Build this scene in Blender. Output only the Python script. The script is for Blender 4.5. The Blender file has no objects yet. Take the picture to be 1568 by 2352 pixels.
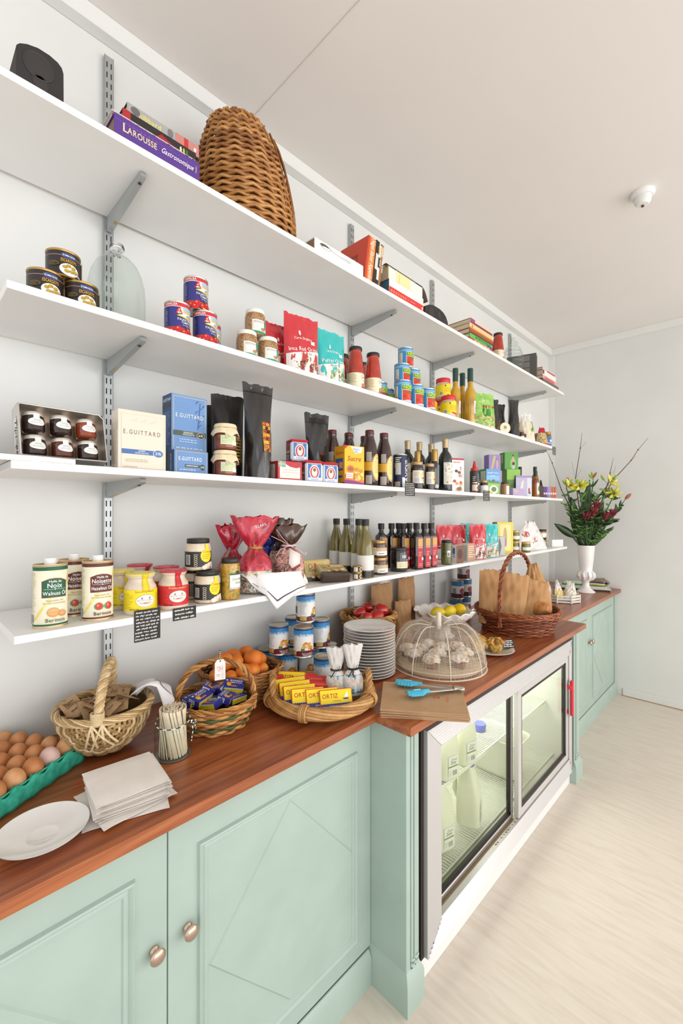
import bpy, math, random
from math import sin, cos, pi, sqrt, atan2, radians as rad
from mathutils import Vector, Matrix
random.seed(7)
SC = bpy.context.scene
COL = SC.collection

# ---------------------------------------------------------------- camera, world, lights, exposure
cam_d = bpy.data.cameras.new('camera')
cam_d.sensor_fit = 'HORIZONTAL'; cam_d.sensor_width = 36.0
cam_d.lens = 36.0 * 1008.75 / 1568.0
cam_d.clip_start = 0.02
cam = bpy.data.objects.new('camera', cam_d); COL.objects.link(cam)
cam.location = (0.0, -1.5, 1.5487)
cam.rotation_euler = (rad(90.0 + 0.159), rad(0.0), rad(-45.696))
SC.camera = cam

world = bpy.data.worlds.new('world'); SC.world = world; world.use_nodes = True
_bg = world.node_tree.nodes['Background']
_bg.inputs[0].default_value = (0.96, 0.985, 1.03, 1); _bg.inputs[1].default_value = 1.18

def area(name, loc, rot, sx, sy, power, col=(1, 1, 1)):
    d = bpy.data.lights.new(name, 'AREA'); d.shape = 'RECTANGLE'; d.size = sx; d.size_y = sy
    d.energy = power; d.color = col
    o = bpy.data.objects.new(name, d); COL.objects.link(o); o.location = loc; o.rotation_euler = rot
    return o
# daylight through the shop windows opposite the shelves and further down the room
area('shopfront_daylight', (1.5, -4.4, 1.4), (rad(90), 0, 0), 5.8, 2.4, 78, (1.0, 0.995, 0.985))
area('side_window_daylight', (4.2, -3.4, 1.7), (rad(90), 0, rad(55)), 1.6, 1.9, 26, (1.0, 0.98, 0.96))

SC.view_settings.view_transform = 'Standard'
try: SC.view_settings.look = 'None'
except Exception: pass
SC.view_settings.gamma = 1.0
SC.view_settings.use_curve_mapping = False
SC.view_settings.exposure = 0.16
SC.cycles.use_denoising = True
SC.cycles.max_bounces = 10
SC.cycles.transparent_max_bounces = 24
SC.cycles.caustics_reflective = False
SC.cycles.caustics_refractive = False
SC.cycles.sample_clamp_indirect = 4.0

# ---------------------------------------------------------------- materials
def lin(h):
    h = h.lstrip('#')
    r = []
    for i in (0, 2, 4):
        c = int(h[i:i+2], 16) / 255.0
        r.append(c / 12.92 if c <= 0.04045 else ((c + 0.055) / 1.055) ** 2.4)
    return (r[0], r[1], r[2], 1.0)
_M = {}
def M(h, rough=0.5, metal=0.0, trans=0.0, coat=0.0, alpha=1.0, name=None, emit=0.0, ior=1.45, spec=0.5, sheen=0.0):
    k = (h, rough, metal, trans, coat, alpha, emit, ior, spec, sheen)
    if k in _M: return _M[k]
    m = bpy.data.materials.new(name or 'paint_' + h); m.use_nodes = True
    b = m.node_tree.nodes['Principled BSDF']; I = b.inputs
    I['Base Color'].default_value = lin(h); I['Roughness'].default_value = rough; I['Metallic'].default_value = metal
    I['IOR'].default_value = ior; I['Specular IOR Level'].default_value = spec
    if trans: I['Transmission Weight'].default_value = trans
    if coat: I['Coat Weight'].default_value = coat; I['Coat Roughness'].default_value = 0.06
    if sheen: I['Sheen Weight'].default_value = sheen
    if alpha < 1: I['Alpha'].default_value = alpha
    if emit: I['Emission Color'].default_value = lin(h); I['Emission Strength'].default_value = emit
    _M[k] = m
    return m

def nodes(name, rough=0.5, metal=0.0, coat=0.0, spec=0.5):
    m = bpy.data.materials.new(name); m.use_nodes = True
    nt = m.node_tree; b = nt.nodes['Principled BSDF']
    b.inputs['Roughness'].default_value = rough; b.inputs['Metallic'].default_value = metal
    b.inputs['Specular IOR Level'].default_value = spec
    if coat: b.inputs['Coat Weight'].default_value = coat; b.inputs['Coat Roughness'].default_value = 0.1
    return m, nt, b
def NZ(name, cols, scale=20.0, rough=0.5, detail=4.0, stretch=(1, 1, 1), bump=0.0, bscale=None, metal=0.0, coat=0.0, dist=0.0, pos=None, bdist=0.002, spec=0.5):
    """noise driven colour ramp, object coordinates"""
    m, nt, b = nodes(name, rough, metal, coat, spec)
    tc = nt.nodes.new('ShaderNodeTexCoord'); mp = nt.nodes.new('ShaderNodeMapping'); mp.inputs['Scale'].default_value = stretch
    nt.links.new(tc.outputs['Object'], mp.inputs['Vector'])
    n = nt.nodes.new('ShaderNodeTexNoise'); n.inputs['Scale'].default_value = scale; n.inputs['Detail'].default_value = detail
    n.inputs['Distortion'].default_value = dist
    nt.links.new(mp.outputs['Vector'], n.inputs['Vector'])
    r = nt.nodes.new('ShaderNodeValToRGB'); e = r.color_ramp.elements
    while len(e) < len(cols): e.new(0.5)
    for i, c in enumerate(cols):
        e[i].position = pos[i] if pos else 0.3 + 0.4 * i / max(1, len(cols) - 1)
        e[i].color = lin(c)
    nt.links.new(n.outputs['Fac'], r.inputs['Fac']); nt.links.new(r.outputs['Color'], b.inputs['Base Color'])
    if bump:
        bn = nt.nodes.new('ShaderNodeBump'); bn.inputs['Strength'].default_value = bump; bn.inputs['Distance'].default_value = bdist
        n2 = n
        if bscale:
            n2 = nt.nodes.new('ShaderNodeTexNoise'); n2.inputs['Scale'].default_value = bscale; nt.links.new(mp.outputs['Vector'], n2.inputs['Vector'])
        nt.links.new(n2.outputs['Fac'], bn.inputs['Height']); nt.links.new(bn.outputs['Normal'], b.inputs['Normal'])
    return m
def thin_glass(name, tint='ffffff', base=0.0, rough=0.02, edge=1.0):
    """thin clear pane: transmits straight through, reflects by Fresnel"""
    m = bpy.data.materials.new(name); m.use_nodes = True; nt = m.node_tree
    for n in list(nt.nodes): nt.nodes.remove(n)
    out = nt.nodes.new('ShaderNodeOutputMaterial'); mx = nt.nodes.new('ShaderNodeMixShader')
    tr = nt.nodes.new('ShaderNodeBsdfTransparent'); tr.inputs[0].default_value = lin(tint)
    gl = nt.nodes.new('ShaderNodeBsdfGlossy'); gl.inputs['Roughness'].default_value = rough
    lw = nt.nodes.new('ShaderNodeLayerWeight'); lw.inputs['Blend'].default_value = 0.5
    pw = nt.nodes.new('ShaderNodeMath'); pw.operation = 'POWER'; pw.inputs[1].default_value = 3.2
    ma = nt.nodes.new('ShaderNodeMath'); ma.operation = 'MULTIPLY_ADD'; ma.inputs[1].default_value = 0.55*edge; ma.inputs[2].default_value = base
    nt.links.new(lw.outputs['Facing'], pw.inputs[0]); nt.links.new(pw.outputs[0], ma.inputs[0]); nt.links.new(ma.outputs[0], mx.inputs[0])
    nt.links.new(tr.outputs[0], mx.inputs[1]); nt.links.new(gl.outputs[0], mx.inputs[2]); nt.links.new(mx.outputs[0], out.inputs[0])
    return m

# ---------------------------------------------------------------- mesh collector
class G:
    def __init__(s): s.v = []; s.f = []; s.m = []; s.mats = []
    def mi(s, mat):
        if mat not in s.mats: s.mats.append(mat)
        return s.mats.index(mat)
    def add(s, vs, fs, mat, xf=None):
        b = len(s.v); k = s.mi(mat)
        s.v.extend([tuple(xf @ Vector(p)) for p in vs] if xf is not None else [tuple(p) for p in vs])
        s.f.extend([tuple(b + i for i in f) for f in fs]); s.m.extend([k] * len(fs))
        return s
    def box(s, x0, x1, y0, y1, z0, z1, mat, bev=0.0, xf=None):
        if bev <= 0:
            vs = [(x, y, z) for z in (z0, z1) for y in (y0, y1) for x in (x0, x1)]
            return s.add(vs, [(0, 2, 3, 1), (4, 5, 7, 6), (0, 1, 5, 4), (2, 6, 7, 3), (0, 4, 6, 2), (1, 3, 7, 5)], mat, xf)
        b = min(bev, (x1-x0)/2.01, (y1-y0)/2.01, (z1-z0)/2.01)
        vs = []; idx = {}
        X = (x0, x1); Y = (y0, y1); Z = (z0, z1)
        for i in (0, 1):
            for j in (0, 1):
                for k in (0, 1):
                    sx, sy, sz = (1, -1)[i], (1, -1)[j], (1, -1)[k]
                    idx[i, j, k, 0] = len(vs); vs.append((X[i], Y[j]+sy*b, Z[k]+sz*b))
                    idx[i, j, k, 1] = len(vs); vs.append((X[i]+sx*b, Y[j], Z[k]+sz*b))
                    idx[i, j, k, 2] = len(vs); vs.append((X[i]+sx*b, Y[j]+sy*b, Z[k]))
        fs = []
        def q(*k, flip=False):
            f = tuple(idx[a] for a in k); fs.append(f[::-1] if flip else f)
        for i in (0, 1): q((i,0,0,0),(i,0,1,0),(i,1,1,0),(i,1,0,0), flip=(i == 1))
        for j in (0, 1): q((0,j,0,1),(1,j,0,1),(1,j,1,1),(0,j,1,1), flip=(j == 1))
        for k in (0, 1): q((0,0,k,2),(0,1,k,2),(1,1,k,2),(1,0,k,2), flip=(k == 1))
        for i in (0, 1):
            for j in (0, 1): q((i,j,0,0),(i,j,0,1),(i,j,1,1),(i,j,1,0), flip=(i != j))
        for i in (0, 1):
            for k in (0, 1): q((i,0,k,0),(i,0,k,2),(i,1,k,2),(i,1,k,0), flip=(i == k))
        for j in (0, 1):
            for k in (0, 1): q((0,j,k,1),(0,j,k,2),(1,j,k,2),(1,j,k,1), flip=(j != k))
        for i in (0, 1):
            for j in (0, 1):
                for k in (0, 1): q((i,j,k,0),(i,j,k,1),(i,j,k,2), flip=((i+j+k) % 2 == 1))
        return s.add(vs, fs, mat, xf)
    def lathe(s, prof, mat, n=28, c=(0, 0), xf=None, a0=0.0, sx=1.0, sy=1.0):
        """prof: (r, z) or (r, z, mat of the band ending here)"""
        rings = []; vs = []
        for p in prof:
            if p[0] < 1e-6: rings.append([len(vs)]); vs.append((c[0], c[1], p[1]))
            else:
                rings.append(list(range(len(vs), len(vs)+n)))
                vs += [(c[0]+sx*p[0]*cos(a0+2*pi*i/n), c[1]+sy*p[0]*sin(a0+2*pi*i/n), p[1]) for i in range(n)]
        by = {}
        for k in range(1, len(prof)):
            A, B = rings[k-1], rings[k]; mm = prof[k][2] if len(prof[k]) > 2 else mat
            fs = by.setdefault(id(mm), (mm, []))[1]
            for i in range(n):
                j = (i+1) % n
                if len(A) == 1 and len(B) == 1: continue
                if len(A) == 1: fs.append((A[0], B[j], B[i]))
                elif len(B) == 1: fs.append((A[i], A[j], B[0]))
                else: fs.append((A[i], A[j], B[j], B[i]))
        b = len(s.v); s.v.extend([tuple(xf @ Vector(p)) for p in vs] if xf is not None else vs)
        for mm, fs in by.values():
            k = s.mi(mm); s.f.extend([tuple(b+i for i in f) for f in fs]); s.m.extend([k]*len(fs))
        return s
    def tube(s, pts, r, mat, n=6, closed=False, flat=1.0):
        P = [Vector(p) for p in pts]; N = len(P)
        if N < 2: return s
        rr = r if callable(r) else (lambda t: r)
        vs = []; nrm = None
        for i, p in enumerate(P):
            if closed: t = P[(i+1) % N] - P[i-1]
            else: t = P[min(i+1, N-1)] - P[max(i-1, 0)]
            if t.length < 1e-9: t = Vector((0, 0, 1))
            t.normalize()
            if nrm is None:
                nrm = Vector((0, 0, 1)).cross(t)
                if nrm.length < 0.1: nrm = Vector((1, 0, 0)).cross(t)
                nrm.normalize()
            else:
                nrm = nrm - t * nrm.dot(t)
                if nrm.length < 1e-6: nrm = Vector((1, 0, 0)).cross(t)
                nrm.normalize()
            bn = t.cross(nrm); R = rr(i/(N-1))
            for k in range(n):
                a = 2*pi*k/n
                vs.append(p + nrm*(R*cos(a)) + bn*(R*flat*sin(a)))
        fs = []
        for i in range(N if closed else N-1):
            a = i*n; b = ((i+1) % N)*n
            for k in range(n):
                j = (k+1) % n
                fs.append((a+k, a+j, b+j, b+k))
        if not closed:
            fs.append(tuple(reversed(range(n)))); fs.append(tuple((N-1)*n+k for k in range(n)))
        return s.add(vs, fs, mat)
    def prism(s, poly, d0, d1, mat, f=None):
        """poly in (u, v) extruded along w from d0 to d1; f(u, v, w) -> xyz"""
        f = f or (lambda u, v, w: (u, w, v)); n = len(poly)
        vs = [f(u, v, d0) for u, v in poly] + [f(u, v, d1) for u, v in poly]
        fs = [tuple(range(n)), tuple(reversed(range(n, 2*n)))] + [(i, n+i, n+(i+1) % n, (i+1) % n) for i in range(n)]
        return s.add(vs, fs, mat)
    def sheet(s, fn, nu, nv, mat, wrapu=False):
        vs = [fn(i/nu if not wrapu else i/nu, j/nv) for j in range(nv+1) for i in range(nu + (0 if wrapu else 1))]
        w = nu if wrapu else nu+1
        fs = []
        for j in range(nv):
            for i in range(nu):
                k = (i+1) % w if wrapu else i+1
                fs.append((j*w+i, j*w+k, (j+1)*w+k, (j+1)*w+i))
        return s.add(vs, fs, mat)
    def build(s, name, parent=None, loc=(0, 0, 0), rot=(0, 0, 0), sharp=38, smooth=True, thick=0.0):
        me = bpy.data.meshes.new(name); me.from_pydata(s.v, [], s.f)
        for m in s.mats: me.materials.append(m)
        me.polygons.foreach_set('material_index', s.m)
        me.update()
        if smooth:
            me.polygons.foreach_set('use_smooth', [True]*len(s.f))
            try: me.set_sharp_from_angle(angle=rad(sharp))
            except Exception: pass
        o = bpy.data.objects.new(name, me); COL.objects.link(o)
        o.location = loc; o.rotation_euler = rot
        if parent: o.parent = parent
        if thick:
            md = o.modifiers.new('wall', 'SOLIDIFY'); md.thickness = thick; md.offset = 0
        return o

def tag(o, label, cat, group=None, kind=None):
    o['label'] = label; o['category'] = cat
    if group: o['group'] = group
    if kind: o['kind'] = kind
    return o
def T(name, label, cat, loc=(0, 0, 0), rz=0.0, group=None, rot=None):
    o = bpy.data.objects.new(name, None); COL.objects.link(o); o.empty_display_size = 0.03
    o.location = loc; o.rotation_euler = rot or (0, 0, rz)
    return tag(o, label, cat, group)
def kids(o): return [c for c in COL.objects if c.parent == o]
_kids = {}
def dup(o, label, loc, rz=0.0, group=None, rot=None, scale=None):
    """copy of a thing with copies of its parts and sub-parts"""
    c = o.copy(); COL.objects.link(c)
    c.location = loc; c.rotation_euler = rot or (0, 0, rz)
    if scale: c.scale = (scale,)*3 if not isinstance(scale, tuple) else scale
    c['label'] = label
    if group: c['group'] = group
    for ch in list(o.children):
        d = ch.copy(); COL.objects.link(d); d.parent = c
        for g in list(ch.children):
            e = g.copy(); COL.objects.link(e); e.parent = d
    return c
def structure(name, g, **k):
    o = g.build(name, **k); o['kind'] = 'structure'; return o
def face_cam(x, y): return -atan2(x, 1.5 + y)

# ---------------------------------------------------------------- lettering and printed labels
_fonts = {}
def glyph(ch):
    if ch in _fonts: return _fonts[ch]
    cu = bpy.data.curves.new('glyph', 'FONT'); cu.body = ch; cu.size = 1.0; cu.resolution_u = 3; cu.fill_mode = 'FRONT'; cu.offset = 0.012
    o = bpy.data.objects.new('glyph', cu); COL.objects.link(o)
    dg = bpy.context.evaluated_depsgraph_get(); ev = o.evaluated_get(dg)
    me = ev.to_mesh()
    vs = [(v.co.x, v.co.y) for v in me.vertices]; fs = [tuple(p.vertices) for p in me.polygons]
    ev.to_mesh_clear(); bpy.data.objects.remove(o); bpy.data.curves.remove(cu)
    w = max([p[0] for p in vs]) + 0.06 if vs else 0.3
    _fonts[ch] = (vs, fs, w)
    return _fonts[ch]
for _c in 'ABCDEFGHIJKLMNOPQRSTUVWXYZabcdefghijklmnopqrstuvwxyz0123456789%&.-,!ÖöÉé\'':
    glyph(_c)
def text_faces(st, h, sx=1.0, shear=0.0, gap=0.0):
    out = []; x = 0.0; k = h / 0.69
    for ch in st:
        if ch == ' ': x += 0.28*sx + gap; continue
        vs, fs, w = glyph(ch)
        for f in fs: out.append([((x + vs[i][0]*sx + vs[i][1]*shear)*k, vs[i][1]*k) for i in f])
        x += w*sx + gap
    return out, x*k
def clip_u(poly, a, lo):
    r = []; n = len(poly)
    for i in range(n):
        p, q = poly[i], poly[(i+1) % n]
        ip = p[0] >= a if lo else p[0] <= a; iq = q[0] >= a if lo else q[0] <= a
        if ip: r.append(p)
        if ip != iq:
            t = (a-p[0])/(q[0]-p[0]); r.append((a, p[1]+t*(q[1]-p[1])))
    return r
class Print:
    """flat printing laid in thin layers on a plane or a round wall"""
    def __init__(s, g, f, step=None, lift=0.0003, inc=0.00012, vstep=None):
        s.g = g; s.f = f; s.step = step; s.l = lift; s.inc = inc; s.clip = None
    def put(s, polys, mat):
        vs = []; fs = []
        for p in polys:
            if s.clip:
                p = clip_u(clip_u(p, s.clip[0], True), s.clip[1], False)
                if len(p) < 3: continue
            if s.step:
                u0 = min(q[0] for q in p); u1 = max(q[0] for q in p)
                a = math.floor(u0/s.step + 1e-6); parts = []
                while a*s.step < u1 - 1e-7:
                    c = clip_u(clip_u(p, a*s.step, True), (a+1)*s.step, False)
                    if len(c) >= 3: parts.append(c)
                    a += 1
            else: parts = [p]
            for c in parts:
                b = len(vs); vs += [s.f(u, v, s.l) for u, v in c]; fs.append(tuple(range(b, b+len(c))))
        if fs: s.g.add(vs, fs, mat)
        s.l += s.inc
        return s
    def rect(s, u0, v0, u1, v1, mat): return s.put([[(u0, v0), (u1, v0), (u1, v1), (u0, v1)]], mat)
    def ell(s, u, v, ru, rv, mat, n=18): return s.put([[(u+ru*cos(2*pi*i/n), v+rv*sin(2*pi*i/n)) for i in range(n)]], mat)
    def poly(s, pts, mat): return s.put([pts], mat)
    def text(s, st, u, v, h, mat, al='c', sx=1.0, shear=0.0, maxw=None, rot=0.0, gap=0.0):
        fc, w = text_faces(st, h, sx, shear, gap)
        if maxw and w > maxw: fc, w = text_faces(st, h, sx*maxw/w, shear, gap*maxw/w)
        du = -w/2 if al == 'c' else (-w if al == 'r' else 0)
        c, sn = cos(rot), sin(rot)
        return s.put([[(u+(x+du)*c-y*sn, v+(x+du)*sn+y*c) for x, y in p] for p in fc], mat)
    def lines(s, u0, v0, u1, v1, n, mat, fill=0.45, seed=0):
        """small illegible print: rows of short dashes"""
        R = random.Random(seed+n); ps = []; dv = (v1-v0)/n
        for i in range(n):
            y = v1-(i+0.75)*dv; x = u0; e = u1-(u1-u0)*R.choice([0, .05, .15, .3])
            while x < e:
                w = (u1-u0)*R.uniform(0.07, 0.2); w = min(w, e-x)
                ps.append([(x, y), (x+w, y), (x+w, y+dv*fill), (x, y+dv*fill)]); x += w+(u1-u0)*0.035
        return s.put(ps, mat)
    def bars(s, u0, v0, u1, v1, n, mat):
        ps = []; d = (u1-u0)/n
        R = random.Random(3)
        for i in range(n):
            w = d*R.choice([0.3, 0.5, 0.75]); ps.append([(u0+i*d, v0), (u0+i*d+w, v0), (u0+i*d+w, v1), (u0+i*d, v1)])
        return s.put(ps, mat)
    def scribble(s, u0, v0, u1, v1, rows, mat, seed=1, t=None):
        """chalk handwriting that cannot be made out: wavy joined strokes in word-long runs"""
        R = random.Random(seed); ps = []; dv = (v1-v0)/rows; t = t or dv*0.11
        for i in range(rows):
            y = v1-(i+0.55)*dv; x = u0+R.uniform(0, .06)*(u1-u0); e = u1-R.uniform(0, .12)*(u1-u0)
            while x < e:
                wl = R.randint(3, 8)*dv*0.32; pts = []
                k = 0
                while k*dv*0.11 < wl and x+k*dv*0.11 < e:
                    pts.append((x+k*dv*0.11, y+(R.uniform(0.04, .3) if k % 2 else -R.uniform(0.04, .22))*dv)); k += 1
                for a, b in zip(pts, pts[1:]):
                    ps.append([(a[0]-t/2, a[1]-t/2), (a[0]+t/2, a[1]-t/2), (b[0]+t/2, b[1]+t/2), (b[0]-t/2, b[1]+t/2)])
                x += wl+dv*0.3
        return s.put(ps, mat)
def cylmap(R, a0=0.0):
    if callable(R): return lambda u, v, l: ((R(v)+l)*sin(u/R(v)+a0), -(R(v)+l)*cos(u/R(v)+a0), v)
    return lambda u, v, l: ((R+l)*sin(u/R+a0), -(R+l)*cos(u/R+a0), v)
def front(y): return lambda u, v, l: (u, y-l, v)
def leftside(x): return lambda u, v, l: (x-l, -u, v)      # u runs towards the viewer
def topside(z): return lambda u, v, l: (u, v, z+l)
# ================================================================ room shell
m_wall = NZ('wall_paint', ['#dcdcd8', '#e2e2de'], 3, 0.65, bump=0.04, bscale=140, bdist=0.0006)
m_ceil = NZ('ceiling_paint', ['#e4dfda', '#e7e2dd'], 2, 0.7, bump=0.03, bscale=120, bdist=0.0006)
m_trim = M('#e6e6e2', 0.45)
m_floor = NZ('vinyl_floor', ['#d2c5b6', '#d9cdbf', '#ded3c6'], 5, 0.45, detail=9, stretch=(9, 1.2, 1), dist=0.6)
m_shelf = NZ('white_melamine', ['#e9e8e5', '#eeedea'], 6, 0.38, spec=0.4)
m_gal = M('#b2b5b4', 0.38, 0.55)
m_slot_shade = M('#2d2e30', 0.8)
m_green = NZ('sage_paint', ['#a3b5aa', '#aabcb1'], 8, 0.42, bump=0.05, bscale=300, bdist=0.0005)
m_green2 = M('#a0b3a7', 0.42)
L, H = 4.352, 3.084

def wood_mat(name, cols, rough):
    m, nt, b = nodes(name, rough, spec=0.5)
    b.inputs['Coat Weight'].default_value = 0.25; b.inputs['Coat Roughness'].default_value = 0.22
    tc = nt.nodes.new('ShaderNodeTexCoord'); mp = nt.nodes.new('ShaderNodeMapping')
    mp.inputs['Scale'].default_value = (0.9, 14, 14)
    nt.links.new(tc.outputs['Object'], mp.inputs[0])
    n = nt.nodes.new('ShaderNodeTexNoise'); n.inputs['Scale'].default_value = 2.2; n.inputs['Detail'].default_value = 7; n.inputs['Distortion'].default_value = 0.9
    nt.links.new(mp.outputs[0], n.inputs['Vector'])
    mp2 = nt.nodes.new('ShaderNodeMapping'); mp2.inputs['Scale'].default_value = (2.5, 120, 120); nt.links.new(tc.outputs['Object'], mp2.inputs[0])
    n2 = nt.nodes.new('ShaderNodeTexNoise'); n2.inputs['Scale'].default_value = 3; n2.inputs['Detail'].default_value = 4; nt.links.new(mp2.outputs[0], n2.inputs['Vector'])
    mx = nt.nodes.new('ShaderNodeMath'); mx.operation = 'MULTIPLY_ADD'; mx.inputs[1].default_value = 0.28
    nt.links.new(n2.outputs[0], mx.inputs[0]); 
    ml = nt.nodes.new('ShaderNodeMath'); ml.operation = 'MULTIPLY'; ml.inputs[1].default_value = 0.72; nt.links.new(n.outputs[0], ml.inputs[0]); nt.links.new(ml.outputs[0], mx.inputs[2])
    r = nt.nodes.new('ShaderNodeValToRGB'); e = r.color_ramp.elements
    while len(e) < len(cols): e.new(0.5)
    for i, c in enumerate(cols): e[i].position = 0.34 + 0.32*i/(len(cols)-1); e[i].color = lin(c)
    nt.links.new(mx.outputs[0], r.inputs[0]); nt.links.new(r.outputs[0], b.inputs['Base Color'])
    return m
m_wood = wood_mat('stained_kauri', ['#6f3318', '#8d4a27', '#a35b32', '#b0693c'], 0.34)

g = G(); g.box(-1.6, L+0.1, -5.0, 0.12, -0.06, 0.0, m_floor); structure('floor', g, smooth=False)
g = G(); g.box(-1.6, L+0.1, -5.0, 0.12, H, H+0.06, m_ceil)
g.box(0.9725, 0.9755, -5.0, -0.045, H-0.0012, H+0.001, M('#cdc6c0', 0.7)); structure('ceiling', g, smooth=False)
g = G(); g.box(-1.6, L+0.1, 0.0, 0.1, 0.0, H, m_wall); structure('wall_back', g, smooth=False)
g = G(); g.box(L, L+0.1, -5.0, 0.0, 0.0, H, m_wall); structure('wall_far', g, smooth=False)
g = G(); g.box(-1.6, L, -0.0425, 0.0, 3.028, H, m_trim, 0.002); structure('trim_1', g)
g = G(); g.box(L-0.0425, L, -5.0, -0.0425, 3.028, H, m_trim, 0.002); structure('trim_2', g)
g = G(); g.box(L-0.008, L, -0.048, 0.0, 0.9, 3.028, m_trim, 0.001); structure('trim_3', g)
g = G(); g.box(L-0.014, L, -5.0, -0.60, 0.0, 0.062, m_wall, 0.003); g.box(L-0.017, L-0.013, -5.0, -0.60, 0.0, 0.006, M('#a5855e', 0.7)); structure('baseboard_far', g)

# smoke detector on the ceiling
t = T('smoke_detector', 'small white round detector fixed to the ceiling', 'smoke detector', (2.512, -1.065, H))
g = G(); g.lathe([(0, 0), (0.05, 0), (0.05, -0.012), (0.044, -0.022), (0, -0.022)], M('#e8e8e5', 0.4)); g.build('base', t)
g = G(); g.lathe([(0.036, -0.02), (0.034, -0.045), (0.024, -0.058), (0, -0.06)], M('#e4e4e0', 0.35)); g.build('cap', t)
g = G(); g.lathe([(0, -0.059), (0.006, -0.06), (0.006, -0.066), (0, -0.067)], M('#5a3a36', 0.4)); g.build('indicator', t)

# ================================================================ wall shelving
SHZ = {1: 2.4748, 2: 2.0282, 3: 1.6445, 4: 1.2664}      # undersides
ST = 0.0178
Z1, Z2, Z3, Z4 = [SHZ[i]+ST for i in (1, 2, 3, 4)]
UX = [0.475, 1.597, 2.33, 3.46]
ordn = ['first', 'second', 'third', 'fourth']
lv = {1: 'top shelf', 2: 'second shelf from the top', 3: 'third shelf from the top', 4: 'lowest shelf'}
for i, x in enumerate(UX):
    g = G(); w = 0.0135
    g.box(x-w, x+w, -0.0165, 0.0, 0.9, 2.985, m_gal, 0.002)
    p = Print(g, front(-0.0165))
    z = 0.93; k = 0
    rs = []
    while z < 2.96:
        for s_ in (-0.0062, 0.0062): rs.append([(x+s_-0.0017, z), (x+s_+0.0017, z), (x+s_+0.0017, z+0.018), (x+s_-0.0017, z+0.018)])
        z += 0.032; k += 1
    p.put(rs, m_slot_shade)  # no real holes: shade inside the slots is printed as dark rectangles
    p.rect(x-w, 0.9, x-w+0.0012, 2.985, M('#8f9391', 0.4, 0.4)); p.rect(x+w-0.0012, 0.9, x+w, 2.985, M('#8f9391', 0.4, 0.4))
    o = g.build('shelf_upright'); tag(o, 'slotted grey steel upright on the wall, %s from the near end' % ordn[i], 'shelf upright', 'slotted wall uprights')
prof = [(-0.0165, 0), (-0.283, 0), (-0.288, -0.004), (-0.289, -0.011), (-0.283, -0.016), (-0.05, -0.044), (-0.024, -0.048), (-0.0165, -0.044)]
for s_ in (1, 2, 3):
    for i, x in enumerate(UX):
        g = G(); w = 0.0075
        g.prism(prof, x-w, x+w, m_gal, f=lambda u, v, q: (q, u, SHZ[s_]+v))
        g.tube([(x, -0.262, SHZ[s_]-0.0185), (x, -0.262, SHZ[s_]-0.0215)], 0.0042, M('#34332f', 0.6), 8)
        g.tube([(x, -0.075, SHZ[s_]-0.0405), (x, -0.075, SHZ[s_]-0.0445)], 0.004, M('#b98f4a', 0.4, 0.7), 8)
        o = g.build('shelf_bracket', sharp=50)
        tag(o, 'grey bracket under the %s, at the %s upright' % (lv[s_], ordn[i]), 'shelf bracket', 'shelf brackets')
XS = 1.962
x0s = {1: -0.4, 2: 0.170, 3: 0.178, 4: 0.184}; x1s = {1: 3.69, 2: 3.50, 3: 3.66, 4: 3.76}
for s_ in (1, 2, 3, 4):
    for k, (a, b) in enumerate(((x0s[s_], XS-0.0004), (XS+0.0004, x1s[s_]))):
        g = G(); g.box(a, b, -0.342, -0.017, SHZ[s_], SHZ[s_]+ST, m_shelf, 0.0012)
        o = g.build('wall_shelf', sharp=30)
        tag(o, 'white board of the %s, %s' % (lv[s_], 'the near length' if k == 0 else 'the far length beyond the joint'), 'shelf', 'white shelf boards')

# ================================================================ worktop and cabinets
CT = 0.9; CB = 0.8739
g = G()
poly = [(-1.2, 0.0), (L, 0.0), (L, -0.5864), (2.853, -0.5864), (2.853, -0.7245), (1.0923, -0.7245), (1.0923, -0.5864), (-1.2, -0.5864)]
ins = [(-1.2, 0.0), (L, 0.0), (L, -0.5834), (2.850, -0.5834), (2.850, -0.7215), (1.0953, -0.7215), (1.0953, -0.5834), (-1.2, -0.5834)]
n = len(poly)
vs = [(x, y, CB) for x, y in poly] + [(x, y, CT-0.003) for x, y in poly] + [(x, y, CT) for x, y in ins]
fs = [(i, (i+1) % n, n+(i+1) % n, n+i)[::-1] for i in range(n)] + [(n+i, n+(i+1) % n, 2*n+(i+1) % n, 2*n+i)[::-1] for i in range(n)]
fs += [tuple(2*n+i for i in (7, 6, 1, 0))] if False else []
# top as rectangles
xs = [-1.2, 1.0953, 2.850, L]
b0 = len(vs)
fs += [(2*n+0, 2*n+7, 2*n+6, 2*n+3, 2*n+2, 2*n+1), (2*n+6, 2*n+5, 2*n+4, 2*n+3)]
fs += [(0, 1, 2, 3, 6, 7), (3, 4, 5, 6)]
g.add(vs, fs, m_wood)
o = g.build('worktop', smooth=False); tag(o, 'long reddish brown wooden worktop on the green cabinets, deeper over the fridge', 'worktop')

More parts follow.
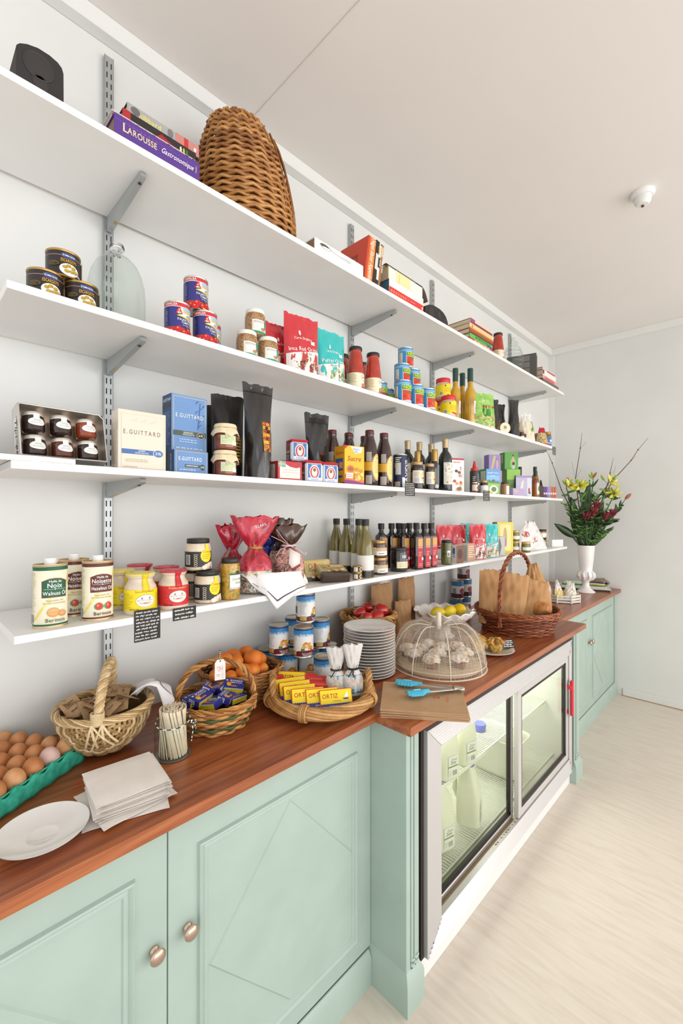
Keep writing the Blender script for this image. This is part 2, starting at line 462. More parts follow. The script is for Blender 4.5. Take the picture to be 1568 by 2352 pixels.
def frame_mould(g, x0, x1, z0, z1, y, w, mat):
    """stepped picture-frame moulding on a door face"""
    sec = [(0, 0), (0.003, 0.008), (0.007, 0.010), (0.011, 0.007), (0.014, 0.003), (0.018, 0.005), (w-0.003, 0.004), (w, 0)]
    c = [(x0, z0), (x1, z0), (x1, z1), (x0, z1)]; sg = [(1, 1), (-1, 1), (-1, -1), (1, -1)]
    vs = []
    for (cx, cz), (sx, sz) in zip(c, sg):
        for d, h in sec: vs.append((cx+sx*d, y-h, cz+sz*d))
    k = len(sec); fs = []
    for i in range(4):
        j = (i+1) % 4
        for q in range(k-1): fs.append((i*k+q, j*k+q, j*k+q+1, i*k+q+1))
    g.add(vs, fs, mat)
def lozenge(g, cx, cz, hx, hz, y, mat):
    h = 0.0045; d = 0.006
    vs = [(cx-hx, y, cz), (cx, y, cz-hz), (cx+hx, y, cz), (cx, y, cz+hz), (cx-hx+d, y-h, cz), (cx, y-h, cz-hz+d), (cx+hx-d, y-h, cz), (cx, y-h, cz+hz-d)]
    g.add(vs, [(0, 1, 5, 4), (1, 2, 6, 5), (2, 3, 7, 6), (3, 0, 4, 7), (4, 5, 6, 7)], mat)
m_nick = M('#c3ab98', 0.22, 0.9)
def door(parent, x0, x1, kx, y=-0.545, mx=0.07, lz=True):
    g = G(); g.box(x0+0.0012, x1-0.0012, y, y+0.02, 0.112, 0.872, m_green, 0.0012)
    a, b = x0+mx, x1-mx
    frame_mould(g, a, b, 0.172, 0.783, y, 0.027, m_green)
    lozenge(g, (a+b)/2, 0.4785, (b-a)/2-0.0275, (0.783-0.172)/2-0.0275, y, m_green)
    d = g.build('door', parent, sharp=24)
    g = G(); X = Matrix.Translation((kx, y, 0.603)) @ Matrix.Rotation(rad(90), 4, 'X')
    g.lathe([(0, 0), (0.0105, 0), (0.0105, 0.003), (0.0065, 0.007), (0.006, 0.013), (0.0095, 0.017), (0.0162, 0.019), (0.017, 0.0215), (0.0155, 0.024), (0.009, 0.0275), (0, 0.0285)], m_nick, 24, xf=X)
    g.build('knob', d)
def plinth(g, x0, x1, y, e0=0.0, e1=0.0):
    pr = [(0.0, 0.0), (-0.0157, 0.0), (-0.0157, 0.085), (-0.012, 0.098), (-0.004, 0.110), (0.0, 0.110)]
    g.prism([(y+a, z) for a, z in pr], x0-e0, x1+e1, m_green, f=lambda u, v, w: (w, u, v))
t = T('base_cabinet', 'sage green cabinet under the near worktop, two doors with raised lozenge panels', 'cabinet', (0.43, -0.3, 0))
def off(o): return o
def C_(g, name, parent, **k):
    o = g.build(name, parent, **k); o.location = (-parent.location.x, -parent.location.y, -parent.location.z); return o
class Shift:  # parts built in room coordinates under an Empty
    pass
t.location = (0, 0, 0)
g = G(); g.box(-1.15, 1.117, -0.525, -0.004, 0.002, CB-0.001, m_green2); g.build('carcass', t, smooth=False)
g = G(); plinth(g, -1.15, 1.103, -0.545); g.build('plinth', t, sharp=30)
door(t, -0.261, 0.4285, 0.3985); door(t, 0.4285, 1.1185, 0.4745)
t = T('base_cabinet', 'sage green cabinet at the far end beside the white far wall, two lozenge doors', 'cabinet', (0, 0, 0))
g = G(); g.box(2.86, L-0.002, -0.525, -0.004, 0.002, CB-0.001, m_green2); g.build('carcass', t, smooth=False)
g = G(); plinth(g, 2.86, L-0.002, -0.545); g.build('plinth', t, sharp=30)
door(t, 2.90, 3.588, 3.560); door(t, 3.588, 4.276, 3.616)
g = G(); g.box(4.279, L-0.002, -0.545, -0.525, 0.112, 0.872, m_green, 0.001); g.box(4.300, L-0.02, -0.552, -0.545, 0.112, 0.872, m_green, 0.002); g.build('end_stile', t, sharp=24)

def pilaster(x0, x1, label, fl, fr):
    t = T('cabinet_pilaster', label, 'pilaster', (0, 0, 0))
    g = G(); y = -0.69
    g.box(x0, x1, y, -0.5285 if x0 > 2 else -0.50, 0.0, CB-0.001, m_green, 0.0015)
    a, b, z0, z1 = x0+0.021, x1-0.003, 0.118, 0.862
    for q in (a, a+0.017):
        g.box(q, q+0.0075, y-0.004, y, z0, z1, m_green, 0.002)
    g.box(a, b, y-0.004, y, z0, z0+0.009, m_green, 0.002); g.box(a, b, y-0.004, y, z0+0.018, z0+0.026, m_green, 0.002)
    g.build('shaft', t, sharp=24)
    g = G()
    pr = [(0, 0.118), (0.004, 0.112), (0.012, 0.100), (0.0145, 0.088), (0.015, 0.0)]
    rings = []; vs = []
    for d, z in pr:
        vs += [(x0-d*fl, -0.53, z), (x0-d*fl, y-d, z), (x1+d*fr, y-d, z), (x1+d*fr, -0.53, z)]
    fs = []
    for k in range(len(pr)-1):
        for i in range(3): fs.append((k*4+i, (k+1)*4+i, (k+1)*4+i+1, k*4+i+1))
    g.add(vs, fs, m_green); g.build('base', t, sharp=24)
pilaster(1.1185, 1.186, 'sage green pilaster with flared foot at the near end of the fridge', 1, 0.6)
pilaster(2.745, 2.835, 'sage green pilaster with flared foot at the far end of the fridge', 1, 1)

# ================================================================ glass door fridge
t = T('display_fridge', 'under-counter fridge with ribbed aluminium frame and two sliding glass doors', 'fridge', (0, 0, 0))
m_alu = M('#d0cdcb', 0.36, 0.35); m_alu2 = M('#bdb9b6', 0.36, 0.4); m_blk = M('#28231f', 0.5); m_liner = M('#e4e6dc', 0.45); m_tan = M('#cbb497', 0.6)
FX0, FX1, FZ0, FZ1, FY = 1.213, 2.655, 0.105, 0.842, -0.705
OX0, OX1, OZ0, OZ1 = 1.297, 2.612, 0.190, 0.765
def rail(g, p, q, a, b, out, y, mat, ribs):
    """mitred ribbed rail from outer edge p-q to inner edge a-b"""
    N = ribs*4
    vs = []; fs = []
    for i in range(N+1):
        f = i/N; h = 0.0035*(0.5-0.5*cos(2*pi*ribs*f)) if ribs else 0
        for s0, s1 in ((p, a), (q, b)):
            vs.append((s0[0]+(s1[0]-s0[0])*f, y-h, s0[1]+(s1[1]-s0[1])*f))
    for i in range(N): fs.append((2*i, 2*i+1, 2*i+3, 2*i+2))
    g.add(vs, fs, mat)
g = G()
o4 = [(FX0, FZ0), (FX1, FZ0), (FX1, FZ1), (FX0, FZ1)]; i4 = [(OX0, OZ0), (OX1, OZ0), (OX1, OZ1), (OX0, OZ1)]
for k, rb in ((0, 9), (1, 2), (2, 8), (3, 8)):
    j = (k+1) % 4; rail(g, o4[k], o4[j], i4[k], i4[j], 0, FY, m_alu, rb)
for k in range(4):
    j = (k+1) % 4
    for q, dep in ((o4, 0.02), (i4, 0.02)):
        a, b = q[k], q[j]
        g.add([(a[0], FY, a[1]), (b[0], FY, b[1]), (b[0], FY+dep, b[1]), (a[0], FY+dep, a[1])], [(0, 1, 2, 3)], m_alu2)
    a, b = o4[k], i4[k]
    d = Vector((b[0]-a[0], 0, b[1]-a[1])); nn = Vector((-d.z, 0, d.x)).normalized()*0.0006
    g.add([(a[0]-nn.x, FY-0.0037, a[1]-nn.z), (a[0]+nn.x, FY-0.0037, a[1]+nn.z), (b[0]+nn.x, FY-0.0037, b[1]+nn.z), (b[0]-nn.x, FY-0.0037, b[1]-nn.z)], [(0, 1, 2, 3)], M('#6d6a68', 0.6))
g.build('frame', t, sharp=60)
g = G()   # cabinet box, open at the front
IX0, IX1, IY0, IY1, IZ0, IZ1 = 1.235, 2.625, -0.625, -0.10, 0.165, 0.80
g.box(1.1975, 1.232, -0.69, -0.06, 0.10, 0.868, m_blk); g.box(2.628, 2.70, -0.69, -0.06, 0.10, 0.868, m_blk)
g.box(1.1975, 2.70, -0.69, -0.06, 0.845, 0.868, m_blk)
g.box(1.232, 2.628, -0.66, -0.06, 0.10, 0.150, m_liner); g.box(1.232, 2.628, -0.098, -0.06, 0.15, 0.845, m_liner)
g.box(1.2325, 1.2345, -0.66, -0.1, 0.15, 0.845, m_liner); g.box(2.6255, 2.6275, -0.66, -0.1, 0.15, 0.845, m_liner); g.box(1.235, 2.625, -0.66, -0.1, 0.835, 0.8445, m_liner)
g.build('housing', t, smooth=False)
g = G(); g.box(1.235, 2.65, -0.685, -0.655, 0.150, 0.164, m_tan); g.box(1.235, 2.65, -0.7, -0.685, 0.165, 0.189, m_tan)
for k in range(26): 
    x = 1.72+random.random()*0.2; g.box(x, x+0.004, -0.697+random.random()*0.01, -0.69, 0.189, 0.1905, M('#6b5530', 0.8))
g.build('door_track', t, smooth=False)
g = G(); g.box(1.1955, 2.729, -0.672, -0.66, 0.0, 0.102, M('#e9e9e6', 0.4), 0.001); g.build('kick_plate', t)
m_pane = thin_glass('fridge_glass', 'f8faf6', 0.03, 0.02, 0.8)
def sdoor(x0, x1, z0, z1, y, handle):
    g = G(); w = 0.032 if handle else 0.02; yb = y+0.022
    for a in ((x0, x0+w, z0, z1), (x1-w, x1, z0, z1)): g.box(a[0], a[1], y, yb, a[2], a[3], m_alu, 0.002)
    for a in ((x0+w, x1-w, z0, z0+w), (x0+w, x1-w, z1-w, z1)): g.box(a[0], a[1], y, yb, a[2], a[3], m_alu, 0.002)
    d = g.build('sliding_door', t, sharp=30)
    g = G(); k = 0.014; ya = y+0.004
    for a in ((x0+w, x0+w+k, z0+w, z1-w), (x1-w-k, x1-w, z0+w, z1-w), (x0+w, x1-w, z0+w, z0+w+k), (x0+w, x1-w, z1-w-k, z1-w)): g.box(a[0], a[1], ya, yb-0.004, a[2], a[3], m_blk)
    g.build('gasket', d, smooth=False)
    g = G(); g.box(x0+w, x1-w, y+0.008, y+0.012, z0+w, z1-w, m_pane); g.build('glass_pane', d, smooth=False)
    if handle:
        g = G(); hx = x1-0.016; mr = M('#d42a3c', 0.4)
        g.box(hx-0.011, hx+0.011, y-0.016, y-0.010, 0.44, 0.63, M('#b9b5b1', 0.35, 0.5), 0.001)
        g.box(hx-0.004, hx+0.014, y-0.03, y-0.016, 0.44, 0.635, mr, 0.004); g.box(hx-0.012, hx+0.002, y-0.03, y-0.004, 0.585, 0.61, mr, 0.002)
        g.box(hx-0.006, hx+0.004, y-0.014, y, 0.45, 0.47, mr, 0.002)
        hd = g.build('handle', d, sharp=30); hd['label'] = 'red plastic handle'
sdoor(1.297, 1.975, 0.168, 0.80, -0.662, False)
sdoor(1.945, 2.612, 0.192, 0.764, -0.700, True)
m_wire = M('#e6ead8', 0.35)
def wire_shelf(z, x0, x1, y0, y1):
    g = G()
    x = x0
    while x <= x1+1e-6: g.tube([(x, y0, z), (x, y1, z)], 0.0021, m_wire, 5); x += 0.0145
    for y in (y0, (y0+y1)/2, y1): g.tube([(x0, y, z-0.004), (x1, y, z-0.004)], 0.0032, m_wire, 6)
    g.box(x0, x1, y0-0.004, y0-0.001, z-0.012, z+0.004, m_wire)
    g.build('wire_shelf', t)
wire_shelf(0.475, 1.245, 2.615, -0.575, -0.11); wire_shelf(0.192, 1.245, 2.615, -0.62, -0.11)
g = G(); g.box(1.30, 2.60, -0.60, -0.585, 0.818, 0.83, M('#f3fbff', 0.5, emit=3.0), 0.003); g.build('light_tube', t)
area('fridge_lamp', (1.93, -0.45, 0.81), (0, 0, 0), 1.2, 0.25, 7, (1.0, 0.99, 0.97))
# ================================================================ shared builders
WHT = M('#ecebe6', 0.5); OFF = M('#e3ddd0', 0.55); BLK = M('#2b2826', 0.45); INK = M('#2c2a2a', 0.6); GRY = M('#9b9a97', 0.6); LGR = M('#c4c2bd', 0.6)
TIN = M('#c9c3b3', 0.28, 0.8); GOLD = M('#b08a4c', 0.3, 0.75); GOLDL = M('#cdb183', 0.35, 0.6); YEL = M('#f0d512', 0.45); RED = M('#cf2a31', 0.4); NAVY = M('#2a3270', 0.45); BLUE = M('#2f63a8', 0.45)
GRN = M('#2f8f4c', 0.5); LGRN = M('#86b94a', 0.5); CREAM = M('#eadfbf', 0.55); ORG = M('#e08a3a', 0.5); BRN = M('#6b3a22', 0.5); MAR = M('#7d2530', 0.45); SKY = M('#8fc2e4', 0.5); TEA = M('#31b9b4', 0.4)
CHK = M('#e6e4df', 0.9); SLATE = M('#343331', 0.85); PINK = M('#e9c4bf', 0.5); SILV = M('#c8c6c4', 0.25, 0.85)
CLEAR = thin_glass('clear_glass', 'f4f8f6', 0.03, 0.02, 0.9)
FILM = thin_glass('cellophane', 'f6f6f4', 0.10, 0.18, 0.8)
class Kind:
    def __init__(s, fn): s.fn = fn; s.p = None
    def at(s, label, x, y, z, rz=0.0, group=None, rot=None, scale=None):
        if s.p is None:
            s.p = s.fn(); o = s.p; o.location = (x, y, z); o.rotation_euler = rot or (0, 0, rz); o['label'] = label
            if group: o['group'] = group
            if scale: o.scale = (scale,)*3 if not isinstance(scale, tuple) else scale
            return o
        return dup(s.p, label, (x, y, z), rz, group, rot, scale)

def tin_can(name, cat, R, h, lab, body=TIN, seams=True, gold=False):
    def fn():
        t = T(name, 'x', cat); b = GOLD if gold else TIN; g = G()
        g.lathe([(0, 0.002), (R-0.004, 0.002), (R-0.003, 0.0), (R+0.0006, 0.0005), (R+0.0008, 0.003), (R-0.0006, 0.0045), (R-0.0006, h-0.0045), (R+0.0008, h-0.003), (R+0.0006, h-0.0005), (R-0.002, h), (R-0.004, h-0.003), (R-0.008, h-0.0035), (R-0.011, h-0.0025), (R-0.014, h-0.0035), (0, h-0.0035)], b, 36)
        g.build('tin', t, sharp=50)
        g = G(); g.lathe([(R-0.0004, 0.0048), (R, 0.005), (R, h-0.005), (R-0.0004, h-0.0048)], body, 40)
        p = Print(g, cylmap(R), 0.006); lab(p, R, h); g.build('paper_label', t, sharp=60)
        return t
    return Kind(fn)

def jar_kind(name, cat, R, h, body, lid, lab=None, lidh=0.013, lidr=0.86, neck=0.80, fill=1.0, glass=True, lidname='lid', n=32, sub=None, fill_from=0.004):
    """round glass jar: filled body, clear glass wall above the fill, screw lid, printed label"""
    def fn():
        t = T(name, 'x', cat); zs = h-lidh; zn = zs-0.10*h
        Rn = R*lidr*0.95
        prof = [(0, 0.0), (R*0.82, 0.0), (R*0.96, 0.003), (R, 0.009), (R, h*neck-0.012), (R*0.97, h*neck-0.003), (R*0.9, h*neck+0.004), (Rn, zn+0.02*h), (Rn, zs)]
        g = G()
        if fill < 1.0:
            zf = h*fill; inn = [(0, fill_from)] + [(max(0.0, r-0.0025), max(z, fill_from)) for r, z in prof[1:] if z < zf]
            k = [r for r, z in prof if z >= zf][0]; inn += [(k-0.0025, zf), (0, zf)]
            g.lathe(inn, body, n); g.build('contents', t)
            g = G(); g.lathe(prof, CLEAR, n); g.build('glass', t)
        else:
            g.lathe(prof+[(0, zs)], body, n); g.build('glass', t)
        g = G(); rl = R*lidr
        g.lathe([(rl-0.001, zs-0.002), (rl, zs-0.001), (rl, h-0.002), (rl-0.0015, h), (rl*0.86, h), (rl*0.83, h-0.0008), (0, h-0.0008)], lid, n); g.build(lidname, t, sharp=45)
        if lab:
            g = G(); p = Print(g, cylmap(R+0.0004), 0.006); lab(p, R, h); g.build('label', t)
        return t
    return Kind(fn)

def bottle_kind(name, cat, prof, body, cap, capprof, lab=None, labR=None, glassname='glass', n=28, square=0, extra=None):
    def fn():
        t = T(name, 'x', cat); g = G()
        if square:
            # square bottle: rounded square section
            g2 = G(); g2.lathe(prof, body, 32)
            out = []
            for x, y, z in g2.v:
                r = sqrt(x*x+y*y)
                if r > 1e-6 and z < square:
                    a = atan2(y, x); k = 1.0/max(abs(cos(a)), abs(sin(a))); k = min(k, 1.30); x, y = x*k*0.93, y*k*0.93
                out.append((x, y, z))
            g2.v = out; g2.build(glassname, t, sharp=40)
        else:
            g.lathe(prof, body, n); g.build(glassname, t, sharp=50)
        g = G(); g.lathe(capprof, cap, 22); g.build('cap', t, sharp=45)
        if lab:
            g = G(); p = Print(g, cylmap(labR) if not square else front(-labR), 0.006 if not square else None); lab(p, labR); g.build('label', t)
        if extra: extra(t)
        return t
    return Kind(fn)

def carton_kind(name, cat, w, d, h, faces, base=WHT, parts=True, topmat=None):
    """printed carton; faces: dict front/left/top -> fn(Print, width, height)"""
    def fn():
        t = T(name, 'x', cat); g = G()
        g.box(-w/2, w/2, -d/2, d/2, 0, h, base, 0.0008); g.build('carton', t)
        if 'front' in faces:
            g = G(); p = Print(g, front(-d/2)); faces['front'](p, w, h); g.build('front_print', t, smooth=False)
        if 'left' in faces:
            g = G(); p = Print(g, leftside(-w/2)); faces['left'](p, d, h); g.build('side_print', t, smooth=False)
        if 'top' in faces:
            g = G(); p = Print(g, topside(h)); faces['top'](p, w, d); g.build('top_print', t, smooth=False)
        return t
    return Kind(fn)

class Pouch:
    """pillow / stand-up bag: full oval foot narrowing to a flat sealed top"""
    def __init__(s, w, h, d, top=1.0, flat=0.25, crumple=0.004, seed=0, foot=1.0, lean=0.0, wf=None, df=None, seal=0.06):
        s.w, s.h, s.d, s.top, s.cr, s.foot, s.lean, s.seal = w, h, d, top, crumple, foot, lean, seal
        R = random.Random(seed); s.ph = [R.uniform(0, 6.28) for _ in range(12)]; s.wf = wf; s.df = df; s.flat = flat
    def W(s, t):
        if s.wf: return s.w*s.wf(t)
        return s.w*(s.foot+(s.top-s.foot)*t)
    def D(s, t):
        if s.df: return s.d*s.df(t)
        if t > 1-s.seal: return 0.0016
        k = t/(1-s.seal)
        return max(0.0016, s.d*(1-k**2.2)**0.8)
    def noise(s, u, t):
        p = s.ph
        return s.cr*(sin(9*u+5*t+p[0])*0.5+sin(17*t-6*u+p[1])*0.4+sin(23*u-13*t+p[2])*0.25+sin(31*t+19*u+p[3])*0.2)
    def pt(s, u, t, side, l=0.0):
        """u in -1..1 across, t in 0..1 up, side -1 front / +1 back"""
        W, D = s.W(t)/2, s.D(t)/2
        x = W*u; e = max(0.0, 1-u*u)**0.55
        n = s.noise(u*1.5+(3 if side > 0 else 0), t)*min(1, e*1.5)*(1 if 0.02 < t else 0.2)
        y = side*(D*e+n*0.6 + l)
        if side > 0: y = max(y, -D*e+0.0004)
        z = t*s.h - 0.1*0*abs(u)
        return (x, y + s.lean*t*s.h, z + (s.noise(u, t*0.3)*0.8 if t > 0.95 else 0))
    def shell(s, g, bands, nu=14, nv=22):
        """bands: list of (t0, t1, mat)"""
        for t0, t1, m in bands:
            k = max(2, int(nv*(t1-t0)+0.5))
            for side in (-1, 1):
                g.sheet(lambda a, b: s.pt(-1+2*a if side < 0 else 1-2*a, t0+(t1-t0)*b, side), nu, k, m)
        n = nu
        b0 = [s.pt(-1+2*i/n, 0, -1) for i in range(n+1)] + [s.pt(1-2*i/n, 0, 1) for i in range(1, n)]
        g.add(b0, [tuple(reversed(range(len(b0))))], bands[0][2])
    def map(s):
        def f(u, v, l):
            t = min(max(v/s.h, 0), 1); k = max(-0.98, min(0.98, u/(s.W(t)/2)))
            x, y, z = s.pt(k, t, -1)
            return (x, y-l-0.0006, z)
        return f
def pouch_kind(name, cat, mk, bands, lab=None, partname='bag', step=0.008, extra=None):
    def fn():
        t = T(name, 'x', cat); P = mk(); g = G(); P.shell(g, bands); g.build(partname, t, sharp=70)
        if lab:
            g = G(); p = Print(g, P.map(), step, lift=0.0004); lab(p, P); g.build('print', t, smooth=False)
        if extra: extra(t, P)
        return t
    return Kind(fn)

# ---------------------------------------------------------------- wicker
def wick(name, cols, rough=0.5):
    return [NZ(name+str(i), [c, c2], 40, rough, stretch=(1, 1, 1)) for i, (c, c2) in enumerate(cols)]
W_BROWN = wick('wicker_honey', [('#8f5a28', '#b17a3e'), ('#a06a33', '#c28b4c'), ('#7d4a20', '#9c642f'), ('#b27c40', '#cf9c5e')])
W_DARK = wick('wicker_chestnut', [('#6e3218', '#95502a'), ('#8a4422', '#ad6636'), ('#542512', '#7a3b1e')], 0.4)
W_PALE = wick('wicker_straw', [('#a98755', '#c9aa78'), ('#bd9d6b', '#dac194'), ('#8f6d3f', '#b18f5c'), ('#cdb184', '#e4cfa6')])
W_TAN = wick('wicker_tan', [('#a3723a', '#c08f52'), ('#b5854a', '#d0a468'), ('#8b5d2c', '#a97a42')])
W_GREEN = [M('#4b5a33', 0.6)]
def rope(g, pts, r, mats, strands=2, pitch=0.03, sr=None, closed=False, n=5):
    """strands twisted round a path"""
    P = [Vector(p) for p in pts]; N = len(P); ln = [0.0]
    for a, b in zip(P, P[1:]): ln.append(ln[-1]+(b-a).length)
    tot = ln[-1]+((P[0]-P[-1]).length if closed else 0)
    turns = max(1, round(tot/pitch)); sr = sr or r*0.62
    frames = []; nrm = None
    for i in range(N):
        t = (P[(i+1) % N]-P[i-1]) if closed else (P[min(i+1, N-1)]-P[max(0, i-1)])
        t.normalize()
        if nrm is None:
            nrm = Vector((0, 0, 1)).cross(t)
            if nrm.length < 0.2: nrm = Vector((1, 0, 0)).cross(t)
        nrm = (nrm-t*nrm.dot(t)).normalized(); frames.append((nrm.copy(), t.cross(nrm)))
    for k in range(strands):
        q = []
        for i in range(N):
            a = 2*pi*(turns*ln[i]/tot + k/strands); nn, bb = frames[i]
            q.append(P[i]+nn*(r*cos(a))+bb*(r*sin(a)))
        g.tube(q, sr, mats[k % len(mats)], n, closed=closed)
def ring(rx, ry, z, n, ph=0.0, fz=None):
    return [(rx*cos(2*pi*i/n+ph), ry*sin(2*pi*i/n+ph), z+(fz(2*pi*i/n+ph) if fz else 0)) for i in range(n)]
def weave(g, rf, zs, sy, stakes, wr, mats, amp, seed=1, seg=4, green=(), fz=None, flat=1.0, sx=1.0):
    """horizontal weavers passing in front of and behind upright stakes; rf(z) -> radius"""
    R = random.Random(seed); n = stakes*seg
    for i, z in enumerate(zs):
        m = W_GREEN[0] if i in green else R.choice(mats); pts = []; off = 1 if i % 2 else 0; jz = R.uniform(-.15, .15)*wr
        for k in range(n):
            a = 2*pi*k/n; d = amp*cos(stakes*a/2*1.0 + pi*off) if True else 0
            r = rf(z)+d; z2 = z+jz+(fz(a, z) if fz else 0)+0.12*wr*sin(5*a+i)
            pts.append((sx*r*cos(a), sy*r*sin(a), z2))
        g.tube(pts, wr*R.uniform(0.9, 1.1), m, 6, closed=True, flat=flat)
def stakes_(g, rf, z0, z1, sy, stakes, r, mat, fz=None, sx=1.0):
    for k in range(stakes):
        a = 2*pi*(k+0.5)/stakes
        g.tube([(sx*rf(z)*cos(a), sy*rf(z)*sin(a), z+(fz(a, z) if fz else 0)) for z in [z0+(z1-z0)*i/8 for i in range(9)]], r, mat, 5)
# ================================================================ top shelf
m_page = NZ('page_block', ['#c9bca3', '#ddd2bd'], 300, 0.8, stretch=(0.02, 0.02, 1))
m_tanp_shade = NZ('tan_shaded_pages', ['#93765f', '#a88a70'], 300, 0.8, stretch=(0.02, 0.02, 1))  # tan page ends, with the shade on the block put into the brown
def flat_book(label, x0, x1, depth, z, th, cov, spine, page=m_page, y=-0.335, lab=None, group=None, rz=0.0, cat='book', ct=0.0025):
    """book lying flat with the spine towards the room; origin at the base of the spine's middle"""
    w = (x1-x0)/2; t = T('book', label, cat, ((x0+x1)/2, y, z), rz, group)
    g = G(); g.box(-w, w, 0.003, depth, 0, ct, cov, 0.0006); g.box(-w, w, 0.003, depth, th-ct, th, cov, 0.0006)
    g.box(-w, w, 0, 0.0035, 0.0, th, spine, 0.001)
    if lab: lab(Print(g, front(0.0)), w, th)
    g.build('cover', t)
    g = G(); g.box(-w+0.004, w-0.004, 0.0036, depth-0.004, ct+0.0002, th-ct-0.0002, page); g.build('pages', t, smooth=False)
    return t
def stand_book(label, x, y, z, th, depth, h, cov, spine, rz=0.0, lean=0.0, lab=None, side=None, group=None, page=m_page):
    """book standing upright, spine towards the room, front cover to the left; origin at the foot of the spine's left edge"""
    t = T('book', label, 'book', (x, y, z), group=group, rot=(0, lean, rz)); c = 0.0025
    g = G(); g.box(0, c, 0.002, depth, 0, h, cov, 0.0006); g.box(th-c, th, 0.002, depth, 0, h, cov, 0.0006); g.box(0, th, 0, 0.003, 0, h, spine, 0.0008)
    if lab: lab(Print(g, front(0.0)), th, h)
    if side: side(Print(g, leftside(0.0)), depth, h)
    g.build('cover', t)
    g = G(); g.box(c+.0002, th-c-.0002, 0.0032, depth-0.004, 0.004, h-0.004, page); g.build('pages', t, smooth=False)
    return t
def speaker(label, x0, x1, h, prof, y=-0.335, cones=()):
    t = T('speaker', label, 'speaker', (x0, y, Z1)); g = G()
    m = NZ('speaker_black', ['#262322', '#302c2a'], 600, 0.75)
    g.prism(prof, 0.0, 0.10, m, f=lambda u, v, w: (u, w, v)); g.build('cabinet', t, sharp=30)
    for cx, cz, r in cones:
        g = G(); X = Matrix.Translation((cx, -0.0002, cz)) @ Matrix.Rotation(rad(90), 4, 'X')
        g.lathe([(r, 0), (r, 0.0008), (r*0.9, 0.0014), (r*0.86, 0.0004), (r*0.3, 0.0004), (0, 0.0012)], M('#353130', 0.5), 28, xf=X); g.build('driver', t)
w = 0.09
speaker('black rounded speaker alone at the near end of the top shelf', 0.186, 0.276, 0.09,
        [(0, 0), (0.09, 0), (0.0895, 0.07), (0.086, 0.081), (0.078, 0.088), (0.062, 0.0925), (0.04, 0.0925), (0.02, 0.086), (0.007, 0.078), (0.001, 0.070)], cones=((0.042, 0.052, 0.03), (0.045, 0.018, 0.016)))
speaker('black dome-shaped speaker behind the red and white book stack on the top shelf', 1.765, 1.976, 0.07,
        [(0, 0), (0.211, 0), (0.205, 0.026), (0.19, 0.047), (0.165, 0.061), (0.13, 0.068), (0.08, 0.068), (0.04, 0.06), (0.01, 0.045), (0, 0.03)], cones=((0.055, 0.026, 0.024), (0.125, 0.036, 0.018), (0.178, 0.022, 0.014)), y=-0.33)

PUR = M('#5b3a8c', 0.5); GLD = M('#e6d9a4', 0.5)
def lar(p, w, th):
    p.rect(-w, th-0.014, w, th-0.0135, M('#8b6db3', 0.5))
    p.text('L', -0.095, 0.020, 0.021, GLD, 'l'); p.text('AROUSSE', -0.082, 0.0215, 0.0155, GLD, 'l', maxw=0.075)
    for i in range(9): p.ell(-0.088+i*0.0098, 0.0415, 0.0013, 0.0013, M('#d06aa8', 0.5), 8)
    p.text('Gastronomique', 0.002, 0.0225, 0.0145, M('#f0e8f0', 0.5), 'l', shear=0.35, maxw=0.092); p.text('Hamlyn', 0.104, 0.03, 0.004, GLD, 'c', rot=1.57)
flat_book('thick purple cookery encyclopedia at the bottom of the near stack on the top shelf', 0.385, 0.613, 0.19, Z1, 0.056, PUR, PUR, m_tanp_shade, lab=lar)
def strip(p, w, th):
    R = random.Random(4)
    for i in range(22): a = -w+2*w*i/22; p.rect(a, 0.003, a+2*w/22*R.uniform(.4, 1), th-0.004, M(R.choice(['#8a6f6a', '#3a3432', '#c9b2a8', '#b39a90']), 0.5))
flat_book('thin pale book with mottled spine lying on the purple book', 0.385, 0.610, 0.17, Z1+0.0565, 0.02, M('#e4ddd6', 0.5), M('#d9cfc8', 0.5), lab=strip, y=-0.315)
def blk3(p, w, th):
    p.rect(-w, 0.0, -w+0.02, th, M('#b32b30', 0.5)); p.poly([(-0.02, 0.001), (0.05, 0.001), (0.0, 0.02)], M('#a8262c', 0.5))
    for i in range(3): p.ell(0.055+i*0.009, 0.012, 0.003, 0.008, M(['#e8e4da', '#c9c22e', '#4d7a3a'][i], 0.5), 10)
flat_book('black spined book with red patch between the pale book and the grey book', 0.415, 0.618, 0.17, Z1+0.077, 0.028, M('#2a2624', 0.5), M('#2c2826', 0.5), lab=blk3, y=-0.305)
def gr4(p, w, th):
    p.text('hibbard', -w+0.03, 0.008, 0.014, M('#e7dd6a', 0.5), 'l', maxw=0.06); p.rect(0.03, 0, w, th, M('#c9837a', 0.5)); p.rect(0.055, 0, 0.068, th, M('#c23a36', 0.5)); p.rect(0.085, 0.01, 0.092, 0.02, WHT); p.ell(-0.08, 0.018, 0.012, 0.01, M('#6a6866', 0.5)); p.ell(0.015, 0.018, 0.008, 0.012, M('#7d7a78', 0.5))
flat_book('grey and salmon spined book on top of the near stack on the top shelf', 0.43, 0.632, 0.14, Z1+0.1055, 0.032, M('#3a3633', 0.5), M('#a9a6a3', 0.5), lab=gr4, y=-0.295)

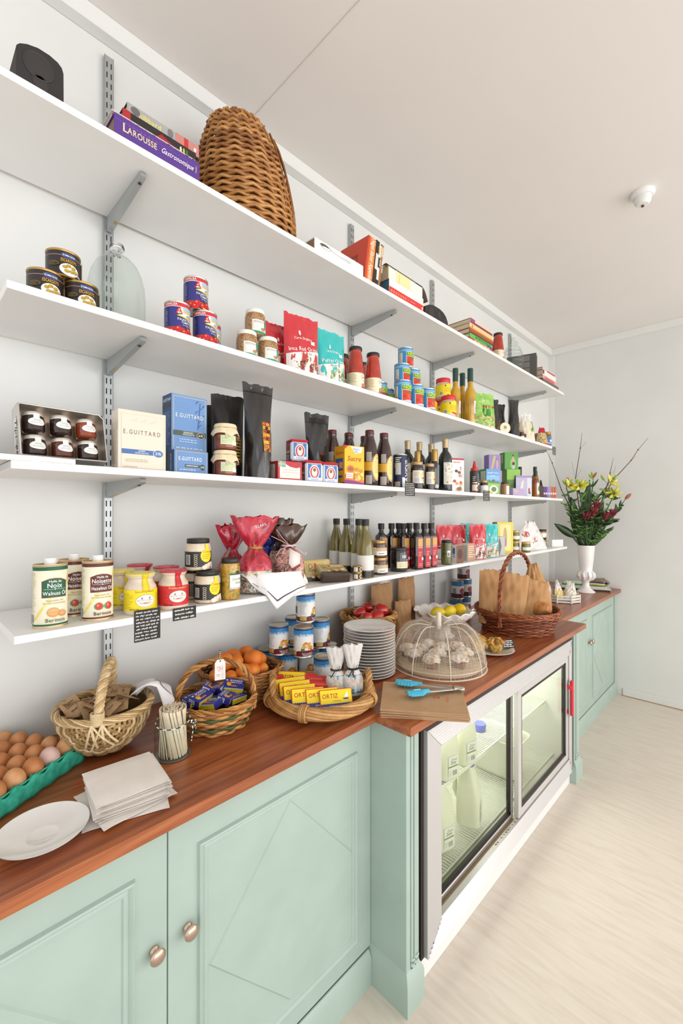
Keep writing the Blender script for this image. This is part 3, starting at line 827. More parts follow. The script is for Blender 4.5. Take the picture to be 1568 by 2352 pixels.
# upturned basket
def build_basket_dome():
    t = T('wicker_basket', 'tall brown wicker basket turned upside down on the top shelf beside the book stack', 'basket', (0.885, -0.168, Z1))
    pr = [(0, .165), (.05, .170), (.10, .168), (.15, .162), (.19, .154), (.23, .146), (.27, .136), (.31, .124), (.345, .110), (.37, .098)]
    def rf(z):
        for (a, ra), (b, rb) in zip(pr, pr[1:]):
            if z <= b: return ra+(rb-ra)*(z-a)/(b-a)
        return pr[-1][1]
    g = G(); wr = 0.0052
    zs = []; z = 0.006
    while z < 0.372: zs.append(z); z += 0.0108
    def wv(sy):
        R = random.Random(5)
        for i, z in enumerate(zs):
            st = 22; n = st*4; m = R.choice(W_BROWN); pts = []
            for k in range(n):
                a = 2*pi*k/n; r = rf(z)+0.0055*cos(st*a/2+pi*(i % 2)); lx = -0.11*z
                pts.append((r*cos(a)+lx, r*sin(a), z+0.0025*cos(st*a)))
            g.tube(pts, wr*R.uniform(.9, 1.12), m, 6, closed=True)
    wv(1); stakes_(g, lambda z: rf(z), 0.0, 0.37, 1, 22, 0.004, W_BROWN[2])
    g.lathe([(rf(z)-0.008, z) for z in (0.002, 0.1, 0.2, 0.3, 0.365)]+[(0, 0.366)], M('#6d4322', 0.7), 30)
    g.build('basket_body', t)
    g = G(); pts = ring(0.096, 0.096, 0.377, 72); rope(g, [(x-0.041, y, z) for x, y, z in pts], 0.006, W_BROWN[:2], 3, 0.06, closed=True, sr=0.0042)
    for k in range(22):
        a = 2*pi*k/22; g.tube([(0.098*cos(a)-0.041, 0.098*sin(a), 0.368), (0.106*cos(a)-0.041, 0.106*sin(a), 0.380), (0.098*cos(a+.1)-0.041, 0.098*sin(a+.1), 0.388), (0.086*cos(a+.2)-0.041, 0.086*sin(a+.2), 0.378)], 0.0035, W_BROWN[k % 4], 5)
    g.build('base_rim', t)
build_basket_dome()

def spoonp(p, w, th):
    X = -w+0.055
    p.ell(X, 0.031, 0.031, 0.0095, M('#c9c7c2', 0.3), 22); p.ell(X-0.006, 0.0335, 0.022, 0.006, M('#57503f', 0.35), 20); p.ell(X+0.004, 0.028, 0.02, 0.004, M('#eeece6', 0.3), 16)
    p.poly([(X+0.028, 0.029), (X+0.028, 0.033), (X+0.075, 0.029), (X+0.128, 0.034), (X+0.138, 0.029), (X+0.128, 0.021), (X+0.075, 0.025)], M('#cfcfcd', 0.4))
flat_book('thick white book lying flat with a silver spoon printed along its spine', 1.056, 1.319, 0.20, Z1, 0.047, WHT, WHT, m_tanp_shade, lab=spoonp)
ORR = M('#d2482f', 0.45)
def sl(p, th, h):
    p.rect(0.012, 0, th, h, M('#dd8433', 0.5)); p.text('Nigel Slater Appetite', 0.021, h-0.006, 0.021, WHT, 'l', rot=-1.5708, maxw=h-0.012)
def sls(p, d, h):
    p.rect(-d+0.01, 0.0, -0.05, 0.13, M('#a8392d', 0.5)); p.rect(-d+0.03, 0.02, -0.07, 0.11, M('#c9713a', 0.5)); p.rect(-d+0.07, 0.0, -0.085, 0.13, M('#8a3a2b', 0.5)); p.lines(-d+0.02, 0.03, -0.06, 0.12, 4, CREAM, 0.3)
stand_book('orange-red cookery book standing upright on the top shelf, white lettering down its spine', 1.325, -0.334, Z1, 0.046, 0.16, 0.193, ORR, M('#cf4a2f', 0.45), lean=rad(9), lab=sl, side=sls, group='upright books on the top shelf')
def b2(p, th, h):
    p.rect(0, 0, th, 0.06, BLK); p.rect(0.004, 0.07, th, 0.14, M('#d9d4cc', 0.5)); p.text('DIN', th*.75, h-0.02, 0.013, M('#c2a24a', 0.5), 'l', rot=-1.57)
stand_book('black and white spined book standing against the orange-red book', 1.3765, -0.332, Z1, 0.021, 0.15, 0.197, BLK, BLK, lean=rad(9), lab=b2, group='upright books on the top shelf')
def b3(p, th, h):
    p.rect(0, 0, th, 0.03, BLK); p.rect(0, 0.085, th, 0.13, BLK); p.text('PRIME', th*.7, 0.126, 0.008, WHT, 'l', rot=-1.57)
stand_book('white spined book with black blocks, third in the upright row', 1.3985, -0.33, Z1, 0.015, 0.15, 0.186, WHT, WHT, lean=rad(9), lab=b3, group='upright books on the top shelf')
def b4(p, th, h):
    p.text('TURKISH', th*.8, h-0.06, 0.010, WHT, 'l', rot=-1.57, maxw=.09); p.rect(0.003, 0.14, th-0.003, 0.185, M('#e0c8a0', 0.5))
stand_book('thin brown spined book at the right of the upright row on the top shelf', 1.4145, -0.328, Z1, 0.015, 0.15, 0.196, M('#a8743c', 0.5), M('#a8703a', 0.5), lean=rad(9), lab=b4, group='upright books on the top shelf')
def bou(p, w, th):
    p.rect(-w, 0, w, 0.031, M('#d83a32', 0.45))
    for i, c in enumerate('BOUCHON'): p.text(c, -w+0.016+i*0.0165, 0.0105, 0.0095, M('#eec9a0', 0.5))
    p.ell(-w+0.135, 0.015, 0.002, 0.003, M('#eec9a0', 0.5)); p.lines(-w+0.15, 0.012, -w+0.19, 0.02, 1, M('#e9a090', 0.5)); p.poly([(w-0.02, 0.012), (w-0.008, 0.004), (w-0.006, 0.026)], M('#f0d8b0', 0.5))
    p.text('1', w-0.014, 0.045, 0.008, INK)
flat_book('large white book with a red spine band and blue ends, bottom of three stacked', 1.487, 1.745, 0.22, Z1, 0.064, M('#3d6076', 0.5), WHT, M('#4a6c80', 0.7), lab=bou, ct=0.004)
def yel(p, w, th): p.rect(-w+0.055, 0, -w+0.16, th, M('#e9e0a6', 0.5)); p.rect(-w, 0, -w+0.004, th, M('#e0cf3a', 0.5)); p.rect(-w+0.075, 0.006, -w+0.08, th-0.01, M('#d8cc7a', 0.5))
flat_book('white book with a pale yellow spine panel in the middle of a stack of three', 1.493, 1.752, 0.20, Z1+0.0645, 0.058, M('#dccb3c', 0.5), M('#e8e5dc', 0.5), lab=yel, y=-0.325)
def dk(p, w, th): p.text('THE CAFE COOKBOOK RECIPES', -w+0.02, 0.006, 0.009, M('#d8d4cc', 0.5), 'l', maxw=2*w-0.06)
t = flat_book('black spined paperback with curling cover on top of a stack of three', 1.497, 1.775, 0.18, Z1+0.123, 0.02, BLK, BLK, lab=dk, y=-0.31)
g = G(); g.sheet(lambda a, b: (0.138+0.05*a, 0.002+0.17*b, 0.0185-0.055*a*a), 8, 3, M('#59463a', 0.6)); g.build('bent_cover', t, thick=0.0012)
st = [('bottom-most red spined book of the five-book stack on the top shelf', '#b8392f', '#c04a3c', 0.016, 2.192, 2.462, 0), ('bright green spined book in the five-book stack', '#4fae46', '#57b84e', 0.022, 2.192, 2.462, 1), ('orange-brown spined book in the five-book stack, above the green one', '#a8342c', '#a8502e', 0.027, 2.190, 2.475, 2), ('cream and yellow spined book in the five-book stack', '#b8903a', '#e6c88a', 0.028, 2.190, 2.468, 3), ('purple and cream spined book on top of the five-book stack', '#b08a3c', '#dfcaa8', 0.027, 2.198, 2.46, 4)]
z = Z1
for lb, c, s_, th, a, b, k in st:
    def lb_(p, w, th, k=k):
        if k == 4: p.rect(-w, 0, w, th*.45, M('#8a2f5e', 0.5)); p.rect(-w, th*.3, -w+.05, th, M('#9a4a7a', .5))
        if k == 2: p.rect(-w, 0, w, th*.4, M('#6a3a24', .5)); p.ell(0.01, th*.5, .012, .006, M('#2f8a3a', .5))
        if k == 3: p.ell(-w+.03, th*.5, .006, .008, M('#b06a2a', .5)); p.rect(-w, 0, w, th*.25, M('#d8963e', .5))
        if k == 1: p.lines(-w+.06, .005, w-.02, th-.005, 1, M('#2c7a34', .5), .8); p.rect(w-.07, 0, w, th*.4, M('#5a4a8a', .5))
        if k == 0: p.lines(-w+.05, .004, w-.03, th-.003, 1, CREAM, .6)
    flat_book(lb, a, b, 0.18, z, th, M(c, 0.5), M(s_, 0.5), lab=lb_, group='stack of five books'); z += th+0.0004
# passata bottles
m_pass = NZ('tomato_passata', ['#9c2414', '#ad2f1a', '#b83c20'], 30, 0.22, coat=0.6)
def pass_lab(p, R):
    p.rect(-R*2.3, 0.008, R*2.3, 0.070, M('#e9dfc2', 0.5))
    p.lines(-R*1.55, 0.03, -R*0.35, 0.067, 7, M('#b08a4a', 0.6)); p.lines(-R*1.3, 0.012, -R*0.5, 0.026, 3, M('#cbbd95', .6))
    p.ell(R*0.72, 0.054, R*0.42, 0.0115, M('#f3efe2', .5)); 
    for a in range(10): p.ell(R*0.72+R*.46*cos(a*.628), 0.054+.0125*sin(a*.628), .0022, .0016, M(['#c8352c', '#8db04a'][a % 2], .5), 8)
    p.text('LAPOL', R*0.72, 0.051, 0.0065, INK, maxw=R*.7)
    R_ = random.Random(2)
    for i in range(16): p.ell(R*R_.uniform(-.1, 1.6), R_.uniform(.011, .033)*(1-.2), R_.uniform(.003, .007), R_.uniform(.003, .006), M(R_.choice(['#c5362c', '#d9564a', '#e07a6a', '#b52a24']), .5), 10)
    p.lines(R*.3, .012, R*1.5, .03, 4, M('#f0e4d4', .5), .25)
passata = bottle_kind('passata_bottle', 'bottle', [(0, 0), (.031, 0), (.035, .004), (.0355, .012), (.0355, .074), (.035, .082), (.031, .115), (.0275, .145), (.0255, .158), (.0245, .163), (.0255, .166), (.0255, .172)], m_pass, M('#2a2220', 0.3),
                      [(.0265, .166), (.0275, .167), (.0278, .178), (.0265, .181), (0, .181)], pass_lab, .0357)
passata.at('tomato passata bottle at the front of the top shelf before the ribbed glass jar', 2.655, -.28, Z1, face_cam(2.655, -.28)*.5, 'passata bottles')
passata.at('tomato passata bottle partly behind the five-book stack on the top shelf', 2.625, -.19, Z1, face_cam(2.6, -.2)*.6, 'passata bottles')
passata.at('larger-looking front passata bottle beside the teal bag, second shelf from the top', 1.330, -.282, Z2, face_cam(1.33, -.28)*.42, 'passata bottles')
passata.at('front passata bottle nearest the small tomato tins, second shelf from the top', 1.432, -.290, Z2, face_cam(1.43, -.29)*.42, 'passata bottles')
passata.at('passata bottle half hidden behind the front left one beside the teal bag', 1.352, -.185, Z2, -.3, 'passata bottles')
passata.at('passata bottle showing only in the gap between the two front ones', 1.490, -.175, Z2, -.3, 'passata bottles')
# ribbed glass jar
t = T('glass_jar', 'clear ribbed beehive-shaped glass jar on the top shelf', 'jar', (3.018, -.22, Z1))
g = G(); pr = [(0, .002), (.045, .002), (.052, .01)]
for i in range(7):
    rb = [.058, .066, .072, .074, .071, .064, .052][i]; z = .014+i*.027
    pr += [(rb-.004, z), (rb, z+.008), (rb+.001, z+.0135), (rb, z+.019), (rb-.004, z+.026)]
pr += [(.044, .206), (.034, .216), (.030, .222), (.030, .232)]
g.lathe(pr, CLEAR, 32); g.build('glass', t)
g = G(); g.lathe([(.034, .228), (.035, .236), (.03, .246), (.016, .252), (.013, .256), (.013, .275), (.0, .277)], CLEAR, 24); g.build('lid', t)
g = G(); g.tube([(-.031, 0, .224), (-.04, 0, .245), (-.03, 0, .258), (-.012, 0, .257)], .0016, M('#7d7f5e', .4, .6), 6); g.build('wire_clip', t)
m_grey = M('#55544f', .6)
def gside(p, d, h):
    for i in range(4): p.rect(-d*.8, .015+i*.045, -d*.22, .053+i*.045, M('#7b7872', .7))
stand_book('dark grey photo-covered book standing at the far end of the top shelf', 3.205, -.31, Z1, .022, .20, .20, m_grey, m_grey, rz=rad(14), side=gside, lab=lambda p, th, h: p.rect(.003, h-.025, th-.002, h-.004, SKY))
stand_book('thin brown spined book standing against the dark grey book', 3.232, -.305, Z1, .014, .18, .192, M('#c9bba6', .5), M('#7a4a32', .5), rz=rad(14), lab=lambda p, th, h: p.lines(.002, .02, th-.002, h-.02, 12, CREAM, .5))
fb = [('spiral bound notebook at the bottom of the far stack of books', '#3a3733', '#57524c', .034, 3.29, 3.62), ('pink and white spined book in the far stack', '#a8412f', '#d9a09c', .026, 3.285, 3.58), ('white spined book in the far stack of books', '#e0dbd3', '#e9e5df', .036, 3.29, 3.56), ('thin maroon and white book on top of the far stack', '#7a4038', '#d9c4bc', .020, 3.285, 3.53)]
z = Z1
for k, (lb, c, s_, th, a, b) in enumerate(fb):
    def f_(p, w, th, k=k):
        if k == 0:
            for i in range(26): p.rect(-w+i*2*w/26, .006, -w+i*2*w/26+.005, th-.004, M('#d4cfc2' if i % 2 else '#4a3f33', .5))
        if k == 1: p.rect(-w+.04, 0, w-.06, th*.8, M('#d06a68', .5))
        if k == 2: p.rect(-w, .008, -w+.025, th, M('#5a2f28', .5))
        if k == 3: p.rect(-w+.09, .0, w, th*.5, M('#a8544e', .5))
    flat_book(lb, a, b, .18, z, th, M(c, .5), M(s_, .5), lab=f_, y=-.325, group='far stack of books'); z += th+.0004

# ================================================================ second shelf
def esc(p, R, h):
    p.rect(-R*1.6, h-.016, R*1.6, h-.0152, M('#d9a0a0', .5))
    p.ell(R*.30, h*.77, .0165, .0065, M('#4a6a9a', .5)); p.ell(R*.30, h*.77, .0150, .0052, NAVY); p.text('ROMANZINI', R*.30, h*.74, .0042, WHT, maxw=.026)
    p.text('ESCARGOTS', R*.30, h*.535, .0072, M('#e2a832', .4), maxw=.034)
    p.ell(R*.34, h*.27, .021, .0145, WHT, 20)
    for a, b in ((-.010, .004), (-.002, .008), (.008, .005), (.004, -.004), (-.006, -.005), (.013, -.003)): p.ell(R*.34+a, h*.28+b, .0052, .0042, M('#b8862c', .5), 12).ell(R*.34+a-.001, h*.28+b+.001, .0028, .0022, M('#a9b23a', .5), 10)
    p.ell(-R*.55, h*.42, .011, .0055, M('#8a6a2f', .5)); p.ell(-R*.55, h*.42, .0098, .0046, M('#2b2522', .5)); p.lines(-R*.75, h*.36, -R*.35, h*.48, 3, M('#7a5f2f', .5))
    p.text('200g', R*.85, h*.1, .004, WHT)
    p.rect(R*1.35, .006, R*2.0, h-.006, M('#b98f45', .4, .5))
esc_k = tin_can('escargot_tin', 'tin can', .0365, .064, esc, M('#2c2523', .35), gold=True)
esc_k.at('black escargot tin stacked on the two others', .291, -.270, Z2+.0645, face_cam(.29, -.27)*.9, 'escargot tins')
esc_k.at('black escargot tin under the stacked one, at the near end of the shelf', .252, -.278, Z2, face_cam(.25, -.28)*.9, 'escargot tins')
esc_k.at('black escargot tin under the stacked one, beside the glass dome', .329, -.278, Z2, face_cam(.33, -.28)*.9, 'escargot tins')
t = T('glass_cloche', 'clear glass dome with a round knob, beside the escargot tins', 'cloche', (.449, -.165, Z2))
g = G(); pr = [(.080, .0), (.0825, .003), (.080, .006), (.0765, .012), (.0755, .05), (.0755, .12), (.073, .15), (.066, .182), (.054, .208), (.038, .226), (.02, .235), (.010, .238)]
g.lathe(pr, CLEAR, 40); g.build('dome', t)
g = G(); g.lathe([(.010, .237), (.009, .243), (.011, .247), (.018, .252), (.0205, .260), (.018, .268), (.010, .273), (0, .274)], M('#eef2f2', .03, trans=.9), 24); g.build('knob', t)

def ann(p, R, h):
    B = M('#34357d', .4)
    p.rect(-R*3.1, h*.84, R*3.1, h-.006, M('#cf3138', .4))
    p.text('ANNALISA', -R*.72, h*.86, h*.075, WHT, maxw=R*1.1)
    p.rect(-R*3.1, h*.82, R*3.1, h*.838, WHT)
    p.rect(-R*3.1, h*.18, -R*.9, h*.82, M('#2b2c66', .4)); p.lines(-R*1.5, h*.25, -R*1.0, h*.78, 12, M('#8f90c0', .5))
    p.poly([(-R*3, .006), (R*3, .006), (R*3, h*.2), (-R*3, h*.26)], M('#c23a2f', .4))
    p.ell(R*.62, h*.68, R*.82, h*.165, M('#f1ead6', .4), 24); p.ell(R*.8, h*.79, R*.6, h*.05, SKY)
    p.text('A', -R*.02, h*.62, h*.2, RED); p.text('NNALISA', R*.28, h*.655, h*.10, M('#e9e2cc', .4), 'l', maxw=R*1.0); p.text('NNALISA', R*.26, h*.66, h*.10, M('#c9a06a', .4), 'l', maxw=R*1.0)
    p.poly([(-R*.2, h*.56), (R*1.6, h*.44), (R*1.6, h*.47), (-R*.2, h*.59)], M('#e7c53a', .4)); p.ell(R*.8, h*.585, R*.3, h*.05, M('#7fb2d4', .4)); p.ell(R*.8, h*.57, R*.2, h*.025, M('#d9b44a', .4))
    p.ell(R*.0, h*.62, R*.14, h*.02, M('#4c7d3a', .5))
    p.text('ITALIAN CHERRY', R*.15, h*.43, h*.062, WHT, 'l', maxw=R*1.35) if False else p.text('ITALIAN CHERRY', R*.55, h*.435, h*.062, WHT, maxw=R*1.5)
    p.text('TOMATOES', R*.62, h*.355, h*.062, WHT, maxw=R*1.0); p.text('in tomato juice', R*.65, h*.30, h*.032, WHT, maxw=R*.9)
    for a, b, r in ((-.55, .11, .085), (-.1, .17, .095), (.35, .1, .10), (.75, .17, .09), (1.1, .1, .08), (-.8, .07, .07), (-.25, .06, .08)):
        p.ell(R*a, h*b, R*.24, h*r, M('#c8231f', .35), 16); p.ell(R*a-R*.07, h*(b+.03), R*.06, h*.018, M('#f0b0a0', .35), 8)
    p.ell(R*.55, h*.25, R*.12, h*.025, M('#3d7a33', .5)); p.rect(R*.3, h*.02, R*.9, h*.055, M('#e8d25a', .4))
ann_k = tin_can('tomato_tin', 'tin can', .0345, .0965, ann, M('#34357d', .4))
ann_k.at('blue cherry tomato tin stacked on top of the small pyramid', .632, -.278, Z2+.097, face_cam(.63, -.28)*.55, 'blue tomato tins')
ann_k.at('blue cherry tomato tin at the lower left of the small pyramid', .570, -.288, Z2, face_cam(.57, -.29)*.55, 'blue tomato tins')
ann_k.at('blue cherry tomato tin at the lower right of the small pyramid', .654, -.292, Z2, face_cam(.65, -.29)*.55, 'blue tomato tins')
ann_k.at('blue tomato tin at the back of the small pyramid, only a sliver showing', .706, -.225, Z2, face_cam(.7, -.2)*.5, 'blue tomato tins')

m_nut = NZ('dried_mushrooms', ['#6b4a2c', '#9a7144', '#b99467', '#7d5733'], 70, .5, dist=1.5, bump=.5, coat=.5)
def nutl(p, R, h):
    p.rect(-R*.55, h*.10, R*1.5, h*.56, M('#eeeae0', .5)); p.ell(-R*.18, h*.33, R*.27, h*.085, M('#c9c5b8', .6)); p.ell(-R*.18, h*.33, R*.25, h*.078, M('#eeeae0', .5))
    p.rect(R*.72, h*.20, R*1.5, h*.56, M('#3fa07e', .5)); p.text('FUNGHI', R*.95, h*.47, h*.05, M('#2e8a68', .5)); p.rect(-R*.55, h*.06, R*1.5, h*.135, M('#2f9a74', .5))
    p.ell(R*.55, h*.22, R*.26, h*.06, M('#b98d64', .5)); p.ell(R*.85, h*.26, R*.22, h*.06, M('#a97a52', .5)); p.ell(R*.85, h*.2, R*.1, h*.05, M('#efe3d0', .5)); p.lines(-R*.4, h*.44, R*.5, h*.52, 2, GRY, .4)
nut_k = jar_kind('mushroom_jar', 'jar', .034, .087, m_nut, M('#ecebdf', .4), nutl, lidh=.012, lidr=.92, neck=.82)
nut_k.at('jar of dried mushrooms stacked on two others', .846, -.272, Z2+.0875, face_cam(.85, -.27)*.55, 'jars of dried mushrooms')
nut_k.at('jar of dried mushrooms under the stacked one, beside the blue tins', .803, -.288, Z2, face_cam(.8, -.29)*.55, 'jars of dried mushrooms')
nut_k.at('jar of dried mushrooms under the stacked one, beside the red bag', .883, -.292, Z2, face_cam(.88, -.29)*.55, 'jars of dried mushrooms')

# grain pouches
def quin(colr, grain, name, w, h, seedb):
    def lab(p, P):
        W, Hh = P.w, P.h
        p.poly([(-W*.47, .004), (W*.47, .004), (W*.47, Hh*.44), (-W*.47, Hh*.30)], M('#e6e2dc', .35))
        R_ = random.Random(seedb)
        for i in range(70): 
            a = R_.uniform(-.25, .46); b = R_.uniform(.05, .27)*(1-abs(a-.12)*.9)+.02
            p.ell(W*a, Hh*b, R_.uniform(.003, .008), R_.uniform(.002, .006), M(R_.choice(grain), .5), 7); p.l -= p.inc*.97
        p.text('Inca Red Quinoa' if colr == '#c9303a' else 'Puffed Quinoa', W*.02, Hh*.39, Hh*.062, WHT, rot=.13, maxw=W*.88)
        p.text('Ancient Grain', W*.05, Hh*.325, Hh*.034, M('#a09a96', .5), rot=.13, maxw=W*.6)
        p.ell(-W*.12, Hh*.68, W*.035, Hh*.045, WHT, 10); p.text('Ceres Organics', -W*.02, Hh*.575, Hh*.042, WHT, rot=.08, maxw=W*.5)
        p.rect(W*.2, Hh*.52, W*.3, Hh*.58, M('#efe9e2', .4))
    return pouch_kind(name, 'bag', lambda: Pouch(w, h, .06, top=1.0, crumple=.005, seed=seedb), [(0, 1, M(colr, .25, coat=.5))], lab)
red_k = quin('#c9303a', ['#7d4a3c', '#a06a5a', '#c9a890', '#5f382e', '#d9c4b0', '#8d7a3a'], 'quinoa_bag', .145, .215, 11)
red_k.at('large red bag of red quinoa between the small red bag and the teal bag', 1.036, -.285, Z2, rad(-8), 'grain bags on the second shelf')
red_k.at('smaller-looking red bag of red quinoa behind the mushroom jars', .985, -.225, Z2, rad(-6), 'grain bags on the second shelf', scale=.86)
teal_k = quin('#2fb9b6', ['#b5a86a', '#d6c89a', '#8a8a4a', '#e6dcb8', '#c9763a', '#7a8a3a'], 'grain_bag', .142, .205, 12)
teal_k.at('front teal bag of puffed grain beside the passata bottles', 1.188, -.280, Z2, rad(-4), 'grain bags on the second shelf')
teal_k.at('teal bag of grain at the back, only its edge showing beside the front teal bag', 1.172, -.200, Z2, rad(-3), 'grain bags on the second shelf', scale=.93)

def nov(p, R, h):
    B = M('#3a8fc4', .35)
    p.rect(-R*3.1, h*.86, R*3.1, h*.875, WHT); p.rect(-R*3.1, h*.80, R*3.1, h*.825, M('#b5dcf0', .4))
    p.rect(-R*3.1, .006, -R*.62, h*.22, M('#1f5fae', .4)); p.rect(-R*1.5, h*.1, -R*.95, h*.74, M('#e6e3d4', .5)); p.lines(-R*1.45, h*.3, -R*1.0, h*.72, 8, M('#9a8a70', .5)); p.rect(-R*1.42, h*.24, -R*1.0, h*.30, M('#d96a3a', .5))
    p.rect(-R*.45, .006, R*1.6, h*.60, M('#f0eee6', .4)); p.rect(-R*.38, h*.12, R*1.55, h*.56, M('#d8422c', .35))
    R_ = random.Random(6)
    for i in range(10): p.ell(R*R_.uniform(-.2, 1.4), h*R_.uniform(.17, .45), R*.22, h*.06, M(R_.choice(['#c8301e', '#e05a3a', '#d04428']), .35), 10)
    for i in range(6): p.ell(R*(.1+.2*i), h*(.50-.02*(i % 3)), R*.12, h*.022, M('#5f8a3a', .5), 8)
    p.rect(-R*.48, h*.55, R*1.5, h*.765, M('#f3f1ea', .4)); p.rect(-R*.44, h*.57, R*1.45, h*.745, M('#3d9a3c', .35)); p.ell(R*.85, h*.69, R*.5, h*.13, M('#57b83c', .35)); p.ell(R*.85, h*.765, R*.16, h*.035, WHT)
    p.text('NOVA', R*.5, h*.60, h*.125, M('#f0d829', .4), maxw=R*1.6)
    p.ell(R*.55, h*.09, R*.7, h*.05, M('#e9e8e4', .4)); p.lines(R*.05, h*.06, R*1.1, h*.11, 2, M('#5a6ab0', .5), .5)
nov_k = tin_can('chopped_tomato_tin', 'tin can', .0372, .1075, nov, M('#3a93c9', .35))
gq = 'red and green tomato tins'
f = lambda x, y, k=.4: face_cam(x, y)*k
nov_k.at('tomato tin at the very top of the red and green tin pyramid', 1.795, -.195, Z2+.216, f(1.79, -.19), gq)
nov_k.at('left of the two tomato tins in the middle row of the pyramid', 1.716, -.232, Z2+.108, f(1.71, -.23), gq)
nov_k.at('right of the two tomato tins in the middle row of the pyramid', 1.815, -.222, Z2+.108, f(1.81, -.23), gq)
nov_k.at('front-most tomato tin in the bottom row of the pyramid', 1.640, -.292, Z2, f(1.64, -.3, .6), gq)
nov_k.at('second tomato tin from the left in the front bottom row of the pyramid', 1.737, -.294, Z2, f(1.73, -.3, .55), gq)
nov_k.at('tomato tin at the right end of the bottom row, beside the red-lidded jars', 1.832, -.297, Z2, f(1.83, -.3, .55), gq)
nov_k.at('tomato tin at the back beside the passata bottle, left of the pyramid', 1.588, -.195, Z2, f(1.58, -.2, .55), gq)
nov_k.at('tomato tin in shadow at the back between the pyramid and the passata bottles', 1.700, -.150, Z2, f(1.7, -.15, .3), gq)

m_pb = NZ('peanut_sauce', ['#c9a878', '#d9bd92'], 60, .3, coat=.5)
def pbl(p, R, h):
    p.rect(-R*2.2, h*.17, R*2.2, h*.66, M('#efd916', .4)); p.poly([(-R*1.2, h*.60), (R*1.4, h*.60), (R*1.4, h*.72), (R*.6, h*.74), (-R*.4, h*.66)], M('#efd916', .4))
    p.rect(-R*2.2, h*.13, R*.1, h*.18, M('#e9e4d4', .5)); p.poly([(R*.0, h*.19), (R*1.3, h*.13), (R*1.3, h*.2), (R*.1, h*.25)], RED); p.rect(-R*.95, h*.2, -R*.55, h*.34, WHT); p.bars(-R*.92, h*.21, -R*.58, h*.33, 7, INK)
    p.ell(-R*.2, h*.62, R*.1, h*.035, NAVY); p.lines(-R*.2, h*.32, R*1.2, h*.56, 4, M('#d6b40e', .5), .5)
pb_k = jar_kind('peanut_butter_jar', 'jar', .041, .118, m_pb, M('#d2303a', .35), pbl, lidh=.022, lidr=.95, neck=.76)
gq = 'red lidded yellow jars'
pb_k.at('red-lidded yellow jar stacked on top of the others', 2.115, -.215, Z2+.119, f(2.11, -.2, .5), gq)
pb_k.at('red-lidded yellow jar at the front, beside the oil bottles', 2.052, -.285, Z2, f(2.05, -.28, .6), gq)
pb_k.at('red-lidded yellow jar half hidden by the tomato tins', 1.995, -.205, Z2, f(1.96, -.23, .6), gq)
pb_k.at('red-lidded yellow jar at the back under the stacked one', 2.125, -.170, Z2, f(2.1, -.16, .5), gq)

m_oil = NZ('golden_oil', ['#a97a10', '#c39418', '#d8ae2a'], 12, .12, coat=.8)
def oill(p, R): p.rect(R*.25, .055, R*1.45, .125, M('#e9e6da', .5)); p.ell(R*.9, .10, .004, .006, GRN); p.rect(R*.25, .025, R*1.45, .055, M('#8d9a2c', .5)); p.lines(R*.35, .06, R*1.3, .09, 3, GRY, .4)
oil_k = bottle_kind('oil_bottle', 'bottle', [(0, 0), (.026, 0), (.0285, .004), (.0285, .165), (.027, .18), (.0215, .195), (.0155, .205), (.0140, .215), (.0140, .262)], m_oil, M('#27493f', .4),
                    [(.0152, .235), (.0154, .305), (.0148, .309), (0, .309)], oill, .0287)
gq = 'green capped oil bottles'
oil_k.at('golden oil bottle with green cap, nearest the red-lidded jars', 2.195, -.245, Z2, f(2.19, -.24, .5), gq)
oil_k.at('golden oil bottle with green cap standing between and behind the other two', 2.300, -.230, Z2, f(2.29, -.25, .5), gq)
oil_k.at('golden oil bottle with green cap, beside the green pasta bag', 2.255, -.303, Z2, f(2.24, -.3, .5), gq)
# pasta bag
def pastal(p, P):
    W, h = P.w, P.h; R_ = random.Random(8)
    p.rect(-W*.42, h*.55, W*.42, h*.88, M('#93c957', .35)); p.ell(0, h*.75, W*.3, h*.06, M('#b5dc86', .35)); p.text('Orgran', 0, h*.78, h*.06, M('#e9f0d0', .4), maxw=W*.5); p.rect(-W*.15, h*.60, W*.4, h*.65, M('#b0402f', .4)); p.text('organic', W*.12, h*.61, h*.03, WHT)
    p.ell(-W*.05, h*.48, W*.12, h*.14, M('#3f7d34', .4)); p.ell(W*.1, h*.46, W*.06, h*.12, M('#58983f', .4))
    for i in range(40): p.ell(W*R_.uniform(-.4, .45), h*R_.uniform(.04, .36), R_.uniform(.006, .012), R_.uniform(.004, .008), M(R_.choice(['#d9c48a', '#c9a860', '#b5904a', '#e6d8ac']), .4), 8); p.l -= p.inc*.95
    p.poly([(-W*.45, h*.02), (W*.45, h*.05), (W*.45, h*.075), (-W*.45, h*.045)], M('#e9e4d6', .4))
pouch_kind('pasta_bag', 'bag', lambda: Pouch(.17, .225, .085, top=.92, crumple=.006, seed=21), [(0, 1, NZ('pasta_bag_film', ['#7db648', '#94c95c', '#a8d474'], 25, .3, coat=.4))], pastal).at('bright green bag of pasta beside the oil bottles', 2.49, -.262, Z2, rad(-24))
# round tin on its side
t = T('round_tin', 'gold tin lying on its side with pale lid facing out, at the front edge', 'tin can', (2.672, -.318, Z2+.0345), rot=(rad(90), 0, rad(-38)))
g = G(); g.lathe([(0, -.075), (.0335, -.075), (.0345, -.073), (.0345, 0), (.033, .001)], M('#b59a5e', .35, .5), 32); g.build('tin', t)
g = G(); g.lathe([(.0345, -.001), (.0345, .001), (.032, .002), (.031, .0005), (0, .0005)], M('#e6dfc4', .4), 32); p = Print(g, topside(.0005)); p.ell(0, .004, .011, .012, M('#c9b47a', .4)); p.ell(0, .004, .007, .008, M('#7a8a9a', .4)); g.build('lid', t)
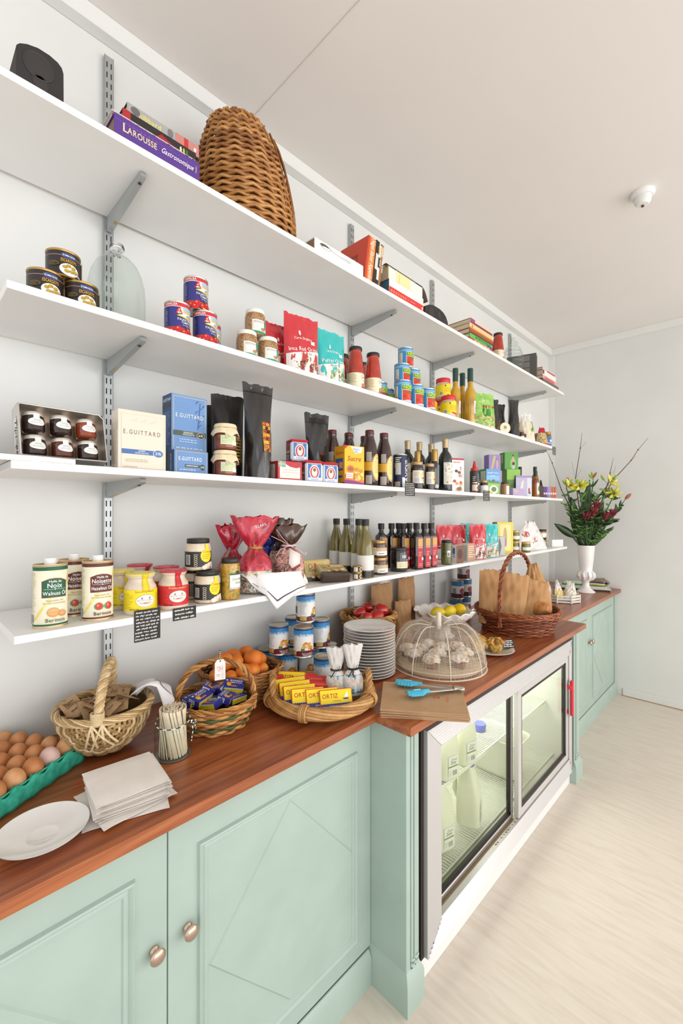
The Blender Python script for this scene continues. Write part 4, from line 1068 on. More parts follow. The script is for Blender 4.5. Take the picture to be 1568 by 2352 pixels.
# black pouches
m_bag = NZ('black_foil', ['#232120', '#2b2827'], 40, .32, coat=.3)
def cofl(p, P): W, h = P.w, P.h; p.rect(W*.15, h*.15, W*.36, h*.45, M('#6a3a1e', .4)); p.lines(W*.17, h*.17, W*.34, h*.43, 8, M('#d0a03a', .4), .5)
cof2 = pouch_kind('coffee_bag', 'bag', lambda: Pouch(.082, .25, .07, top=1.0, crumple=.004, seed=31, wf=lambda t: 1-.22*sin(pi*min(1, max(0, (t-.35)/.65)))), [(0, 1, m_bag)], cofl)
cof2.at('tallest black coffee bag at the front of the far end, second shelf from the top', 2.865, -.290, Z2, rad(-30), 'black coffee bags')
cof2.at('black coffee bag with a bent top, behind the pasta bag', 2.735, -.215, Z2, rad(-22), 'black coffee bags', scale=.97)
cof2.at('black coffee bag in the middle of the three behind the lying tin', 2.850, -.205, Z2, rad(-34), 'black coffee bags', scale=.93)
m_jam = M('#5a2a1a', .2, coat=.5)
sm_k = jar_kind('small_jar', 'jar', .0165, .048, m_jam, M('#5f4a3a', .4), lambda p, R, h: p.rect(-R*1.5, h*.08, R*1.5, h*.4, WHT), lidh=.009, lidr=.95)
sm_k.at('tiny dark jar with white label beside the tall black bag', 2.955, -.305, Z2, 0, 'tiny jars'); sm_k.at('tiny dark jar with white label beside the clear snack bag', 3.012, -.300, Z2, 0, 'tiny jars', scale=.9)
m_pop = NZ('popcorn_snack', ['#c9b48a', '#e6dcc0', '#efe8d6', '#b59a6a'], 60, .4, dist=1, bump=.6)
def popl(p, P): p.rect(P.w*.1, P.h*.42, P.w*.34, P.h*.72, M('#5f8a3a', .4)); p.rect(P.w*.12, P.h*.35, P.w*.33, P.h*.42, M('#9ac23c', .4))
pouch_kind('snack_bag', 'bag', lambda: Pouch(.14, .20, .08, top=.55, crumple=.008, seed=41), [(0, .72, m_pop), (.72, 1, M('#e6e2da', .3))], popl).at('clear bag of pale snacks with a green label near the far end', 3.115, -.272, Z2, rad(-32))
m_mix = NZ('mixed_sweets', ['#8a3a2a', '#c9a04a', '#d9cba0', '#4f6a34', '#b02a35'], 70, .35, dist=1, bump=.5)
pouch_kind('sweets_bag', 'bag', lambda: Pouch(.11, .13, .06, top=.4, crumple=.007, seed=43), [(0, .1, RED), (.1, .7, m_mix), (.7, 1, M('#c4283a', .3))]).at('small red-topped bag of mixed sweets beside the blue-labelled jars', 3.335, -.30, Z2, rad(-32))
pouch_kind('sweets_bag', 'bag', lambda: Pouch(.07, .17, .04, top=.3, crumple=.005, seed=44), [(0, 1, M('#c4283a', .3, coat=.4))]).at('narrow pointed red bag behind the small sweets bag', 3.34, -.205, Z2, rad(-20))
pouch_kind('sweets_bag', 'bag', lambda: Pouch(.05, .12, .03, top=.6, crumple=.005, seed=45), [(0, 1, M('#5b4a8c', .3, coat=.4))]).at('small purple wrapper standing behind the tiny jars', 3.06, -.175, Z2, rad(-20))
bl_k = jar_kind('blue_label_jar', 'jar', .0285, .115, M('#8a5a2a', .3, coat=.4), M('#b08f4f', .35, .5), lambda p, R, h: (p.rect(-R*2, h*.12, R*2, h*.66, M('#2b78b8', .4)), p.ell(R*.3, h*.42, R*.4, h*.08, WHT), p.lines(-R*.5, h*.2, R*.9, h*.32, 3, WHT, .4)), lidh=.014, lidr=.92)
bl_k.at('blue-labelled jar with gold lid near the shelf end', 3.468, -.292, Z2, -.5, 'blue labelled jars'); bl_k.at('blue-labelled jar with gold lid, last on the second shelf', 3.560 - .085, -.262 + .03, Z2, -.5, 'blue labelled jars') if False else bl_k.at('blue-labelled jar with gold lid, right at the shelf end', 3.468, -.225, Z2, -.5, 'blue labelled jars')
def price_tag(label, x0, x1, z0, z1, y, rows, seed, rx=0.0):
    w, h = x1-x0, z1-z0
    t = T('chalk_label', label, 'label', ((x0+x1)/2, y, z1), rot=(rx, 0, 0), group='black chalk labels')
    g = G(); g.box(-w/2, w/2, -.0012, 0, -h, 0, SLATE, .0003); g.build('card', t)
    g = G(); p = Print(g, front(-.0012)); p.scribble(-w*.46, -h*.97, w*.46, -h*.03, rows, CHK, seed); g.build('chalk_writing', t, smooth=False)
price_tag('tiny black chalk label at the far end of the second shelf', 3.43, 3.495, 1.985, 2.045, -.3426, 5, 3)
# ================================================================ third shelf
TINW = NZ('tin_silver', ['#c9c4bb', '#d8d4cc'], 12, .25, metal=.75)
COP = NZ('tin_inside', ['#b08f78', '#c9b3a0', '#d8c9bb'], 9, .28, metal=.6, dist=1)
def jam_tin():
    t = T('gift_tin', 'open silver tin standing tilted with six small jam jars packed in it', 'tin box', (.2015, -.302, Z3+.0165), rot=(rad(-13), 0, rad(3)))
    w, h, d = .183, .126, .052; g = G()
    g.box(0, w, d-.0012, d, 0, h, COP)
    for a in ((0, .0015, 0, d, 0, h), (w-.0015, w, 0, d, 0, h), (0, w, 0, d, 0, .0015), (0, w, 0, d, h-.0015, h)): g.box(a[0], a[1], a[2], a[3], a[4], a[5], TINW)
    g.tube([(.004, -.001, .001), (w-.004, -.001, .001), (w-.001, -.001, .004), (w-.001, -.001, h-.012), (w-.012, -.001, h-.001), (.004, -.001, h-.001), (.001, -.001, h-.004), (.001, -.001, .004)], .0018, TINW, 6, closed=True)
    g.build('tray', t, sharp=30)
    g = G(); p = Print(g, leftside(0.0)); p.rect(-d*.78, .03, -d*.3, .1, M('#b9b5ae', .5)); p.rect(-d*.76, .032, -d*.32, .098, M('#dedbd5', .5)); p.text('Tiptree', -d*.6, .095, .018, INK, 'l', shear=.3, rot=-1.57); p.ell(-d*.52, .04, .006, .008, INK); p.ell(-d*.52, .04, .005, .007, M('#dedbd5', .5)); g.build('side_print', t, smooth=False)
    g = G(); g.box(0, w, -.002, -.0005, 0, h, CLEAR)
    # hinged lid lying open to the left and over the shelf end
    t2 = g
    g = G()
    L_ = T('tin_lid', 'silver tin lid lying flat on the third shelf under the open jam tin', 'tin lid', (.196, -.185, Z3+.0002), rz=rad(2))
    a = .155; W_ = .10
    for q in ((-.13, W_, -a, -a+.0015), (-.13, W_, a-.0015, a)): g.box(q[0], q[1], q[2], q[3], 0, .013, TINW, .0004)
    for q in ((-.13, -.1285), (W_-.0015, W_)): g.box(q[0], q[1], -a, a, 0, .013, TINW, .0004)
    g.box(-.13, W_, -a, a, 0, .0015, TINW); g.tube([(-.13, -a, .013), (W_, -a, .013), (W_, a, .013), (-.13, a, .013)], .0016, TINW, 6, closed=True)
    p = Print(g, front(-a)); p.text('Wilkin', -.12, .004, .008, INK, 'l', shear=.3); p.rect(-.125, .0025, -.05, .0028, INK)
    g.build('lid', L_, sharp=30)
    # jars
    dark, red_, amber = M('#2a1613', .15, coat=.8), M('#8a3a1c', .15, coat=.8), M('#5a2815', .15, coat=.8)
    def jl(p, R, hh): 
        p.ell(R*.12, hh*.45, R*.78, hh*.2, WHT, 22); p.rect(-R*.18, hh*.6, R*.35, hh*.86, WHT); p.text('TIPTREE', R*.12, hh*.5, hh*.06, GRY, maxw=R*.9); p.lines(-R*.35, hh*.36, R*.55, hh*.46, 2, LGR, .5)
    R_ = Matrix.Rotation(rad(3), 4, 'Z') @ Matrix.Rotation(rad(-13), 4, 'X')
    names = [('upper left dark jam jar in the silver tin', dark, 0, 1), ('upper middle dark jam jar in the silver tin', dark, 1, 1), ('upper right amber jam jar in the silver tin', red_, 2, 1), ('lower left dark red jam jar in the silver tin', dark, 0, 0), ('lower middle amber jam jar in the silver tin', amber, 1, 0), ('lower right dark jam jar in the silver tin', dark, 2, 0)]
    ks = {}
    for lb, m, i, j in names:
        k = ks.setdefault(m, jar_kind('jam_jar', 'jar', .0235, .0475, m, M('#d8d2c6', .3, .5), jl, lidh=.010, lidr=.95, neck=.82, n=28))
        q = Matrix.Translation((.2015, -.302, Z3+.0165)) @ R_ @ Vector((.034+i*.0565, .0255, .007+j*.058))
        k.at(lb, q.x, q.y, q.z, group='jam jars in the tin', rot=(rad(-13), 0, rad(3)+.0))
jam_tin()
CRM = M('#e3d6c4', .5)
def gw(p, w, h):
    p.rect(-w*.44, h*.03, w*.46, h*.94, M('#cdbfae', .5)); p.rect(-w*.43, h*.035, w*.45, h*.935, CRM)
    for i in range(3): p.poly([(-w*.3+i*w*.2, h*.80), (-w*.1+i*w*.2, h*.9), (-w*.12+i*w*.2, h*.82)], M('#ddcfbd', .5))
    p.text('E.GUITTARD', 0, h*.60, h*.072, M('#8a7a70', .5), gap=.22, maxw=w*.80)
    p.rect(-w*.43, h*.265, w*.25, h*.345, M('#4a6ea6', .5)); p.text('WHITE', -w*.02, h*.312, h*.024, WHT); p.text('CHOCOLATE', -w*.02, h*.278, h*.024, WHT, maxw=w*.3)
    p.ell(w*.33, h*.30, w*.115, h*.068, WHT); p.ell(w*.33, h*.30, w*.105, h*.062, M('#5878ac', .5)); p.text('31%', w*.33, h*.28, h*.045, WHT, maxw=w*.18)
    p.lines(-w*.35, h*.13, w*.1, h*.19, 2, M('#bfae9c', .5), .4); p.lines(-w*.4, h*.04, -w*.1, h*.06, 1, M('#a89888', .5), .5)
def gws(p, d, h): p.lines(-d*.4, h*.1, d*.3, h*.75, 26, M('#cdb78a', .5), .35); p.rect(-d*.5, h*.66, d*.5, h*.8, M('#d9ccb8', .5))
carton_kind('chocolate_carton', 'box', .122, .055, .155, {'front': gw, 'left': gws}, CRM).at('cream carton with white chocolate band standing beside the silver tin', .4655, -.284, Z3, rad(-2))
BLG = M('#6d93c4', .5)
def gb(p, w, h):
    p.rect(-w*.5, 0, w*.5, h, BLG); p.rect(-w*.45, h*.03, w*.46, h*.97, M('#cdb98e', .5)); p.rect(-w*.435, h*.04, w*.445, h*.96, BLG)
    R_ = random.Random(9)
    for i in range(8): a = R_.uniform(.15, .38); p.poly([(w*a, h*(.45+i*.06)), (w*(a+.1), h*(.52+i*.06)), (w*(a+.02), h*(.50+i*.06))], M('#44659c', .5))
    p.poly([(w*.22, h*.42), (w*.25, h*.42), (w*.31, h*.9), (w*.29, h*.9)], M('#44659c', .5)); p.lines(-w*.4, h*.72, w*.1, h*.9, 4, M('#89aad4', .5), .15)
    p.text('E.GUITTARD', 0, h*.60, h*.066, WHT, gap=.12, maxw=w*.80)
    p.rect(-w*.45, h*.275, w*.46, h*.36, M('#4f5a48', .5)); p.text('SEMISWEET', -w*.04, h*.322, h*.024, WHT); p.text('CHOCOLATE', -w*.04, h*.288, h*.024, WHT)
    p.ell(w*.31, h*.305, w*.115, h*.058, M('#cdb98e', .5)); p.ell(w*.31, h*.305, w*.1, h*.05, M('#3d4636', .5)); p.text('61%', w*.31, h*.288, h*.036, WHT, maxw=w*.17)
    p.lines(-w*.3, h*.15, w*.2, h*.23, 2, M('#b9cde6', .5), .4); p.lines(-w*.4, h*.04, w*.4, h*.07, 1, M('#c9d6ea', .5), .5)
def gbs(p, d, h):
    p.rect(-d*.5, 0, d*.5, h, M('#35537f', .5)); p.text('E.GUITTARD', 0, h*.88, h*.05, WHT, maxw=d*.85); p.rect(-d*.5, h*.77, d*.5, h*.84, M('#4a4a3a', .5)); p.lines(-d*.4, h*.1, d*.4, h*.7, 18, M('#8aa0c2', .5), .35)
gb_k = carton_kind('chocolate_carton', 'box', .112, .06, .167, {'front': gb, 'left': gbs}, BLG)
gb_k.at('tall blue chocolate carton standing on a smaller blue carton', .6255, -.222, Z3+.071, rad(0), 'blue chocolate cartons')
def gs(p, w, h):
    p.rect(-w*.5, 0, w*.5, h, BLG); p.rect(-w*.45, h*.05, w*.46, h*.95, M('#cdb98e', .5)); p.rect(-w*.435, h*.065, w*.445, h*.935, BLG)
    p.text('E.GUITTARD', -w*.03, h*.58, h*.15, WHT, gap=.1, maxw=w*.7); p.rect(-w*.2, h*.30, w*.3, h*.42, M('#4f5a48', .5)); p.lines(-w*.15, h*.33, w*.2, h*.40, 1, WHT, .5); p.ell(w*.33, h*.33, w*.07, h*.13, M('#3d4636', .5)); p.text('61%', w*.33, h*.30, h*.08, WHT, maxw=w*.11); p.lines(-w*.35, h*.15, w*.15, h*.24, 1, M('#c9d6ea', .5), .5)
def gss(p, d, h): p.rect(-d*.5, 0, d*.5, h, M('#35537f', .5)); p.text('GUITTARD', d*.1, h*.85, h*.09, WHT, 'l', rot=-1.57, maxw=h*.7); p.rect(-d*.5, 0, -d*.2, h, M('#4a4a3a', .5))
carton_kind('chocolate_carton', 'box', .105, .06, .07, {'front': gs, 'left': gss}, BLG).at('small blue chocolate carton under the tall blue one', .6175, -.250, Z3, 0, 'blue chocolate cartons')
# honey jars with cloth caps
m_hon = NZ('dark_honey', ['#5a2410', '#7d3a16', '#8f4a1c'], 20, .15, coat=.8)
m_cap = NZ('cream_cloth', ['#e0cda8', '#ead9b8'], 60, .8)
def honey():
    t = T('honey_jar', 'x', 'jar'); R = .034; g = G()
    g.lathe([(0, 0), (.030, 0), (.033, .003), (R, .01), (R, .055), (.032, .062), (.03, .066), (0, .066)], m_hon, 30); g.build('glass', t)
    g = G(); p = Print(g, cylmap(R+.0004), .006); p.rect(-.018, .014, .034, .042, M('#d6dfb4', .5)); p.rect(.018, .012, .036, .024, WHT); p.lines(-.014, .018, .026, .038, 4, M('#a9b58a', .5), .35); g.build('label', t)
    g = G(); n = 40; R_ = random.Random(3); vs = []; fs = []
    prof = [(0, .0805), (.024, .081), (.032, .079), (.0345, .074), (.0335, .068), (.036, .062), (.040, .054), (.041, .048)]
    for k, (r, z) in enumerate(prof):
        for i in range(n):
            a = 2*pi*i/n; w = 1+(.07*sin(9*a+.5)+.05*sin(5*a))*(k/len(prof))**2; vs.append((r*w*cos(a), r*w*sin(a), z-(.010*max(0, sin(4*a+.4)) if k >= 6 else 0)))
    for k in range(len(prof)-1):
        for i in range(n): fs.append((k*n+i, (k+1)*n+i, (k+1)*n+(i+1) % n, k*n+(i+1) % n))
    g.add(vs, fs, m_cap); g.tube(ring(.0345, .0345, .0665, 24), .0011, M('#b99a5c', .6), 5, closed=True)
    g.add([(-.008, -.0362, .055), (.012, -.0365, .058), (.0, -.0375, .030)], [(0, 1, 2)], m_cap)
    g.build('cloth_cap', t, thick=.0006); return t
hk = Kind(honey); hk.at('amber honey jar with cloth cap on top of its twin', .724, -.290, Z3+.082, rad(-25), 'cloth capped honey jars', scale=(1, 1, .985)); hk.at('amber honey jar with cloth cap on the shelf under its twin', .722, -.292, Z3, rad(-22), 'cloth capped honey jars')
m_gbag = NZ('gold_black_foil', ['#1f1b19', '#2a2522', '#4a3724'], 6, .25, dist=1.0, coat=.5, pos=[.4, .6, .75])
def cofbig(p, P):
    W, h = P.w, P.h
    p.rect(-W*.02, h*.28, W*.33, h*.60, M('#8a4a1c', .4))
    for i, c in enumerate(['#d0752a', '#b5501f', '#e0b03a', '#c23a26', '#d98a2c', '#7a2c18', '#c9a02c', '#b02a22']): p.rect(-W*.0+(i % 2)*W*.02, h*(.285+i*.039), W*.31, h*(.32+i*.039), M(c, .4)); p.ell(W*(.14+.05*(i % 3)), h*(.30+i*.039), W*.07, h*.016, M(['#3a2016', '#e6c04a', '#2a1812'][i % 3], .4), 10)
    p.text('KARAJOZ COFFEE', -W*.02, h*.585, h*.032, M('#d9b04a', .4), 'l', rot=-1.57, maxw=h*.3); p.rect(W*.36, h*.38, W*.42, h*.5, M('#3a2a1c', .4)); p.lines(W*.365, h*.385, W*.415, h*.495, 5, M('#c9a04a', .4), .5)
big = pouch_kind('coffee_bag', 'bag', lambda: Pouch(.100, .315, .085, top=1.12, crumple=.005, seed=51, wf=lambda t: .93+.22*t-.10*sin(pi*t)), [(0, .90, m_gbag), (.90, .915, M('#14110f', .4)), (.915, 1, m_gbag)], cofbig)
big.at('tall black coffee bag with colourful label strip, front-most by the honey jars', .855, -.275, Z3, rad(-6), 'large black coffee bags')
bigb = pouch_kind('coffee_bag', 'bag', lambda: Pouch(.105, .285, .08, top=1.1, crumple=.004, seed=52), [(0, 1, M('#211e1c', .4))], lambda p, P: (p.rect(P.w*.14, P.h*.2, P.w*.4, P.h*.5, M('#6b4a1c', .4)), p.lines(P.w*.16, P.h*.22, P.w*.38, P.h*.48, 7, M('#d0a83a', .4), .5)))
bigb.at('black coffee bag behind the honey jars, between two others', .795, -.185, Z3, rad(-10), 'large black coffee bags')
pouch_kind('coffee_bag', 'bag', lambda: Pouch(.09, .262, .06, top=1.0, crumple=.002, seed=53), [(0, 1, M('#201d1b', .45))]).at('plain black bag at the back beside the blue cartons', .762, -.105, Z3, rad(-3), 'large black coffee bags')
# crispbread box with torn front
def rb(p, w, h):
    p.rect(-w*.5, 0, w*.5, h, M('#b8323a', .45)); p.poly([(-w*.42, h*.1), (w*.42, h*.1), (w*.42, h*.72), (w*.25, h*.66), (w*.0, h*.72), (-w*.2, h*.86), (-w*.42, h*.8)], M('#efe6d6', .5)); p.lines(-w*.3, h*.35, w*.3, h*.62, 2, M('#d9b8a8', .5), .35)
    p.rect(-w*.48, h*.68, -w*.18, h*1.0, M('#6fa3c4', .5)); p.rect(-w*.40, h*.68, -w*.35, h*1.0, M('#e0c83a', .5)); p.rect(-w*.48, h*.81, -w*.18, h*.87, M('#e0c83a', .5))
def rbs(p, d, h): p.rect(-d*.5, 0, d*.5, h, M('#b8323a', .45)); p.rect(-d*.45, h*.12, d*.3, h*.85, M('#e6dccb', .5)); p.lines(-d*.4, h*.3, d*.2, h*.7, 3, GRY, .3)
carton_kind('crispbread_box', 'box', .098, .085, .064, {'front': rb, 'left': rbs}, M('#a82c35', .45)).at('low red box with a small yellow and blue flag corner beside the tall coffee bag', .962, -.276, Z3, rad(-6))
# white tins with red lids
def bak(p, w, h):
    p.rect(-w*.48, h*.02, w*.48, h*.86, M('#e2e6ec', .4)); p.rect(-w*.44, h*.04, w*.44, h*.84, M('#3f74b4', .4)); p.ell(0, h*.45, w*.34, h*.33, WHT, 20); p.ell(0, h*.45, w*.29, h*.28, M('#c23f3a', .4), 20); p.ell(0, h*.46, w*.19, h*.23, M('#e9dccf', .4), 16); p.ell(0, h*.56, w*.1, h*.09, M('#8a5a44', .4), 12)
    p.rect(-w*.42, h*.06, w*.42, h*.2, M('#dfe6ee', .4)); p.text('COCOA', 0, h*.09, h*.07, BLUE, maxw=w*.6); p.text('BAKING', 0, h*.76, h*.06, WHT, maxw=w*.6)
def baks(p, d, h):
    p.rect(-d*.48, h*.02, d*.48, h*.86, M('#2b3560', .4)); p.rect(-d*.4, h*.5, d*.4, h*.8, M('#b5352f', .4)); p.ell(0, h*.62, d*.2, h*.1, M('#2a2422', .4)); p.rect(-d*.4, h*.36, d*.4, h*.47, M('#d8a83a', .4)); p.rect(-d*.35, h*.06, d*.2, h*.28, WHT); p.bars(-d*.3, h*.08, d*.15, h*.26, 8, INK)
def bakt():
    t = T('baking_tin', 'x', 'tin'); w, d, h = .070, .052, .078; g = G(); g.box(-w/2, w/2, -d/2, d/2, 0, h*.88, M('#dfe3e6', .35), .006); g.build('tin', t)
    g = G(); bak(Print(g, front(-d/2-.0002)), w*.86, h); g.build('front_print', t, smooth=False); g = G(); baks(Print(g, leftside(-w/2-.0002)), d*.8, h); g.build('side_print', t, smooth=False)
    g = G(); g.box(-w/2-.001, w/2+.001, -d/2-.001, d/2+.001, h*.88, h, M('#cf3038', .4), .005); g.build('lid', t); return t
bk = Kind(bakt); gq = 'white and blue tins with red lids'
bk.at('white and blue tin with red lid stacked on two others', 1.050, -.245, Z3+.0785, rad(-16), gq); bk.at('pale front tin with red lid, in the lower row under the stacked one', 1.078, -.293, Z3, rad(-16), gq)
bk.at('red-lidded tin in the lower row half hidden behind the red box', 1.015, -.225, Z3, rad(-12), gq); bk.at('red-lidded tin in the lower row beside the yellow sugar carton', 1.163, -.290, Z3, rad(-14), gq)
pouch_kind('coffee_bag', 'bag', lambda: Pouch(.105, .295, .06, top=1.1, crumple=.005, seed=57, wf=lambda t: .78+.34*max(0, (t-.35)/.65)**.7), [(0, .86, M('#1d1b1a', .25, coat=.6)), (.86, .875, M('#0f0e0d', .4)), (.875, 1, M('#1d1b1a', .25, coat=.6))], lambda p, P: p.text('RED', P.w*.1, P.h*.42, .009, M('#b5452c', .4))).at('glossy black zip bag standing behind the red-lidded tins', 1.222, -.165, Z3, rad(-12), 'black zip bags')
# sugar carton
def suc(p, w, h):
    p.rect(-w*.5, 0, w*.5, h, M('#f0b81c', .4)); p.poly([(-w*.5, 0), (w*.5, 0), (w*.5, h*.12), (-w*.5, h*.26)], M('#d9772c', .4)); p.poly([(-w*.5, 0), (w*.5, 0), (w*.5, h*.05), (0, h*.1), (-w*.5, h*.13)], M('#8a2f7a', .4))
    p.poly([(-w*.2, h*.98), (w*.42, h*.98), (w*.36, h*.84), (w*.05, h*.80)], WHT); p.text('Beghin', w*.1, h*.9, h*.05, BLUE, maxw=w*.45); p.text('Say', w*.1, h*.835, h*.055, BLUE); p.poly([(-w*.5, h), (-w*.5, h*.9), (-w*.3, h)], RED)
    p.text('Sucre', -w*.02, h*.61, h*.125, M('#b0382c', .4), shear=.25, maxw=w*.78); p.ell(-w*.2, h*.40, w*.2, h*.1, M('#d97a3a', .4)); p.ell(-w*.2, h*.40, w*.14, h*.06, M('#a8582c', .4))
    R_ = random.Random(4)
    for i in range(16): p.ell(w*R_.uniform(.02, .42), h*R_.uniform(.12, .42), w*.085, h*.045, M(R_.choice(['#d9a02c', '#e9c05a', '#c98a24', '#f0d07a']), .35), 12)
    p.rect(-w*.45, h*.16, -w*.1, h*.30, M('#efe6d9', .4)); p.lines(-w*.42, h*.18, -w*.14, h*.28, 2, M('#d98a7a', .4), .5)
def sucs(p, d, h):
    p.rect(-d*.5, 0, d*.5, h, M('#dc9a1c', .4)); p.rect(-d*.5, 0, d*.5, h*.06, M('#7a2f6a', .4)); p.rect(-d*.4, h*.36, d*.35, h*.68, M('#3a5696', .4)); p.rect(-d*.02, h*.42, d*.3, h*.58, M('#d9a060', .4)); p.text('Sucre', 0, h*.78, h*.09, M('#b0482c', .4), shear=.25, maxw=d*.8); p.rect(-d*.4, h*.18, d*.3, h*.24, M('#3a5696', .4)); p.lines(-d*.4, h*.08, d*.3, h*.17, 3, M('#9a6a14', .4), .4)
carton_kind('sugar_carton', 'box', .098, .068, .155, {'front': suc, 'left': sucs}, M('#efb61f', .4)).at('bright yellow sugar carton with orange lettering before the brown bottles', 1.298, -.278, Z3, rad(-10))
# brown syrup bottles
m_syr = M('#331611', .1, coat=.8)
def syl(p, R): 
    p.rect(-R*1.4, .07, R*.2, .108, M('#d9a52c', .4)); p.ell(R*.62, .085, R*.78, .058, M('#e9d58a', .4), 26); p.ell(R*.62, .085, R*.73, .054, M('#c9862c', .4), 26); p.ell(R*.62, .085, R*.70, .051, M('#e9d78c', .4), 26); p.ell(R*.62, .125, R*.07, .008, M('#b5302c', .4)); p.lines(R*.2, .06, R*1.05, .115, 7, M('#c9a050', .4), .3); p.rect(-R*.9, .012, -R*.15, .05, M('#b5aca2', .2)); p.rect(-R*.8, .11, -R*.2, .15, M('#a89e94', .2))
syr = bottle_kind('syrup_bottle', 'bottle', [(0, 0), (.034, 0), (.0365, .004), (.0365, .13), (.035, .15), (.029, .185), (.021, .212), (.0185, .225), (.020, .229), (.020, .233), (.0185, .235)], m_syr, M('#6d2f30', .35, .3), [(.0185, .233), (.0195, .235), (.0195, .247), (.018, .249), (0, .249)], syl, .0367)
gq = 'dark syrup bottles'
syr.at('dark brown syrup bottle with cream oval label, right beside the sugar carton', 1.462, -.245, Z3, f(1.46, -.24, .5), gq); syr.at('dark brown syrup bottle with cream oval label, beside the blue salt tube', 1.562, -.245, Z3, f(1.56, -.24, .5), gq)
syr.at('dark brown syrup bottle behind the sugar carton, left one', 1.345, -.130, Z3, f(1.3, -.1, .5), gq); syr.at('dark brown syrup bottle behind the sugar carton, right one', 1.445, -.135, Z3, f(1.4, -.1, .5), gq)
syr.at('dark brown syrup bottle at the back, a sliver showing behind its neighbour', 1.560, -.13, Z3, f(1.5, -.1, .5), gq)
# salt tube
def dav(p, R, h):
    p.rect(-R*3.1, 0, R*3.1, h, M('#23284f', .4)) if False else None
    p.rect(R*1.25, .002, R*2.4, h-.002, WHT); p.text("DAVID'S", R*1.02, h*.03, R*.72, WHT, 'l', rot=1.5708, maxw=h*.93, gap=-.02)
    p.rect(-R*1.5, h*.55, -R*.4, h*.95, M('#2b2a30', .5)); p.lines(-R*1.4, h*.6, -R*.5, h*.75, 3, LGR, .5); p.rect(-R*1.2, h*.4, -R*.4, h*.75, LGR); p.lines(-R*1.2, h*.76, -R*.3, h*.92, 3, WHT, .5); p.rect(-R*.2, h*.03, R*.25, h*.32, WHT); p.rect(-R*1.3, h*.05, -R*.5, h*.2, M('#b8aa96', .4))
dvk = tin_can('salt_tube', 'tube', .0325, .158, dav, M('#24294f', .4)); dvk.at('dark blue salt tube with large white vertical lettering', 1.652, -.268, Z3, f(1.65, -.25, .45))
# green wine / vinegar bottles with cream labels
m_dkg = M('#161c14', .08, coat=.8)
def wil(p, R):
    p.rect(-R*.75, .035, R*1.5, .148, M('#e2dccd', .5)); R_ = random.Random(5)
    for i in range(26):
        a, b = R*R_.uniform(-.5, 1.3), R_.uniform(.085, .145); q = R_.uniform(.002, .0055); p.ell(a, b, q, q*.9, M('#5a554c', .5), 8); p.l -= p.inc*.95; p.ell(a+.0006, b, q*.65, q*.6, M('#e2dccd', .5), 8); p.l -= p.inc*.95
    p.lines(-R*.5, .045, R*1.1, .082, 5, M('#b5ad9c', .5), .3); p.ell(R*.75, .10, .004, .004, M('#b84a3c', .5)); p.ell(-R*.2, .045, .005, .004, M('#8a7a3a', .5))
wine = bottle_kind('vinegar_bottle', 'bottle', [(0, 0), (.033, 0), (.035, .004), (.035, .165), (.033, .18), (.025, .197), (.0165, .207), (.0145, .215), (.0145, .262)], m_dkg, M('#b9a27c', .35, .4), [(.0152, .226), (.0154, .258), (.0165, .26), (.0165, .272), (.0155, .274), (0, .274)], wil, .0352)
gq = 'dark bottles with ornate cream labels'
wine.at('dark bottle with ornate cream label in full view, beside the white and red box', 2.018, -.287, Z3, f(2, -.29, .5), gq); wine.at('dark bottle with beige neck behind the small jam jars, left one', 1.868, -.155, Z3, f(1.9, -.15, .4), gq, scale=.955)
wine.at('dark bottle with beige neck, second from the left behind the jam jars', 1.975, -.155, Z3, f(1.9, -.15, .4), gq, scale=.975); wine.at('dark bottle with beige neck beside the gold capped bottle', 2.088, -.155, Z3, f(2, -.15, .4), gq, scale=.99)
m_dj = M('#2f1a12', .12, coat=.7)
def djl(p, R, h): p.rect(-R*1.2, h*.22, R*1.5, h*.68, M('#e6dcc0', .5)); p.ell(R*.75, h*.47, R*.55, h*.17, M('#dfa63a', .5)); p.ell(R*.75, h*.47, R*.46, h*.14, M('#f0e6c9', .5)); p.text('CJ', R*.8, h*.5, h*.09, M('#b5412c', .5)); p.ell(R*.7, h*.41, R*.3, h*.04, M('#c9574a', .5)); p.rect(-R*.9, h*.25, -R*.15, h*.42, M('#b8b8cc', .5)); p.lines(-R*.9, h*.46, -R*.1, h*.64, 4, GRY, .35)
djk = jar_kind('preserve_jar', 'jar', .0305, .132, m_dj, M('#b89a6a', .35, .5), djl, lidh=.013, lidr=.94, neck=.84)
gq = 'small dark preserve jars'
djk.at('dark preserve jar with round yellow emblem, widest of the three in front', 1.764, -.285, Z3, f(1.75, -.28, .5), gq); djk.at('dark preserve jar beside the gold capped bottle', 1.850, -.300, Z3, f(1.83, -.28, .5), gq, scale=(.80, .80, .98)); djk.at('dark preserve jar against the blue salt tube', 1.720, -.225, Z3, f(1.7, -.25, .5), gq, scale=(.82, .82, .95))
thn = bottle_kind('slim_bottle', 'bottle', [(0, 0), (.020, 0), (.022, .003), (.022, .125), (.020, .135), (.0155, .142), (.015, .15)], M('#2d3440', .12, coat=.7), M('#b08d4c', .3, .7), [(.0158, .148), (.0162, .19), (.0158, .205), (.015, .208), (0, .208)], lambda p, R: (p.rect(R*.2, .02, R*1.5, .13, M('#707c86', .4)), p.ell(-R*.3, .075, .003, .04, M('#a9884a', .4)), p.rect(R*.9, .085, R*1.3, .1, M('#b5352f', .4)), p.rect(-R*.4, .012, R*.6, .03, M('#c9c4b5', .4))), .0222)
